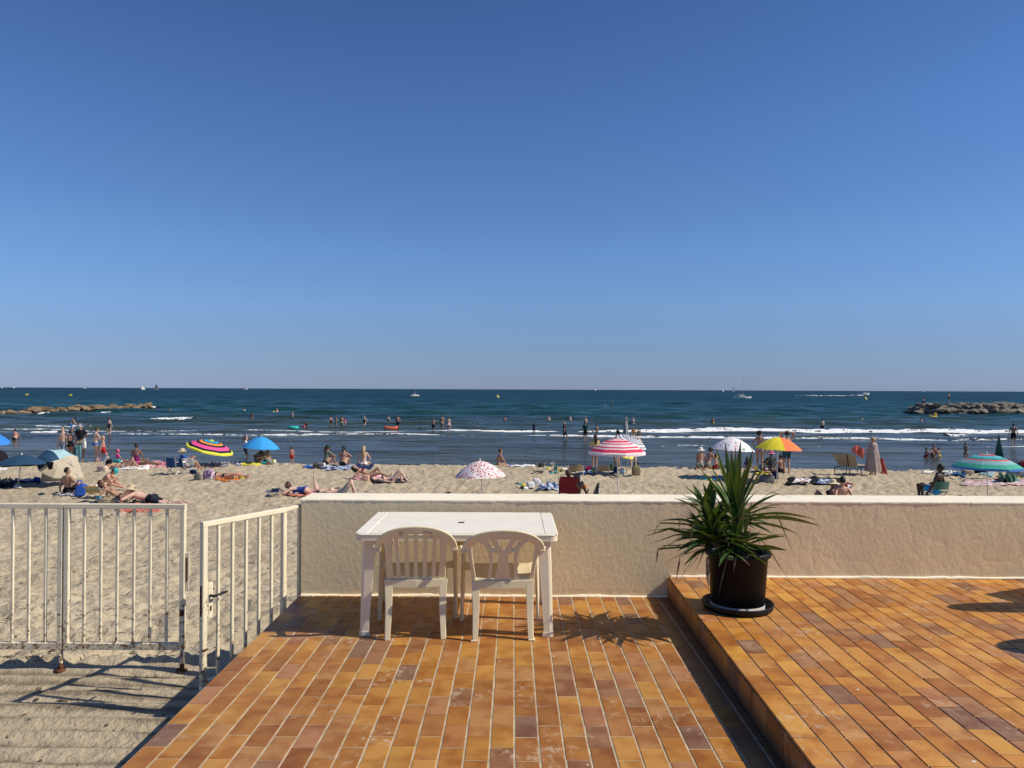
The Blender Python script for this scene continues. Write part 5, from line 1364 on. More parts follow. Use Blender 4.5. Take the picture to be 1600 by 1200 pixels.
# --- right water edge
bather('boy with bare back in the water behind the teal striped parasol', 1509, 713, 692, H=1.35, kind='walk', yaw=-1.2, skin='tan', hair='brown')
bather('bearded man in black shorts walking along the shallows at the right edge', 1583.5, 697.5, 662, H=1.80, kind='walk', yaw=-.5, skin='tan', hair='black', wear=[('swim_shorts', BLK)], detail=1)
for i, (lb, px, yw, yh, kw) in enumerate([
    ('woman in a black swimsuit sitting in the shallows between two children', 1457.5, 713, 693.5, dict(fem=True, skin='tan', hair='brown', style='bun', wear=[('swimsuit', BLK)], yaw=PI, H=1.65)),
    ('child in red trunks sitting in the shallows left of the woman in black', 1446, 713.5, 699, dict(skin='tan', hair='black', wear=[('swim_shorts', REDC)], yaw=-1.4, H=1.2)),
    ('child leaning over in the shallows right of the woman in black', 1468.5, 713, 701, dict(skin='tan', hair='brown', wear=[('swim_shorts', YEL)], yaw=1.2, H=1.15))]):
    p = bather(lb, px, yw, yh, kind='sit_knees', detail=1, **kw); p.location.z = SEA_Z-.06
# --- bathers: label, px, waterline row, head row, options
BAT = [
 ('swimmer with only the head showing, alone off the tip of the left breakwater', 265, 642, 637.5, dict(hair='black')),
 ('swimmer with only the dark head showing, left one of a close pair', 357, 640, 637, dict(hair='black')),
 ('swimmer with only the dark head showing, right one of a close pair', 363, 640, 637.5, dict(hair='black')),
 ('pale swimmer up to the ribs in the sea beyond the blue parasol', 382, 645.5, 638, dict(skin='pale', yaw=1)),
 ('woman with long black hair up to her hips in the sea', 393.5, 656, 645, dict(fem=True, skin='brown', hair='black', style='long')),
 ('swimmer throwing a small yellow ball in the sea', 433, 645.5, 638.5, dict(skin='red', hair='blond', yaw=1)),
 ('swimmer with only the face showing below the ball thrower', 429, 653, 650, dict(skin='red', hair='brown')),
 ('woman in black shorts and pale top wading above the turquoise ring', 457, 658, 643, dict(fem=True, skin='pale', hair='brown', wear=[('swim_shorts', BLK)], yaw=-1)),
 ('adult in black bending over a toddler by the turquoise ring', 475.5, 669, 655.5, dict(kind='bend', yaw=-.3, skin='tan', hair='black', wear=[('t_shirt', BLK)])),
 ('toddler in pink standing by the turquoise ring', 475, 669.5, 662, dict(H=.95, skin='tan', wear=[('t_shirt', PINKC)])),
 ('dark haired person in black standing at the left end of the group of four waders', 517, 667.5, 649, dict(fem=True, hair='black', wear=[('swimsuit', BLK)], yaw=1)),
 ('woman in a dark swimsuit wading, second of the group of four waders', 525.5, 667, 650, dict(fem=True, hair='brown', wear=[('swimsuit', NAVY)], yaw=2)),
 ('man with a bare back splashing, third of the group of four waders', 534, 668, 649.5, dict(skin='tan', hair='brown', wear=[('swim_shorts', KHAKI)])),
 ('small pale child held close, last of the group of four waders', 539, 664, 653.5, dict(H=1.1, skin='pale', wear=[('t_shirt', PINKC)])),
 ('woman in a black swimsuit with arms held out wading on her own', 569.5, 666.5, 650, dict(fem=True, skin='pale', wear=[('swimsuit', BLK)], kind='hip_one', yaw=3.0)),
 ('woman in black farther out behind the orange boat', 607, 660, 649, dict(fem=True, skin='pale', wear=[('swimsuit', BLK)])),
 ('man in black trunks standing beside the orange boat', 621.5, 669.5, 649, dict(skin='tan', wear=[('swim_shorts', BLK)], hr=(.34, .2, 1.0))),
 ('small child in pink sitting in the orange boat', 604.5, 669, 663.5, dict(H=1.0, kind='sit_legs', skin='tan', wear=[('t_shirt', PINKC)], yaw=-1)),
 ('swimmer with only the head above the surf, right of the orange boat', 656.5, 670.5, 667.5, dict(hair='black')),
 ('person in black with raised elbows, left of the three standing waders', 677, 671.5, 653, dict(kind='hips', fem=True, hair='brown', style='pony', wear=[('swim_shorts', BLK)])),
 ('tall man in pale shorts, middle of the three standing waders', 690.5, 670, 648.5, dict(H=1.82, skin='tan', hair='black', wear=[('swim_shorts', cloth((.35, .28, .22)))])),
 ('woman in a white and pink suit, right of the three standing waders', 701, 675, 651.5, dict(fem=True, skin='pale', style='bun', hair='auburn', wear=[('swimsuit', cloth((.75, .55, .55)))])),
 ('swimmer kicking up a splash just behind the breaker', 746, 668, 661.5, dict(skin='brown', kind='stand', hair='black', yaw=1)),
 ('swimmer with only the face showing, left of the bare backed bather', 780, 660, 657, dict(hair='brown')),
 ('bather with a bare back standing waist deep beyond the breaker', 788.5, 659.5, 650, dict(skin='tan', hair='black')),
 ('boy in a dark wetsuit standing in the foam', 834.5, 676, 660, dict(H=1.35, hair='black', wear=[('t_shirt', NAVY), ('swim_shorts', NAVY)])),
 ('bather in a dark shirt up to the chest', 842.5, 660, 654, dict(hair='black', wear=[('t_shirt', BLK)])),
 ('pair of bathers hugging, the one facing the beach', 857.5, 659.5, 650, dict(skin='pale', yaw=PI)),
 ('grey haired man in black shorts striding through the foam', 882, 686.5, 660, dict(H=1.7, kind='walk', yaw=-1.2, skin='tan', hair='blond', style='buzz', wear=[('swim_shorts', BLK), ('t_shirt', cloth((.10, .04, .04)))])),
 ('swimmer with bare shoulders turned to the beach, alone beyond the breaker', 891, 656.5, 650, dict(skin='pale', yaw=PI)),
 ('white capped bather directly behind the person in dark teal', 915, 664, 652, dict(skin='pale', hair='blond')),
 ('person in a dark teal swim shirt and shorts wading by the foam', 914.5, 690, 659.5, dict(hair='black', wear=[('t_shirt', cloth((.01, .06, .07))), ('swim_shorts', BLK)], detail=1)),
 ('swimmer with only the head showing, right of the white capped bather', 925.5, 655.5, 652, dict(skin='red', hair='brown')),
 ('child with black hair in the surf above the long haired woman', 932.5, 677, 664, dict(H=1.3, hair='black', skin='tan')),
 ('woman in a grey dress with a raised arm wading in the surf', 977.5, 679, 653, dict(fem=True, skin='pale', hair='blond', wear=[('dress', cloth((.36, .36, .34)))], hr=(.10, .1, 1.75))),
 ('bather in a pale swimsuit turned to the woman in the grey dress', 989, 665, 652, dict(fem=True, skin='pale', hair='blond', wear=[('swimsuit', GREYC)])),
 ('dark haired child behind the navy striped parasol', 998.5, 681, 669.5, dict(H=1.3, hair='black')),
 ('bather in yellow trunks leaning to one side behind the yucca', 1114.5, 663, 651.5, dict(skin='brown', hair='black', wear=[('swim_shorts', YEL)], N=(-.08, .05, 1.44))),
 ('swimmer with only the dark head showing, left of the yellow trunks', 1100.5, 661.5, 658.5, dict(hair='black')),
 ('man in black shorts standing in front of the big breaker', 1285, 672, 655, dict(skin='pale', hair='black', wear=[('swim_shorts', BLK)])),
 ('swimmer with bare shoulders alone to the right of the big breaker', 1346.5, 657, 651.5, dict(skin='pale', hair='black')),
 ('bather with hands held up to the face near the yellow duck', 1439.5, 661, 653, dict(fem=True, skin='pale', kind='arms_front', hair='brown')),
 ('swimmer with only the head showing, close beside the bather near the duck', 1445, 661.5, 658.5, dict(hair='black')),
 ('swimmer with only the head showing, right of the duck near the rocks', 1475, 650.5, 647.8, dict(hair='black')),
 ('swimmer with only the head showing, just below the one near the rocks', 1476, 656, 653, dict(hair='black')),
 ('swimmer with only the head showing, directly above the foam of the breaker', 1486.5, 670, 666.8, dict(hair='black')),
 ('swimmer shoulder deep in front of the breakwater, left of the last two', 1554.5, 657, 652.2, dict(hair='brown')),
 ('swimmer shoulder deep in front of the breakwater, rightmost', 1576, 656, 652.5, dict(hair='black')),
]
for (lb, px, yw, yh, kw) in BAT:
    kw = dict(kw); kw.setdefault('H', 1.68); kw.setdefault('skin', 'tan')
    bather(lb, px, yw, yh, **kw)
# ------------------------------------------------------------------ parasols
def basis(axis):
    a = unit(axis); x = V((1, 0, 0)); x = (x-a*x.dot(a)).normalized(); y = a.cross(x)
    return Matrix((x, y, a)).transposed()
def parasol(label, apex, rad, drop, base, bands, mats, axis=(0, 0, 1), n=8, gore=None, pole=WHITE_METAL, phase=0.2, fringe=None, pw=0.016, tipm=WHITE_METAL, base_plate=False):
    """apex and base in world; bands = list of (t_end, material index) from apex (0) to rim (1); gore = list of material per gore"""
    apex = V(apex); base = V(base)
    t = thing('parasol', label, 'parasol', base)
    A = basis(axis); o = apex-base
    rings = 16; per = 4; N = n*per; v = []; f = []; mi = []
    for i in range(rings+1):
        s = i/rings
        for k in range(N):
            a = 2*PI*(k/N)+phase; fr = (k % per)/per; sag = math.sin(PI*fr)
            rr = rad*s*(1-0.045*sag*s)
            z = -drop*(s**1.75)*(1+0.0*sag)-0.035*rad*sag*s*(1-s*.3)*0.6+0.03*rad*sag*s*s
            v.append(o+A @ V((rr*math.cos(a), rr*math.sin(a), z)))
    for i in range(rings):
        s = (i+.5)/rings
        b_ = 0
        for (te, m_) in bands or []:
            if s <= te: b_ = m_; break
        for k in range(N):
            f.append((i*N+k, (i+1)*N+k, (i+1)*N+(k+1) % N, i*N+(k+1) % N)); mi.append(gore[k//per] if gore else b_)
    if fringe is not None:
        b0 = len(v); s = 1.0
        for k in range(N):
            a = 2*PI*(k/N)+phase; fr = (k % per)/per; sag = math.sin(PI*fr); rr = rad*(1-0.045*sag)*1.004
            v.append(o+A @ V((rr*math.cos(a), rr*math.sin(a), -drop-0.05*rad*(1+.3*sag))))
        for k in range(N): f.append((rings*N+k, b0+k, b0+(k+1) % N, rings*N+(k+1) % N)); mi.append(fringe)
    me_o = mesh_obj('canopy', v, f, None, t, False, mats, mi)
    hub = o+A @ V((0, 0, -drop*0.95))
    part('pole', t, pole, lambda m: m.tube([V((0, 0, -.25)), hub*.5+o*0, o], pw, 8), True)
    part('tip', t, tipm, lambda m: m.tube([o-A @ V((0, 0, .01)), o+A @ V((0, 0, .045)), o+A @ V((0, 0, .075))], [.022, .018, .006], 8), True)
    for k in range(n):
        a = 2*PI*k/n+phase
        part('rib', t, METAL, lambda m: m.tube([o+A @ V((rad*s_*math.cos(a), rad*s_*math.sin(a), -drop*s_**1.75-.012)) for s_ in (.02, .35, .7, .98)], .004, 4))
    if base_plate: part('sand_anchor', t, WHITE_METAL, lambda m: m.lathe([(.0, .10), (.03, .08), (.10, .03), (.16, .01), (.16, -.02)], (0, 0, 0), 5))
    return t
def canopy_fit(x0, x1, y_ap, y_rim, Y):
    """width and drop in metres from photo pixels"""
    r = (x1-x0)/2/F_PX*Y; ap = at((x0+x1)/2, y_ap, Y)
    return ap, r
def cc(*c): return M(c, .8, .06, 'canopy_cloth', 5.0, .1)
navy_c = cc(.012, .05, .11); ltblue = cc(.33, .52, .55); beige_c = cc(.46, .40, .30)
def simple_parasol(label, px_ap, py_ap, x0, x1, y_rim, bx, by, **kw):
    b = G(bx, by); Y = b.y
    ap = at(px_ap, py_ap, Y); r = (x1-x0)/2/F_PX*Y
    hd = (y_rim-py_ap)/F_PX*Y
    return parasol(label, ap, r, max(hd-0.10*r*0, .12), b, **kw)
simple_parasol('navy parasol with white edge planted in the sand at the far left', 34, 711, -8, 71, 728, 26, 761, bands=[(1, 0)], mats=[navy_c], base_plate=True, pole=METAL, n=8, phase=.35, axis=(-.06, .1, 1))
simple_parasol('bright blue parasol with a pale seam standing left of the boy in red shorts', 409, 682.5, 377, 434, 700, 402, 723, bands=[(1, 0)], mats=[cc(.03, .30, .68)], pole=METAL, phase=.3, axis=(.08, 0, 1))
ST = [cc(.55, .72, .06), cc(.02, .36, .62), cc(.80, .27, .04), cc(.80, .08, .28), cc(.012, .012, .02), cc(.80, .78, .06)]
simple_parasol('tilted parasol striped green, blue, orange and pink with a yellow fringe', 331, 688, 294, 366, 701, 333, 728, bands=[(.12, 0), (.20, 4), (.30, 1), (.40, 4), (.52, 2), (.62, 4), (.82, 3), (.92, 4), (1, 5)], mats=ST, axis=(.27, -.04, 1), fringe=5, pole=METAL, phase=.1)
REDPRINT = pattern((.66, .62, .62), (.66, .62, .62), 1.0)
def make_redprint():
    m, n, l, b = base_mat('red_print_cloth'); c = coords(n)
    w = n.new('ShaderNodeTexVoronoi'); w.inputs['Scale'].default_value = 13.0
    mp = n.new('ShaderNodeMapping'); mp.inputs['Scale'].default_value = (1.0, 1.0, 1.9); l.new(c, mp.inputs[0]); l.new(mp.outputs[0], w.inputs['Vector'])
    r = ramp(n, [(0.0, (.45, .035, .03)), (.40, (.76, .70, .70))], 'CONSTANT'); l.new(w.outputs['Distance'], r.inputs[0]); l.new(r.outputs[0], b.inputs['Base Color']); setp(b, Roughness=.85)
    return m
simple_parasol('white parasol printed with small red marks, standing close behind the wall', 750, 720, 709, 791, 744, 755, 782, bands=[(1, 0)], mats=[make_redprint()], phase=.5, axis=(-.03, 0, 1))
PK = [cc(.72, .62, .62), cc(.62, .03, .09)]
bd = []
for i in range(8): bd += [((i*2+1)/16, 0 if i % 2 else 0), ((i*2+2)/16, 1)]
bd = [((i+1)/12, 1-i % 2) for i in range(12)]; bd[-1] = (1, 0)
simple_parasol('large parasol with pink and white stripes on a white pole', 964, 685, 918, 1010, 707, 967, 782, bands=bd, mats=PK, phase=.15, pw=.02, fringe=0)
NVS = [cc(.78, .78, .78), cc(.02, .03, .11)]
nb_ = G(977, 741); nap = at(991, 682, nb_.y)
parasol('tilted navy and white striped parasol behind the pink striped one', nap, 27/F_PX*nb_.y, .30, nb_, [((i+1)/14, i % 2) for i in range(14)], NVS, axis=(.42, -.25, 1), pole=METAL, phase=.4)
yb = G(974, 736); yap = at(968, 698, yb.y+.5)
parasol('small yellow edged parasol tucked under the pink striped one', yap, 27/F_PX*yb.y, .28, yb, [(.3, 0), (.45, 1), (.6, 0), (.78, 2), (1, 3)], [cc(.03, .06, .3), WHITEC, PINKC, cc(.82, .70, .10)], axis=(.28, -.1, 1), pole=METAL, fringe=3)
FLP = pattern((.06, .16, .16), (.76, .76, .76), 7.0, (.75, .45, .55))
def make_floral():
    m, n, l, b = base_mat('tropical_print'); c = coords(n)
    t = noise(n, l, c, 5.0, 2, .5, .8); r = ramp(n, [(0, (.10, .25, .22)), (.37, (.78, .78, .78)), (.60, (.78, .46, .58)), (.66, (.78, .78, .78))], 'CONSTANT'); l.new(t.outputs[0], r.inputs[0])
    l.new(r.outputs[0], b.inputs['Base Color']); setp(b, Roughness=.85); return m
simple_parasol('white parasol with a pink and green leaf print behind the yucca', 1146, 684, 1112, 1180, 703, 1149, 746, bands=[(1, 0)], mats=[make_floral()], phase=.3, axis=(.06, 0, 1))
YO = [cc(.80, .68, .03), cc(.85, .20, .06)]
simple_parasol('yellow parasol with two orange panels in front of the man with raised arms', 1217, 683, 1182, 1254, 702, 1213, 753, bands=None, gore=[1, 0, 0, 0, 0, 0, 0, 1], mats=YO, phase=-.85, axis=(.04, 0, 1), pole=WHITE_METAL)
TL_ = [cc(.03, .26, .30), cc(.62, .07, .05), cc(.10, .46, .48), cc(.02, .16, .30), cc(.22, .42, .44), cc(.04, .36, .26), cc(.05, .20, .55)]
simple_parasol('teal parasol with red rings and a blue fringe near the right edge', 1542, 709, 1494, 1591, 729, 1543, 783, bands=[(.14, 2), (.26, 1), (.34, 3), (.44, 2), (.54, 0), (.64, 1), (.84, 4), (1, 5)], mats=TL_, fringe=6, phase=.05, pole=METAL, pw=.012)
simple_parasol('bright blue parasol cut by the left edge near the waterline', -12, 676, -38, 15, 690, -14, 726, bands=[(1, 0)], mats=[cc(.03, .20, .62)], phase=.1, axis=(.22, -.1, 1))
# closed green parasol
cb_ = G(1561, 748); ct_ = at(1560, 681, cb_.y)-cb_
t = thing('closed_parasol', 'closed dark green parasol standing upright behind the teal one', 'parasol', cb_)
part('pole', t, DARK_METAL, lambda m: m.tube([(0, 0, -.2), (0, 0, ct_.z)], .02, 8), True)
def folded(m):
    rows = [(0, .02), (.06, .035), (.3, .075), (.6, .115), (.72, .14), (.76, .12)]; n = 24; v = []; f = []
    Z = ct_.z
    for (s, r) in rows:
        for k in range(n):
            a = 2*PI*k/n; rr = r*(1+.35*math.cos(a*8)*min(1, s*2)); v.append((rr*math.cos(a), rr*math.sin(a), Z*(1-s*.62/.76)+.02))
    for j in range(len(rows)-1):
        for k in range(n): f.append((j*n+k, (j+1)*n+k, (j+1)*n+(k+1) % n, j*n+(k+1) % n))
    m.add(v, f)
part('folded_canopy', t, cc(.008, .075, .06), folded)
part('tip', t, DARK_METAL, lambda m: m.tube([(0, 0, ct_.z), (0, 0, ct_.z+.10)], [.015, .004], 6))

# ------------------------------------------------------------------ shelters
sb = G(98, 757)
sh = thing('beach_shelter', 'beige beach shelter with a tilted pale blue and navy parasol roof', 'beach tent', sb)
def shl(px, py, dy=0.0): return at(px, py, sb.y+dy)-sb
roofc = shl(109, 719, -.1)
Ax = basis((.55, -.50, .75)); n_ = 8
rr_s = .62
rim = []
for k in range(n_):
    a = 2*PI*k/n_+.25; rim.append(roofc+V((-.35, 0, .02))+Ax @ V((rr_s*1.15*math.cos(a), rr_s*1.15*math.sin(a), -.20)))
gm = [navy_c, ltblue, beige_c]
order = [beige_c, ltblue, ltblue, navy_c, navy_c, beige_c, beige_c, beige_c]
for k in range(n_):
    a_, b_ = rim[k], rim[(k+1) % n_]
    v = []; f = []
    for i in range(5):
        s = i/4
        for j in range(3):
            e = a_.lerp(b_, j/2); p = (roofc+V((-.35, 0, .02))).lerp(e, s)+Ax @ V((0, 0, .14*math.sin(PI*s)-.03*math.sin(PI*j/2)*s)); v.append(p)
    for i in range(4):
        for j in range(2): f.append((i*3+j, i*3+3+j, i*3+4+j, i*3+1+j))
    mesh_obj('roof_panel', v, f, order[k], sh, True)
def quadsheet(name, pts, mat, parent, nx=6, ny=5, wr=.02, seed=0):
    a, b, c, d = [V(p) for p in pts]; v = []; f = []
    for j in range(ny+1):
        for i in range(nx+1):
            p = a.lerp(b, i/nx).lerp(d.lerp(c, i/nx), j/ny)
            w_ = wr*math.sin(i*1.9+j*.7+seed)*math.sin(PI*i/nx); v.append(p+V((w_*.3, w_, w_*.2)))
    for j in range(ny):
        for i in range(nx): f.append((j*(nx+1)+i, j*(nx+1)+i+1, (j+1)*(nx+1)+i+1, (j+1)*(nx+1)+i))
    return mesh_obj(name, v, f, mat, parent, True)
quadsheet('side_wall', [shl(63, 753), shl(94, 752, -.2), shl(84, 733, -.3), shl(69, 724)], beige_c, sh, seed=1)
quadsheet('side_wall', [shl(94, 752, -.2), shl(132, 745, .9), shl(118, 718, .7), shl(84, 730, -.3)], beige_c, sh, seed=2)
part('pole', sh, METAL, lambda m: m.tube([roofc, (roofc.x+.1, roofc.y+.5, 0)], .012, 6))
quadsheet('hanging_shirt', [shl(72, 722, -.75), shl(84, 722, -.75), shl(82, 733, -.8), shl(76, 734, -.8)], BLK, sh, wr=.05)
bt = G(-6, 716); tt_ = thing('pop_up_tent', 'black pop up tent with a green base cut by the left edge', 'beach tent', bt)
def dome(m, rx, ry, h, z0=0.0):
    n = 18; v = []; f = []
    for i in range(8):
        s = i/7*PI/2
        for k in range(n): a = 2*PI*k/n; v.append((rx*math.cos(s)*math.cos(a), ry*math.cos(s)*math.sin(a), z0+h*math.sin(s)))
    for i in range(7):
        for k in range(n): f.append((i*n+k, i*n+(k+1) % n, (i+1)*n+(k+1) % n, (i+1)*n+k))
    m.add(v, f)
part('dome', tt_, BLK, lambda m: dome(m, .50, .5, .55, .02)); part('groundsheet', tt_, cc(.05, .30, .10), lambda m: m.lathe([(0, .012), (.56, .012), (.56, .04)], (0, 0, 0), 18))
rt = G(1610, 743); t = thing('pop_up_tent', 'grey and dark red pop up tent cut by the right edge', 'beach tent', rt)
part('dome', t, cc(.34, .33, .31), lambda m: dome(m, .95, .6, .45)); part('roof_flap', t, cc(.22, .02, .03), lambda m: dome(m, .55, .5, .38, .28))

# ------------------------------------------------------------------ towels, bags, toys and chairs
def sheet_on_sand(name, label, cat, corners, mat, z=.012, nx=14, ny=8, wr=.012, seed=0, group=None):
    ps = [G(*c) for c in corners]; ctr = sum(ps, V((0, 0, 0)))/4
    o_p = V((ctr.x, ctr.y, ctr.z)); v = []; f = []
    for j in range(ny+1):
        for i in range(nx+1):
            p = ps[0].lerp(ps[1], i/nx).lerp(ps[3].lerp(ps[2], i/nx), j/ny)
            zz = float(sand_base(p.x, p.y)+sand_disp(np.array([p.x]), np.array([p.y]))[0]*.9)+z+wr*(1+math.sin(i*1.3+seed+j*.9))+wr*.8*math.sin(j*2.1+i*.4+seed)
            e_ = 0.03*math.sin(i*2.2+j*3.1+seed)*(i in (0, nx) or j in (0, ny))
            v.append(V((p.x+e_, p.y+e_, zz))-o_p)
    for j in range(ny):
        for i in range(nx): f.append((j*(nx+1)+i, j*(nx+1)+i+1, (j+1)*(nx+1)+i+1, (j+1)*(nx+1)+i))
    o = mesh_obj(name, v, f, mat, None, True); o.location = o_p
    md = o.modifiers.new('thick', 'SOLIDIFY'); md.thickness = .008
    return tag(o, label, cat, group)
def towel(label, corners, mat, **k): return sheet_on_sand('towel', label, 'towel', corners, mat, **k)
def pxq(x0, x1, y0, y1, sk=0): return [(x0, y1), (x1, y1-0), (x1+sk, y0), (x0+sk, y0)]
def stripes(cols, scale, axis='X'):
    key = ('st', tuple(cols), scale, axis)
    if key in _simple: return _simple[key]
    m, n, l, b = base_mat('striped_cloth'); c = coords(n); w = n.new('ShaderNodeTexWave'); w.wave_profile = 'SAW'; w.bands_direction = axis; w.inputs['Scale'].default_value = scale; l.new(c, w.inputs[0])
    r = ramp(n, [(i/len(cols), cl) for i, cl in enumerate(cols)], 'CONSTANT'); l.new(w.outputs['Fac'], r.inputs[0]); l.new(r.outputs[0], b.inputs['Base Color']); setp(b, Roughness=.9); _simple[key] = m
    return m
PATT_BW = pattern((.03, .03, .05), (.62, .62, .64), 9.0, (.10, .11, .16)); PATT_BL = pattern((.05, .10, .28), (.55, .60, .66), 8.0)
PATT_PK = pattern((.55, .10, .16), (.70, .50, .50), 9.0)
towel('white towel under the bare sunbather with the bent knee', pxq(172, 232, 728, 735, 3), WHITEC)
towel('pink and red towel under the long legs beside the blue chairs', pxq(205, 262, 723, 731, 2), PATT_PK)
towel('dark and white towel under the dark haired boy', pxq(84, 117, 770, 774, 3), PATT_BW)
towel('dark blue towel lying left of the beige shelter', pxq(18, 62, 750, 755, 6), NAVY, wr=.03)
towel('crumpled dark jacket on the sand by the navy parasol', pxq(-6, 21, 752, 762, 2), cloth((.03, .04, .05)), wr=.06)
towel('coral towel under the curly haired woman behind the gate', pxq(180, 250, 788, 800, 4), cloth((.55, .16, .11)))
towel('dark towel under the man in the straw hat', pxq(205, 262, 783, 789, 2), cloth((.03, .03, .04)))
towel('pale edged towel cut by the left edge of the photo', pxq(-12, 9, 731, 734, 2), WHITEC)
towel('grey patterned towel by the foot of the striped parasol pole', pxq(326, 357, 724, 729, 3), PATT_BW, wr=.03)
towel('pale towel lying between the striped parasol and the blue one', pxq(357, 376, 723, 727, 3), PATT_BL, wr=.03)
towel('bright yellow towel at the foot of the blue parasol', pxq(375, 406, 724, 727.5, 2), YEL)
towel('orange towel under the sunbather behind the beach bag', pxq(336, 372, 744, 751, 2), ORANGE)
towel('white and blue patterned towel under the trio', pxq(500, 552, 727, 734, 5), PATT_BL)
towel('navy towel under the long haired blonde woman', pxq(548, 580, 725, 733, 8), NAVY)
towel('blue towel with dark things, left of the trio', pxq(472, 492, 729, 731.5, 2), BLUEC)
towel('red and white towel under the woman in the maroon bikini', pxq(551, 592, 742, 749, 4), PATT_PK)
towel('dark patterned towel under the woman with raised knees', pxq(582, 634, 748, 755, 6), cloth((.04, .035, .05)))
towel('salmon towel under the woman in the blue swimsuit', pxq(440, 520, 771, 777, 4), cloth((.55, .20, .15)))
towel('long white towel at the waterline right of the woman in yellow', pxq(790, 835, 727, 730.5, 3), WHITEC, wr=.02)
towel('blue striped towel at the waterline near the white chair', pxq(828, 842, 726, 730, 2), stripes([(.10, .18, .35), (.6, .65, .7)], 3.0))
towel('pale blue sheet crumpled beside the red beach chair', pxq(840, 872, 759, 768, 4), PATT_BL, wr=.05)
towel('orange and white towel under the feet of the reader', pxq(905, 916, 758, 764, 2), ORANGE)
towel('white towel spread behind the beach bags', pxq(905, 925, 736, 740, 2), WHITEC)
towel('yellow and blue towel in the shade of the leaf print parasol', pxq(1086, 1112, 744, 750, 2), pattern((.05, .30, .40), (.62, .62, .06), 6.0))
towel('bright blue towel right beside the yellow and blue one', pxq(1113, 1136, 744, 750, 2), cloth((.03, .20, .42)))
towel('long black mat with folded clothes right of the yellow parasol', pxq(1228, 1312, 748, 758, 4), BLK, wr=.03, nx=20)
towel('white towel lying on the left half of the black mat', pxq(1238, 1264, 751, 757, 4), pattern((.45, .30, .30), (.74, .74, .74), 5.0), z=.06)
towel('blue and white towel lying on the right half of the black mat', pxq(1276, 1306, 752, 758.5, 2), PATT_BL, z=.06)
towel('crumpled patterned cloth right of the dark haired man', pxq(1300, 1331, 758, 763.5, 2), pattern((.35, .02, .02), (.10, .09, .09), 7.0, (.6, .6, .6)), wr=.05)
towel('thin white mat at the waterline left of the bags', pxq(1440, 1493, 736.5, 738.5, 2), WHITEC)
towel('dark blue towel in the row of things at the waterline right', pxq(1484, 1508, 738, 744, 3), cloth((.02, .08, .20)), wr=.03)
towel('white cloth crumpled between the camp chair and the blue towel', pxq(1476, 1487, 739, 744, 1), WHITEC, wr=.05)
towel('light blue towel right of the tan beach bag', pxq(1530, 1551, 738, 742, 3), cloth((.25, .42, .50)))
towel('long red and white striped blanket near the right edge', pxq(1500, 1605, 751, 759, 6), stripes([(.62, .50, .50), (.35, .06, .10), (.66, .60, .60)], 1.4, 'Y'), nx=24)
towel('green bundle of cloth on the striped blanket', pxq(1560, 1586, 746, 755, 2), cloth((.10, .20, .13)), wr=.10)
towel('small dark towel just behind the wall near the camp chair', pxq(1492, 1502, 775, 778, 1), NAVY)
towel('salmon hat shaped cloth at the feet of the blue chairs', pxq(268, 275, 739, 741, 1), cloth((.4, .3, .2)))
def sack(m, w, d, h, bulge=.12, seed=0, lean=0.0):
    r_ = random.Random(seed); n = 14; rows = 7; v = []; f = []
    for i in range(rows+1):
        s = i/rows; k_ = (1+bulge*math.sin(PI*s)-.12*s) if i < rows else .55
        for k in range(n):
            a = 2*PI*k/n; c_ = math.cos(a); s_ = math.sin(a); e = .55
            x = math.copysign(abs(c_)**e, c_)*w/2*k_; y = math.copysign(abs(s_)**e, s_)*d/2*k_
            v.append((x+lean*s*h+r_.uniform(-.012, .012), y+r_.uniform(-.012, .012), h*s*(1 if i < rows else .96)+r_.uniform(-.01, .01)))
    for i in range(rows):
        for k in range(n): f.append((i*n+k, i*n+(k+1) % n, (i+1)*n+(k+1) % n, (i+1)*n+k))
    f.append(tuple(range(n))[::-1]); f.append(tuple(rows*n+k for k in range(n)))
    m.add(v, f)
def bag(label, px, py, wpx, hpx, mat, handles=True, seed=0, hm=None, lean=0, d=None):
    g = G(px, py); s = g.y/F_PX; w, h = wpx*s, hpx*s
    t = thing('beach_bag', label, 'bag', g+V((0, 0, -.01)), random.Random(seed+5).uniform(-.4, .4))
    part('bag_body', t, mat, lambda m: sack(m, w, (d or w*.5), h, seed=seed, lean=lean), True)
    if handles:
        for sy in (-1, 1): part('handle', t, hm or mat, lambda m: m.tube([(-w*.22, sy*w*.16, h*.9), (-w*.16, sy*w*.18, h*1.25), (w*.16, sy*w*.18, h*1.25), (w*.22, sy*w*.16, h*.9)], .012, 6), True)
    return t
bag('royal blue bag standing beside the dark haired boy', 124, 774, 15, 19, cc(.02, .09, .42), lean=.25, seed=1)
bag('straw bag with bamboo handles behind the top rail of the gate', 170, 786, 30, 9, STRAW, seed=2, hm=M((.3, .18, .08), .6))
bag('patterned white and purple beach bag below the striped parasol', 326, 749, 17, 16, pattern((.30, .12, .30), (.60, .58, .58), 9.0), seed=3)
bag('grey beach bag squeezed between the dark cooler and the patterned bag', 309, 750, 11, 10, cc(.14, .14, .12), seed=4)
bag('pale cloth bag lying in front of the sunbather on the orange towel', 358, 748, 16, 7, cc(.45, .42, .34), handles=False, seed=5)
bag('black bag by the child in pink', 169, 726, 9, 9, BLK, seed=6, lean=.3)
bag('white bag leaning on the black one by the child in pink', 164, 724, 6, 11, WHITEC, seed=7, lean=.4, handles=False)
bag('pink and straw bag at the head of the bare sunbather', 161, 737, 17, 10, pattern((.50, .30, .28), (.60, .50, .38), 5.0), handles=False, seed=8)
bag('turquoise bag in front of the child in pink', 183, 723, 12, 6, TEALC, seed=9, handles=False)
bag('dark backpack with a yellow cloth beside the floral shirt woman', 494, 731, 9, 9, cc(.06, .06, .05), seed=10, handles=False)
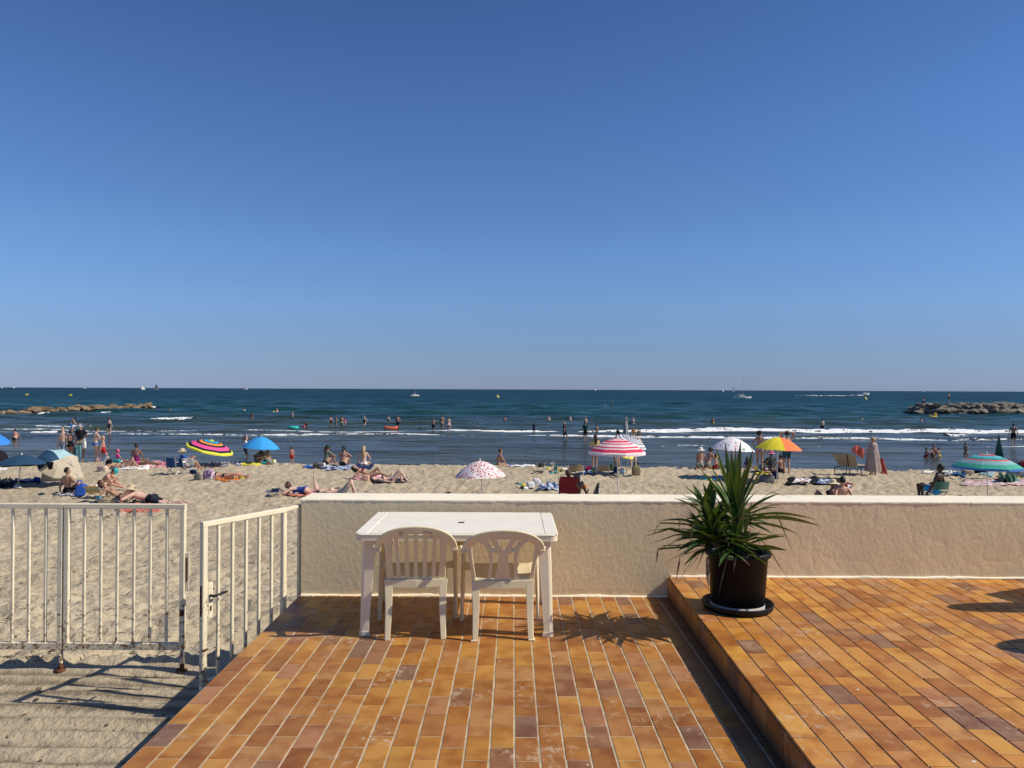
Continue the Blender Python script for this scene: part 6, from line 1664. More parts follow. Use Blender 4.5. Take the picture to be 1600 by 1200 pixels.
bag('white rumpled bag beside the dark backpack, left of the trio', 503, 731, 11, 9, pattern((.2, .2, .2), (.7, .7, .7), 6.0), seed=11, handles=False)
bag('striped red and orange pouch between the two women on the towels', 572, 751, 10, 10, stripes([(.65, .04, .06), (.75, .65, .55), (.75, .30, .05), (.72, .62, .5)], 5.0), seed=12, handles=False)
bag('dark cooler bag beside the right blue chair', 302, 741, 11, 8, NAVY, seed=13, handles=False)
bag('olive bag under the blue parasol', 405, 722, 10, 9, cc(.22, .19, .08), seed=14, handles=False)
bag('dark grey bag held between the pair under the blue parasol', 417, 722, 11, 9, cc(.06, .06, .06), seed=15)
bag('white bundle by the feet of the woman in the white top', 381, 723, 8, 8, WHITEC, seed=16, handles=False)
bag('small red shoe bag by the feet of the woman in the white top', 389, 724, 8, 4, MAROON, seed=17, handles=False)
bag('white plastic bag left of the red beach chair', 829, 762, 13, 10, M((.66, .66, .66), .5, .1), seed=18, handles=False)
bag('white plastic bag with a red top beside the other one', 841, 759, 11, 13, M((.70, .68, .68), .5, .1), seed=19, handles=False, lean=-.3)
bag('black shoulder bag draped on the left tan beach bag', 895, 737, 9, 9, BLK, seed=20)
bag('large woven basket with a dark rim by the navy parasol pole', 994, 742, 13, 16, cc(.20, .16, .09), seed=21, hm=BLK)
bag('dark blue bag beside the pink parasol pole', 962, 741, 7, 12, NAVY, seed=22, handles=False)
bag('light blue cloth bag right of the pink parasol pole', 972, 741, 8, 10, cc(.40, .52, .62), seed=23, handles=False)
bag('tan bag in front of the light blue cloth bag', 963, 745, 9, 6, cc(.30, .25, .17), seed=24, handles=False)
bag('large grey and black cooler bag under the yellow parasol', 1198, 754, 22, 13, cc(.13, .13, .14), seed=25, hm=BLK)
bag('navy backpack standing behind the cooler bag', 1211, 748, 9, 13, NAVY, seed=26, handles=False)
bag('small straw box bag left of the yellow parasol pole', 1199, 741, 6, 5, STRAW, seed=27, handles=False)
bag('tan round beach bag in the row at the waterline right', 1512, 740, 17, 7, cc(.36, .28, .20), seed=28, handles=False)
bag('black bag in the row at the waterline right', 1531, 738, 17, 6, BLK, seed=29, handles=False)
bag('blue backpack worn low behind the woman in the pink hat', 1189, 733, 5, 9, cc(.04, .12, .22), seed=30, handles=False)
bag('dark blue rolled bag at the end of the towel by the shelter', 58, 753, 10, 8, cc(.02, .07, .30), seed=31, handles=False)
bag('black hat shaped bag lying on the sand behind the wall', 700, 773, 8, 5, BLK, seed=32, handles=False)
def ball(label, px, py, r, m1, m2=None):
    g = G(px, py); s = g.y/F_PX; rr = r*s
    o = MB(); o.blob((0, 0, rr), (rr, rr, rr), None, 12, 10); q = o.build('ball', m1 if not m2 else m2, None, True); q.location = g
    tag(q, label, 'ball')
ball('yellow green ball beside the pair under the blue parasol', 428, 725, 3.6, ST[0], pattern((.55, .62, .10), (.75, .74, .60), 4.0))
ball('green and yellow ball behind the striped bags', 955, 734, 4.0, YEL, pattern((.05, .20, .06), (.62, .52, .05), 3.0))
def bucket(label, px, py, w, h, mat, name='bucket'):
    g = G(px, py); s = g.y/F_PX; r = w*s/2; hh = h*s
    t = thing(name, label, name.replace('_', ' '), g)
    part('bucket_body', t, mat, lambda m: m.lathe([(0, 0), (r*.72, 0), (r, hh), (r*1.06, hh), (r*.94, hh*.98), (r*.70, hh*.06), (0, hh*.06)], (0, 0, 0), 14), True)
    part('handle', t, mat, lambda m: m.tube([(r*math.cos(a), 0, hh+r*.9*math.sin(a)) for a in np.linspace(0, PI, 7)], .006, 5), True)
bucket('blue toy bucket behind the left tan beach bag', 911.5, 734, 5, 6, cc(.03, .10, .55)); bucket('pink toy bucket behind the tan bags', 920, 735, 10, 6, cc(.70, .05, .18)); bucket('small orange toy bucket behind the black shoulder bag', 905, 733, 5, 5, cc(.75, .35, .05))
bucket('clear plastic bucket at the waterline', 863.5, 730, 7, 6, M((.55, .60, .60), .3, .05)); bucket('green toy bucket in front of the clear one', 868, 736, 6, 7, cc(.02, .22, .17)); bucket('yellow toy bucket lying by the green one', 874, 736, 5, 3, cc(.75, .55, .03))
bucket('red toy bucket held by the girl in the blue shirt', 1162, 731, 8, 6, cc(.70, .04, .02)); bucket('lime green toy bucket by the digging child', 1127, 732, 10, 4, cc(.30, .65, .05)); bucket('small teal bucket right of the lime green one', 1134, 732, 3, 5, TEALC)
bucket('turquoise toy bucket under the blue parasol', 413, 725, 10, 3, cc(.03, .40, .50)); bucket('orange bottle shaped bucket under the blue parasol', 422.5, 724, 4, 8, cc(.75, .22, .03)); bucket('yellow bucket by the woman in the patterned bikini', 1181, 734, 5, 4, cc(.7, .55, .05))
g = G(797, 728); t = thing('toy_spade', 'light blue toy spade stuck upright beside the woman in yellow', 'spade', g)
part('blade', t, cc(.05, .42, .75), lambda m: m.box((0, 0, .12), (.11, .02, .16), bev=.008, rot=Matrix.Rotation(.25, 3, 'Y'))); part('shaft', t, cc(.05, .42, .75), lambda m: m.tube([(0, 0, 0), (-.03, 0, -.05)], .012, 6))
# backless things with frames
def camp_chair(label, px, py, wpx, hpx, rz, fab, frame=METAL, seat_h=.36, high=True, arms=True, cat='chair', name='camp_chair', back_solid=True, slant=.18):
    g = G(px, py); s = g.y/F_PX; w = wpx*s; h = hpx*s; hw = w/2; sh_ = min(seat_h, h*.5)
    t = thing(name, label, cat, g, rz)
    part('seat', t, fab, lambda m: m.box((0, .22, sh_), (w*.94, .44, .02), bev=.006))
    def bk(m):
        z0 = sh_+.0 if back_solid else h*.62
        v = []; f = []; nx = 8; nz = 6
        for j in range(nz+1):
            z = z0+(h-z0)*j/nz
            for i in range(nx+1):
                x = (i/nx-.5)*w*.96*(1-.10*(j/nz)**6); v.append((x, -slant*(z-sh_)-.05*(1-(2*i/nx-1)**2), z))
        b0 = len(v); v += [(a, b+.012, c) for a, b, c in v]
        for j in range(nz):
            for i in range(nx):
                a = j*(nx+1)+i; f.append((a, a+1, a+nx+2, a+nx+1)); f.append((b0+a, b0+a+nx+1, b0+a+nx+2, b0+a+1))
        m.add(v, f)
    part('backrest', t, fab, bk)
    for sx in (-1, 1):
        part('side_frame', t, frame, lambda m: m.tube([(sx*hw, .42, 0), (sx*hw, .02, sh_), (sx*hw, -slant*(h-sh_), h)], .012, 6))
        part('side_frame', t, frame, lambda m: m.tube([(sx*hw, -.02, 0), (sx*hw, .42, sh_)], .012, 6))
        if arms: part('armrest', t, frame, lambda m: m.tube([(sx*hw, -slant*.2, sh_+.2), (sx*hw, .36, sh_+.2), (sx*hw, .42, sh_)], .014, 6))
    return t
BLUECH = cc(.012, .06, .20)
camp_chair('left dark blue folding beach chair seen from behind', 267, 742, 17, 27, -.25, BLUECH, seat_h=.30, slant=.12)
camp_chair('right dark blue folding beach chair, the one with the reader', 283, 741, 14, 25, -.75, BLUECH, seat_h=.30, slant=.12)
camp_chair('red high-backed folding beach chair right behind the wall', 889, 784, 31, 40, -.12, cc(.20, .010, .018), DARK_METAL, seat_h=.26, slant=.22)
camp_chair('green camp chair holding the man with bright blue shorts', 1469, 786, 27, 34, .15, cc(.06, .15, .12), METAL, seat_h=.38, back_solid=False)
camp_chair('orange and green striped low beach seat next to the blue bag', 146, 776, 26, 17, -.2, stripes([(.55, .25, .12), (.20, .42, .30), (.60, .45, .10)], 2.0, 'Z'), METAL, seat_h=.12, arms=False, slant=.5)
camp_chair('left tan low beach chair with white legs in the heap of toys', 900, 742, 24, 15, .05, cc(.28, .22, .12), WHITE_METAL, seat_h=.16, arms=False)
camp_chair('right tan low beach chair with white legs in the heap of toys', 942, 742, 19, 15, .0, cc(.28, .22, .12), WHITE_METAL, seat_h=.16, arms=False)
camp_chair('small blue folding chair by the head of the woman in the blue swimsuit', 429, 776, 13, 14, .6, BLUECH, METAL, seat_h=.2, arms=False, slant=.9)
camp_chair('low dark chair with a white back post on the sand', 844, 741, 12, 18, .4, cc(.05, .05, .05), M((.62, .55, .42), .6), seat_h=.10, arms=False, slant=.3, back_solid=False)
camp_chair('light blue low box seat behind the gate rail', 155, 786, 12, 11, 0, cc(.10, .30, .45), DARK_METAL, seat_h=.2, arms=False)
g = G(933, 786); hgt = 32/F_PX*g.y
t = thing('towel_stand', 'grey towel hung on a white stick between the red chair and the pink parasol', 'towel', g)
part('stick', t, WHITE_METAL, lambda m: m.tube([(0.05, 0, -.2), (.05, 0, hgt)], .012, 6))
quadsheet('hung_towel', [(-.18, 0, .14), (.06, .0, .18), (.07, 0, hgt), (.0, 0, hgt-.02)], cloth((.12, .11, .13)), t, wr=.06)
# sun lounger
g = G(1326, 742); t = thing('sun_lounger', 'beige sun lounger with a raised back and black frame at the waterline', 'sun lounger', g, -.95)
LB = cc(.34, .28, .20)
part('mattress_sling', t, LB, lambda m: m.box((0, .62, .34), (.60, 1.25, .03), bev=.008))
quadsheet('raised_back', [(-.42, -.02, .36), (.42, -.02, .36), (.50, -.40, .86), (-.50, -.40, .86)], LB, t, wr=.01)
part('back_strut', t, DARK_METAL, lambda m: m.tube([(0.05, -.1, .36), (.16, -.41, .87)], .02, 6))
for sx in (-1, 1):
    part('side_rail', t, DARK_METAL, lambda m: m.tube([(sx*.31, -.55, .33), (sx*.31, 1.28, .33)], .018, 6))
    for yy in (-.5, .35, 1.2): part('leg', t, DARK_METAL, lambda m: m.tube([(sx*.31, yy, .33), (sx*.33, yy+.04, -.03)], .017, 6))
part('cross_rail', t, DARK_METAL, lambda m: m.tube([(-.31, 1.27, .33), (.31, 1.27, .33)], .016, 6))
# things in hands
g = at(1343, 707, wd.location.y-.1)
t = quadsheet('shaken_towel', [(-.52, 0, .10), (0, 0, -.28), (.06, 0, .12), (-.30, 0, .30)], cloth((.55, .13, .10)), None, wr=.10); t.location = g+V((.15, 0, 0)); tag(t, 'coral towel held out in the left hand of the woman in the long dress', 'towel')
g = at(1376, 728, wd.location.y-.05)
t = quadsheet('shaken_towel', [(-.02, 0, -.30), (.30, 0, -.36), (.10, 0, .32), (-.02, 0, .30)], cloth((.55, .12, .09)), None, wr=.08); t.location = g; tag(t, 'coral towel end hanging from the right hand of the woman in the long dress', 'towel')
g = at(131.5, 690, mcap.location.y-.16); t = bag('white tote bag hanging from the shoulder of the blue capped man', 131.5, 720, 6, 12, WHITEC, seed=40); t.location = g+V((0, 0, -.3))
t = quadsheet('held_towel', [(-.12, 0, -.45), (.14, 0, -.50), (.16, 0, .15), (-.10, 0, .10)], cloth((.22, .46, .46)), None, wr=.05); t.location = at(122, 700, mcap.location.y-.22); tag(t, 'pale turquoise towel held by the blue capped man', 'towel')
t = quadsheet('held_towel', [(-.12, 0, -.42), (.12, 0, -.40), (.10, 0, .20), (-.06, 0, .22)], cloth((.06, .14, .14)), None, wr=.05); t.location = at(117, 706, mcap.location.y-.14); tag(t, 'dark teal towel held beside the pale turquoise one', 'towel')
g = W(168.5, 672.5); o = MB(); o.lathe([(0, .02), (.13, .018), (.15, -.01), (.13, -.015)], (0, 0, 0), 16, mat=Matrix.Rotation(1.2, 3, 'X')); q = o.build('flying_disc', YEL, None, True); q.location = at(168.3, 672, g.y); tag(q, 'yellow disc held by the woman in the black swimsuit in the shallows', 'flying disc')
t = quadsheet('newspaper', [(-.22, 0, -.12), (.22, .05, -.12), (.24, .0, .16), (-.2, -.05, .18)], WHITEC, None, wr=.02); t.location = at(294, 722.5, ch_p.y-.05); tag(t, 'open white paper in front of the reader in the blue chair', 'newspaper')
t = quadsheet('magazine', [(-.10, 0, -.14), (.12, .03, -.14), (.12, .0, .15), (-.08, -.02, .15)], cloth((.18, .18, .20)), None, wr=.01); t.location = at(900.5, 749, red_p.y+.25); tag(t, 'grey magazine held by the reader in the red chair', 'magazine')
g = W(433, 645); o = MB(); o.blob((0, 0, 0), (.17, .17, .17), None, 10, 8); q = o.build('ball', YEL, None, True); q.location = at(427.5, 643.5, g.y-.2); tag(q, 'small yellow ball flying beside the swimmer', 'ball')

# ------------------------------------------------------------------ inflatables and boards
def ring(label, px, py, wpx, mat, name='inflatable_ring', lx=1.0, tube_r=.16):
    w = W(px, py); r = wpx*w.y/F_PX/2
    t = MB(); n = 22; k_ = 10; v = []; f = []; R_ = r-tube_r
    for i in range(n):
        a = 2*PI*i/n
        for j in range(k_):
            b = 2*PI*j/k_; v.append(((R_+tube_r*math.cos(b))*math.cos(a), (R_*.75+tube_r*math.cos(b))*math.sin(a), tube_r*math.sin(b)+tube_r*.6))
    for i in range(n):
        for j in range(k_): f.append((i*k_+j, ((i+1) % n)*k_+j, ((i+1) % n)*k_+(j+1) % k_, i*k_+(j+1) % k_))
    t.add(v, f); o = t.build(name, mat, None, True); o.location = w; tag(o, label, 'inflatable')
    return o
ring('turquoise inflatable ring floating beside the adult and toddler', 458.5, 669.5, 17, M((.02, .50, .42), .4, .05))
w = W(611, 671)
t = thing('inflatable_boat', 'small orange inflatable boat in front of the man in black trunks', 'boat', w+V((0, 0, .05)), .05)
ORB = M((.75, .12, .03), .4, .05)
def hullring(m, L, Wd, r):
    pts = [(L*math.cos(a)*(1 if abs(math.cos(a)) < .8 else 1.0), Wd*math.sin(a), r*.6+.10*abs(math.cos(a))**4) for a in np.linspace(0, 2*PI, 25)]
    m.tube(pts, r, 8, cap=False)
part('tube_hull', t, ORB, lambda m: hullring(m, .62, .32, .14), True); part('floor', t, ORB, lambda m: m.box((0, 0, .03), (1.1, .55, .03)))
w = W(1458, 655); DUCK = M((.78, .50, .02), .4, .04)
t = thing('inflatable_duck', 'yellow inflatable duck floating in front of the right breakwater', 'inflatable', w+V((0, 0, .16)), .2)
part('duck_body', t, DUCK, lambda m: hullring(m, .42, .36, .20), True)
part('duck_head', t, DUCK, lambda m: (m.blob((.38, 0, .62), (.21, .19, .20)), m.tube([(.36, 0, .25), (.38, 0, .5)], [.16, .13], 8)), True)
part('beak', t, M((.75, .22, .02), .4), lambda m: m.blob((.60, 0, .60), (.10, .08, .04)), True); part('tail', t, DUCK, lambda m: m.tube([(-.5, 0, .25), (-.66, 0, .45)], [.12, .03], 8), True)
w = W(953, 634.5)
t = thing('paddle_board', 'white paddle board far out on the open water', 'paddle board', w+V((0, 0, .12)))
def sup(m):
    n = 20; v = []; f = []
    for i in range(n+1):
        s = i/n*2-1; hw_ = .38*(1-abs(s)**3.2)**.6 if abs(s) < 1 else 0.01
        for (y, z) in ((-hw_, .10), (-hw_*.8, .0), (hw_*.8, 0), (hw_, .10), (0, .14)): v.append((s*1.6, y, z+.15*max(0, s-.6)))
    for i in range(n):
        for j in range(5): f.append((i*5+j, i*5+(j+1) % 5, (i+1)*5+(j+1) % 5, (i+1)*5+j))
    m.add(v, f)
part('board', t, M((.70, .70, .70), .4), sup)
person('person standing on the white paddle board far out', w+V((.4, 0, .12)), H=1.75, yaw=-1.4, skin='tan', hair='brown', wear=[('swim_shorts', BLK)], detail=0, kind='arms_front')
t = part('paddle', None, BLK, lambda m: (m.tube([(0, 0, .05), (.05, 0, 1.9)], .02, 6), m.box((0, 0, .0), (.18, .03, .4), bev=.01))); t.location = w+V((.15, -.2, 0)); tag(t, 'thin dark paddle of the paddle boarder', 'paddle')

# ------------------------------------------------------------------ boats and buoys
HULLW = M((.80, .78, .72), .35, .04, 'gelcoat'); SAILM = M((.74, .73, .70), .8, .04, 'sail_cloth')
def hull(m, L, B, fb, draft=.3, sheer=.25):
    n = 14; v = []; f = []
    for i in range(n+1):
        s = i/n; x = (s-.5)*L
        b = B/2*(min(1, (1-s)*2.6)**.6)*(0.82+.18*min(1, s*4)) if s < 1 else .02
        b = max(b, .02); z = fb*(1+sheer*(s**2))
        v += [(x+.06*L*(s > .9)*(s-.9)*10, -b, z), (x, -b*.86, 0), (x*.97, 0, -draft), (x, b*.86, 0), (x+.06*L*(s > .9)*(s-.9)*10, b, z)]
    for i in range(n):
        for j in range(4): f.append((i*5+j, i*5+j+1, (i+1)*5+j+1, (i+1)*5+j))
        f.append((i*5+4, i*5, (i+1)*5, (i+1)*5+4))
    f.append((0, 4, 3, 2, 1))
    m.add(v, f)
def sailboat(label, px, py, L, mast, rz, sails=None, cabin=True, far=False, name='sailboat', sm=SAILM, hm=HULLW, heel=0.0, Y=None):
    w = W(px, py) if Y is None else V((at(px, py, Y).x, Y, SEA_Z))
    t = thing(name, label, 'sailboat', w, rz); t.rotation_euler = (heel, 0, rz)
    part('hull', t, hm, lambda m: hull(m, L, L*.30, L*.085))
    mr_ = .05 if not far else .12
    if cabin:
        part('cabin', t, hm, lambda m: m.box((-L*.02, 0, L*.105), (L*.36, L*.17, L*.055), bev=L*.012))
        part('cabin_window', t, DARK_METAL, lambda m: m.box((-L*.02, 0, L*.112), (L*.26, L*.175, L*.018)))
        part('cockpit_canopy', t, cloth((.10, .09, .08)), lambda m: m.box((-L*.24, 0, L*.15), (L*.16, L*.20, L*.05), bev=L*.015))
        part('boom_cover', t, cloth((.55, .52, .46)), lambda m: m.tube([(L*.06, 0, L*.19), (-L*.30, 0, L*.185)], [L*.018, L*.012], 8))
        part('ladder', t, METAL, lambda m: m.tube([(-L*.5, 0, L*.10), (-L*.56, 0, 0)], L*.010, 5))
        part('stern_rail', t, METAL, lambda m: m.tube([(-L*.36, -L*.12, L*.10), (-L*.40, -L*.12, L*.16), (-L*.49, 0, L*.165), (-L*.40, L*.12, L*.16), (-L*.36, L*.12, L*.10)], .03, 5))
    part('mast', t, METAL, lambda m: m.tube([(L*.07, 0, L*.05), (L*.07, 0, mast)], [mr_*1.3, mr_], 6))
    part('stay', t, DARK_METAL, lambda m: m.tube([(L*.07, 0, mast*.88), (L*.50, 0, L*.12)], .018 if not far else .04, 4))
    part('stay', t, DARK_METAL, lambda m: m.tube([(L*.07, 0, mast), (-L*.49, 0, L*.12)], .012 if not far else .04, 4))
    if sails:
        def sl(m, pts):
            a, b, c = [V(p) for p in pts]; v = []; f = []; n = 5
            for i in range(n+1):
                for j in range(n+1):
                    p = a.lerp(b, j/n).lerp(c, i/n); p.y += .06*L*math.sin(PI*i/n)*math.sin(PI*j/n)+.02; v.append(p)
            for i in range(n):
                for j in range(n): f.append((i*(n+1)+j, i*(n+1)+j+1, (i+1)*(n+1)+j+1, (i+1)*(n+1)+j))
            m.add(v, f)
        part('mainsail', t, sm, lambda m: sl(m, [(-L*.40, .3, L*.16), (L*.05, 0, L*.16), (L*.06, 0, mast*.98)]))
        part('jib', t, sm, lambda m: sl(m, [(L*.12, .2, L*.14), (L*.50, 0, L*.12), (L*.09, 0, mast*.85)]))
    return t
sailboat('white sailing yacht with bare mast anchored right of centre', 1160, 622.3, 9.6, 13.0, .08)
sailboat('small white sailing boat seen bow on, anchored near the centre', 648.5, 618.6, 6.0, 9.0, .75)
for (lb, px, Y, L, ms, rz, mt) in [
    ('white leaning sail boat far left, the brighter of a close pair', 223.5, 1700, 9, 14, .9, SAILM), ('dark sailed boat just right of the white leaning sail', 244, 2100, 11, 17, .3, cloth((.05, .06, .07))),
    ('tiny white sail on the horizon at the left edge', 3, 4200, 9, 15, 1.0, SAILM), ('tiny white sail on the horizon left of the buoys', 22, 4200, 9, 15, 1.0, SAILM), ('tiny white boat on the horizon above the left breakwater', 132.5, 3000, 10, 13, .4, SAILM),
    ('tiny pale sail on the horizon right of centre', 930.5, 4000, 10, 16, .9, SAILM), ('small white sail on the horizon left of the anchored yacht', 1130, 2300, 9, 14, .9, SAILM), ('faint grey sail on the horizon close to the anchored yacht', 1146, 3000, 11, 17, .4, cloth((.35, .38, .42))),
    ('tiny white sail on the horizon above the right breakwater', 1443, 4200, 10, 15, .7, SAILM), ('tiny dark sail on the horizon above the right breakwater', 1503.5, 4200, 9, 14, .7, cloth((.15, .17, .20)))]:
    sailboat(lb, px, 610, L, ms, rz, True, False, True, sm=mt, Y=Y, heel=.10)
def motorboat(label, px, py, L, rz, Y=None):
    w = W(px, py) if Y is None else V((at(px, py, Y).x, Y, SEA_Z))
    t = thing('motorboat', label, 'motorboat', w+V((0, 0, .12*L*.3)), rz); t.rotation_euler = (0, -.06, rz)
    part('hull', t, HULLW, lambda m: hull(m, L, L*.32, L*.13, .3, .5))
    part('cabin', t, HULLW, lambda m: m.box((L*.02, 0, L*.19), (L*.34, L*.20, L*.11), bev=L*.02)); part('windscreen', t, DARK_METAL, lambda m: m.box((L*.06, 0, L*.20), (L*.28, L*.205, L*.045)))
motorboat('white speedboat racing to the right with a long wake', 1351, 617.7, 9.0, 0.05)
motorboat('tiny white motorboat on the horizon left of centre', 384, 608, 12, .2, Y=2300)
def buoy(label, px, py, tilt):
    w = W(px, py); t = thing('buoy', label, 'buoy', w); t.rotation_euler = tilt
    YB = M((.80, .62, .05), .45, .05)
    part('float', t, YB, lambda m: m.lathe([(0, -.5), (.55, -.35), (.72, 0), (.66, .25), (.35, .9), (.12, 1.35), (0, 1.38)], (0, 0, .15), 14), True); part('ring_band', t, WHITE_METAL, lambda m: m.lathe([(.735, -.03), (.74, .06), (.73, .10)], (0, 0, .1), 14))
buoy('yellow buoy farthest left on the open sea', 41, 617.8, (.2, 1.0, 0)); buoy('yellow buoy second from the left above the left breakwater', 109.3, 618.6, (.2, 1.0, 0)); buoy('pale yellow buoy near the middle of the sea', 778, 621.3, (0, -.3, 0)); buoy('pale yellow buoy just below the speedboat', 1352.6, 624.5, (0, -.2, 0))

# ------------------------------------------------------------------ breakwaters of boulders
def rock_mat(c1, c2, nm):
    m, n, l, b = base_mat(nm); p = wpos(n); oi = n.new('ShaderNodeObjectInfo')
    a = noise(n, l, p, 1.6, 5, .65); r = ramp(n, [(.3, c1), (.7, c2)]); l.new(a.outputs[0], r.inputs[0])
    rr = ramp(n, [(0, (.62, .62, .62)), (1, (1.3, 1.25, 1.2))]); l.new(oi.outputs['Random'], rr.inputs[0])
    c = mixc(n, l, 1.0, r.outputs[0], rr.outputs[0], 'MULTIPLY')
    sx = n.new('ShaderNodeSeparateXYZ'); l.new(p, sx.inputs[0]); mr = n.new('ShaderNodeMapRange'); mr.inputs['From Min'].default_value = SEA_Z+.25; mr.inputs['From Max'].default_value = SEA_Z+.55; l.new(sx.outputs['Z'], mr.inputs['Value'])
    c = mixc(n, l, mr.outputs[0], (.030, .028, .022), c)   # wet and weedy tide line
    l.new(c, b.inputs['Base Color']); setp(b, Roughness=.9)
    bump(n, l, noise(n, l, p, 5.0, 5, .7).outputs[0], .8, .08, b)
    return m
ROCK_L = rock_mat((.15, .11, .065), (.30, .225, .135), 'ochre_rock'); ROCK_R = rock_mat((.11, .10, .08), (.25, .225, .18), 'grey_rock')
def boulder(seed, mat):
    r_ = random.Random(seed); bm = bmesh.new()
    for _ in range(17):
        u = unit((r_.gauss(0, 1), r_.gauss(0, 1), r_.gauss(0, 1))); k_ = r_.uniform(.86, 1.08)
        bm.verts.new((u.x*k_*.5*1.25, u.y*k_*.5, u.z*k_*.5*.74))
    bmesh.ops.convex_hull(bm, input=bm.verts[:])
    bmesh.ops.delete(bm, geom=[x for x in bm.verts if not x.link_faces], context='VERTS')
    bmesh.ops.bevel(bm, geom=bm.edges[:], offset=.035, segments=1, affect='EDGES')
    me = bpy.data.meshes.new('rock'); bm.to_mesh(me); bm.free(); me.materials.append(mat); return me
def breakwater(label, path, rows, size, mat, seed, width):
    """path: list of (X, Y, top height above sea); boulders piled in rows along it"""
    r_ = random.Random(seed); meshes = [boulder(seed*50+i, mat) for i in range(12)]
    t = thing('breakwater', label, 'breakwater', (path[0][0], path[0][1], SEA_Z))
    org = t.location.copy(); total = 0; segs = []
    for a, b in zip(path[:-1], path[1:]):
        L = math.hypot(b[0]-a[0], b[1]-a[1]); segs.append((a, b, L)); total += L
    d = 0
    cnt = 0
    while d < total:
        q = d
        for (a, b, L) in segs:
            if q <= L: break
            q -= L
        s = min(q/L, 1); x = a[0]+(b[0]-a[0])*s; y = a[1]+(b[1]-a[1])*s; h = a[2]+(b[2]-a[2])*s
        for j in range(rows):
            fr = j/max(rows-1, 1); sz = size*r_.uniform(.75, 1.35)
            if h < .75*size and j > 1: continue
            z = SEA_Z-.15+min(fr*1.25, 1)*(h-.25*size)+r_.uniform(-.08, .08)*size
            o = bpy.data.objects.new('rock', r_.choice(meshes)); link(o, t)
            o.location = V((x+r_.uniform(-.35, .35)*size, y+(fr-.25)*width+r_.uniform(-.15, .15)*size, z))-org
            o.rotation_euler = (r_.uniform(-.35, .35), r_.uniform(-.30, .30), r_.uniform(-.5, .5)+PI*r_.randint(0, 1)); o.scale = (sz*r_.uniform(.95, 1.45), sz*r_.uniform(.9, 1.2), sz*r_.uniform(.8, 1.15)); cnt += 1
        d += size*.95*r_.uniform(.8, 1.15)
    # dark rubble core that closes the gaps
    core = MB(); v = []; f = []
    n = 30
    for i in range(n+1):
        q = total*i/n
        for (a, b, L) in segs:
            if q <= L+1e-6: break
            q -= L
        s = min(q/L, 1); x = a[0]+(b[0]-a[0])*s; y = a[1]+(b[1]-a[1])*s; h = max(a[2]+(b[2]-a[2])*s-.45*size, -.1)
        v += [V((x, y-.12*width, SEA_Z-.5))-org, V((x, y+.40*width, SEA_Z+h))-org, V((x, y+1.0*width, SEA_Z+h))-org, V((x, y+1.5*width, SEA_Z-.5))-org]
    for i in range(n):
        for k in range(3): f.append((i*4+k, i*4+k+1, (i+1)*4+k+1, (i+1)*4+k))
    core.add(v, f); tag(core.build('rubble_core', mat, t), kind='stuff')
    return t
def wl(px, py): q = W(px, py); return q.x, q.y
p = [(wl(1417, 647.0), .25), (wl(1430, 647.8), .9), (wl(1450, 648.6), 1.7), (wl(1475, 649), 2.25), (wl(1520, 649.3), 2.35), (wl(1600, 649.8), 2.35), (wl(1760, 650.5), 2.35)]
bwR = breakwater('tall breakwater of grey boulders cut by the right edge', [(a[0], a[1]+.8, h) for a, h in p], 4, 1.38, ROCK_R, 3, 4.2)
p = [(wl(-170, 657), 1.1), (wl(0, 650.6), 1.05), (wl(60, 647.6), 1.15), (wl(110, 645), 1.15), (wl(150, 643.2), 1.12), (wl(205, 641), 1.10), (wl(225, 640), 1.10), (wl(237, 640), .6)]
bwL = breakwater('long low breakwater of ochre boulders at the left', [(a[0], a[1]+.6, h) for a, h in p], 3, 1.45, ROCK_L, 4, 2.6)
def on_rock(label, px, yf, yh, **k):
    Y = wl(1475, 649)[1]+3.3
    g = at(px, yf, Y); person(label, g, H=(yf-yh)/F_PX*Y*1.18, detail=0, **k)
on_rock('person in dark shorts standing on the highest part of the right breakwater', 1483, 628.8, 616, skin='tan', hair='black', wear=[('swim_shorts', NAVY)], yaw=.5)
on_rock('reddish skinned person standing on the sloping left end of the breakwater', 1443, 633.5, 623.5, skin='red', hair='brown', wear=[('swim_shorts', MAROON)])
on_rock('person in blue shorts standing lowest at the tip of the breakwater', 1433.5, 637.5, 628, skin='tan', hair='brown', wear=[('swim_shorts', cloth((.03, .06, .22)))])

# ------------------------------------------------------------------ litter of twigs and stones on the sand
lit = MB(); r_ = random.Random(77)
def sandz(x, y): return float(sand_base(x, y)+sand_disp(np.array([x]), np.array([y]))[0])
def twig(x, y, L, a):
    z = sandz(x, y)+.004; dx, dy = math.cos(a)*L/2, math.sin(a)*L/2
    lit.tube([(x-dx, y-dy, z), (x, y, z+.010+L*.05), (x+dx, y+dy, z+.002)], [.003, .0045, .002], 5)
for _ in range(240): twig(r_.uniform(-4.6, -1.9), 6.45+abs(r_.gauss(0, .22)), r_.uniform(.02, .10), r_.uniform(-.8, .8))
for _ in range(260):
    y = r_.uniform(6.5, 16); twig(r_.uniform(-.72*y-.3, -.25*y), y, r_.uniform(.03, .12), r_.uniform(-1, 1))
for _ in range(70): twig(G(r_.uniform(115, 200), r_.uniform(803, 818)).x, G(150, r_.uniform(803, 818)).y, r_.uniform(.05, .2), r_.uniform(-.5, .5))
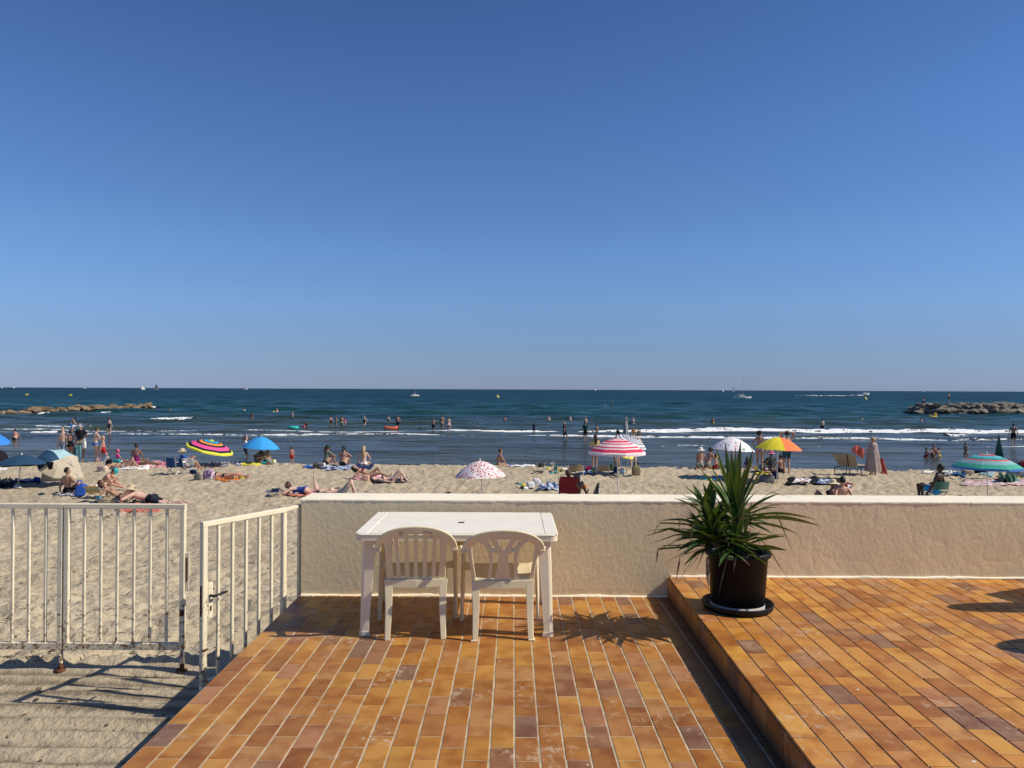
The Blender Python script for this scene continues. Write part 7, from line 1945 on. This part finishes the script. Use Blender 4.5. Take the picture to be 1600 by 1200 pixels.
for _ in range(40): twig(r_.uniform(-3.6, -1.9), r_.uniform(4.3, 6.2), r_.uniform(.01, .04), r_.uniform(-1, 1))
tag(lit.build('weed_and_twigs', M((.07, .05, .03), .9, .4, 'dry_weed', 30.0)), kind='stuff')
for (lb, px, py, a, L) in [('short piece of dark driftwood lying left on the raked sand', 59, 1076, 1.1, .06), ('brown pebble of wood lying below the left gate post', 98, 1093, .1, .065), ('crumpled dry leaf lying on the raked sand by the right gate post', 218, 1060, .15, .095), ('small dark stick left of the raised shade line', 57, 1091, .5, .03)]:
    d = pray(px, py); tt2 = (-.655-EYE)/d.z; x, y = d.x*tt2, d.y*tt2; z = sandz(x, y)
    o = MB(); o.tube([(-L/2*math.cos(a), -L/2*math.sin(a), .006), (0, 0, .014), (L/2*math.cos(a), L/2*math.sin(a), .008)], [.010, .014, .008], 7)
    q = o.build('driftwood', M((.11, .085, .06), .9, .3, 'driftwood', 40.0, .5), None, True); q.location = (x, y, z); tag(q, lb, 'driftwood')
# heaps of small belongings that read as clutter at the waterline
cl = MB(); r_ = random.Random(9); mats_c = [NAVY, WHITEC, REDC, YEL, TEALC, BLK]
def clutter(px0, px1, py0, py1, n, s0=.05, s1=.14):
    for _ in range(n):
        g = G(r_.uniform(px0, px1), r_.uniform(py0, py1)); s = r_.uniform(s0, s1)
        cl.blob((g.x, g.y, g.z+s*.25), (s, s*.8, s*.45), Matrix.Rotation(r_.uniform(0, 3), 3, 'Z'), 7, 5, r_.randrange(6))
for a in [(790, 845, 727, 731, 16), (845, 885, 733, 740, 16), (880, 905, 730, 736, 14), (915, 960, 733, 742, 22), (808, 830, 756, 766, 10), (1176, 1215, 733, 742, 16), (484, 520, 728, 733, 12), (330, 372, 722, 728, 14), (374, 432, 722, 726, 14), (182, 205, 719, 724, 12), (1455, 1482, 737, 742, 8), (1545, 1600, 745, 755, 12), (1265, 1330, 750, 760, 8), (370, 382, 745, 748, 5), (575, 640, 745, 755, 6)]: clutter(*a)
o = mesh_obj('small_belongings', cl.v, cl.f, None, None, True, mats_c, cl.m); tag(o, kind='stuff')
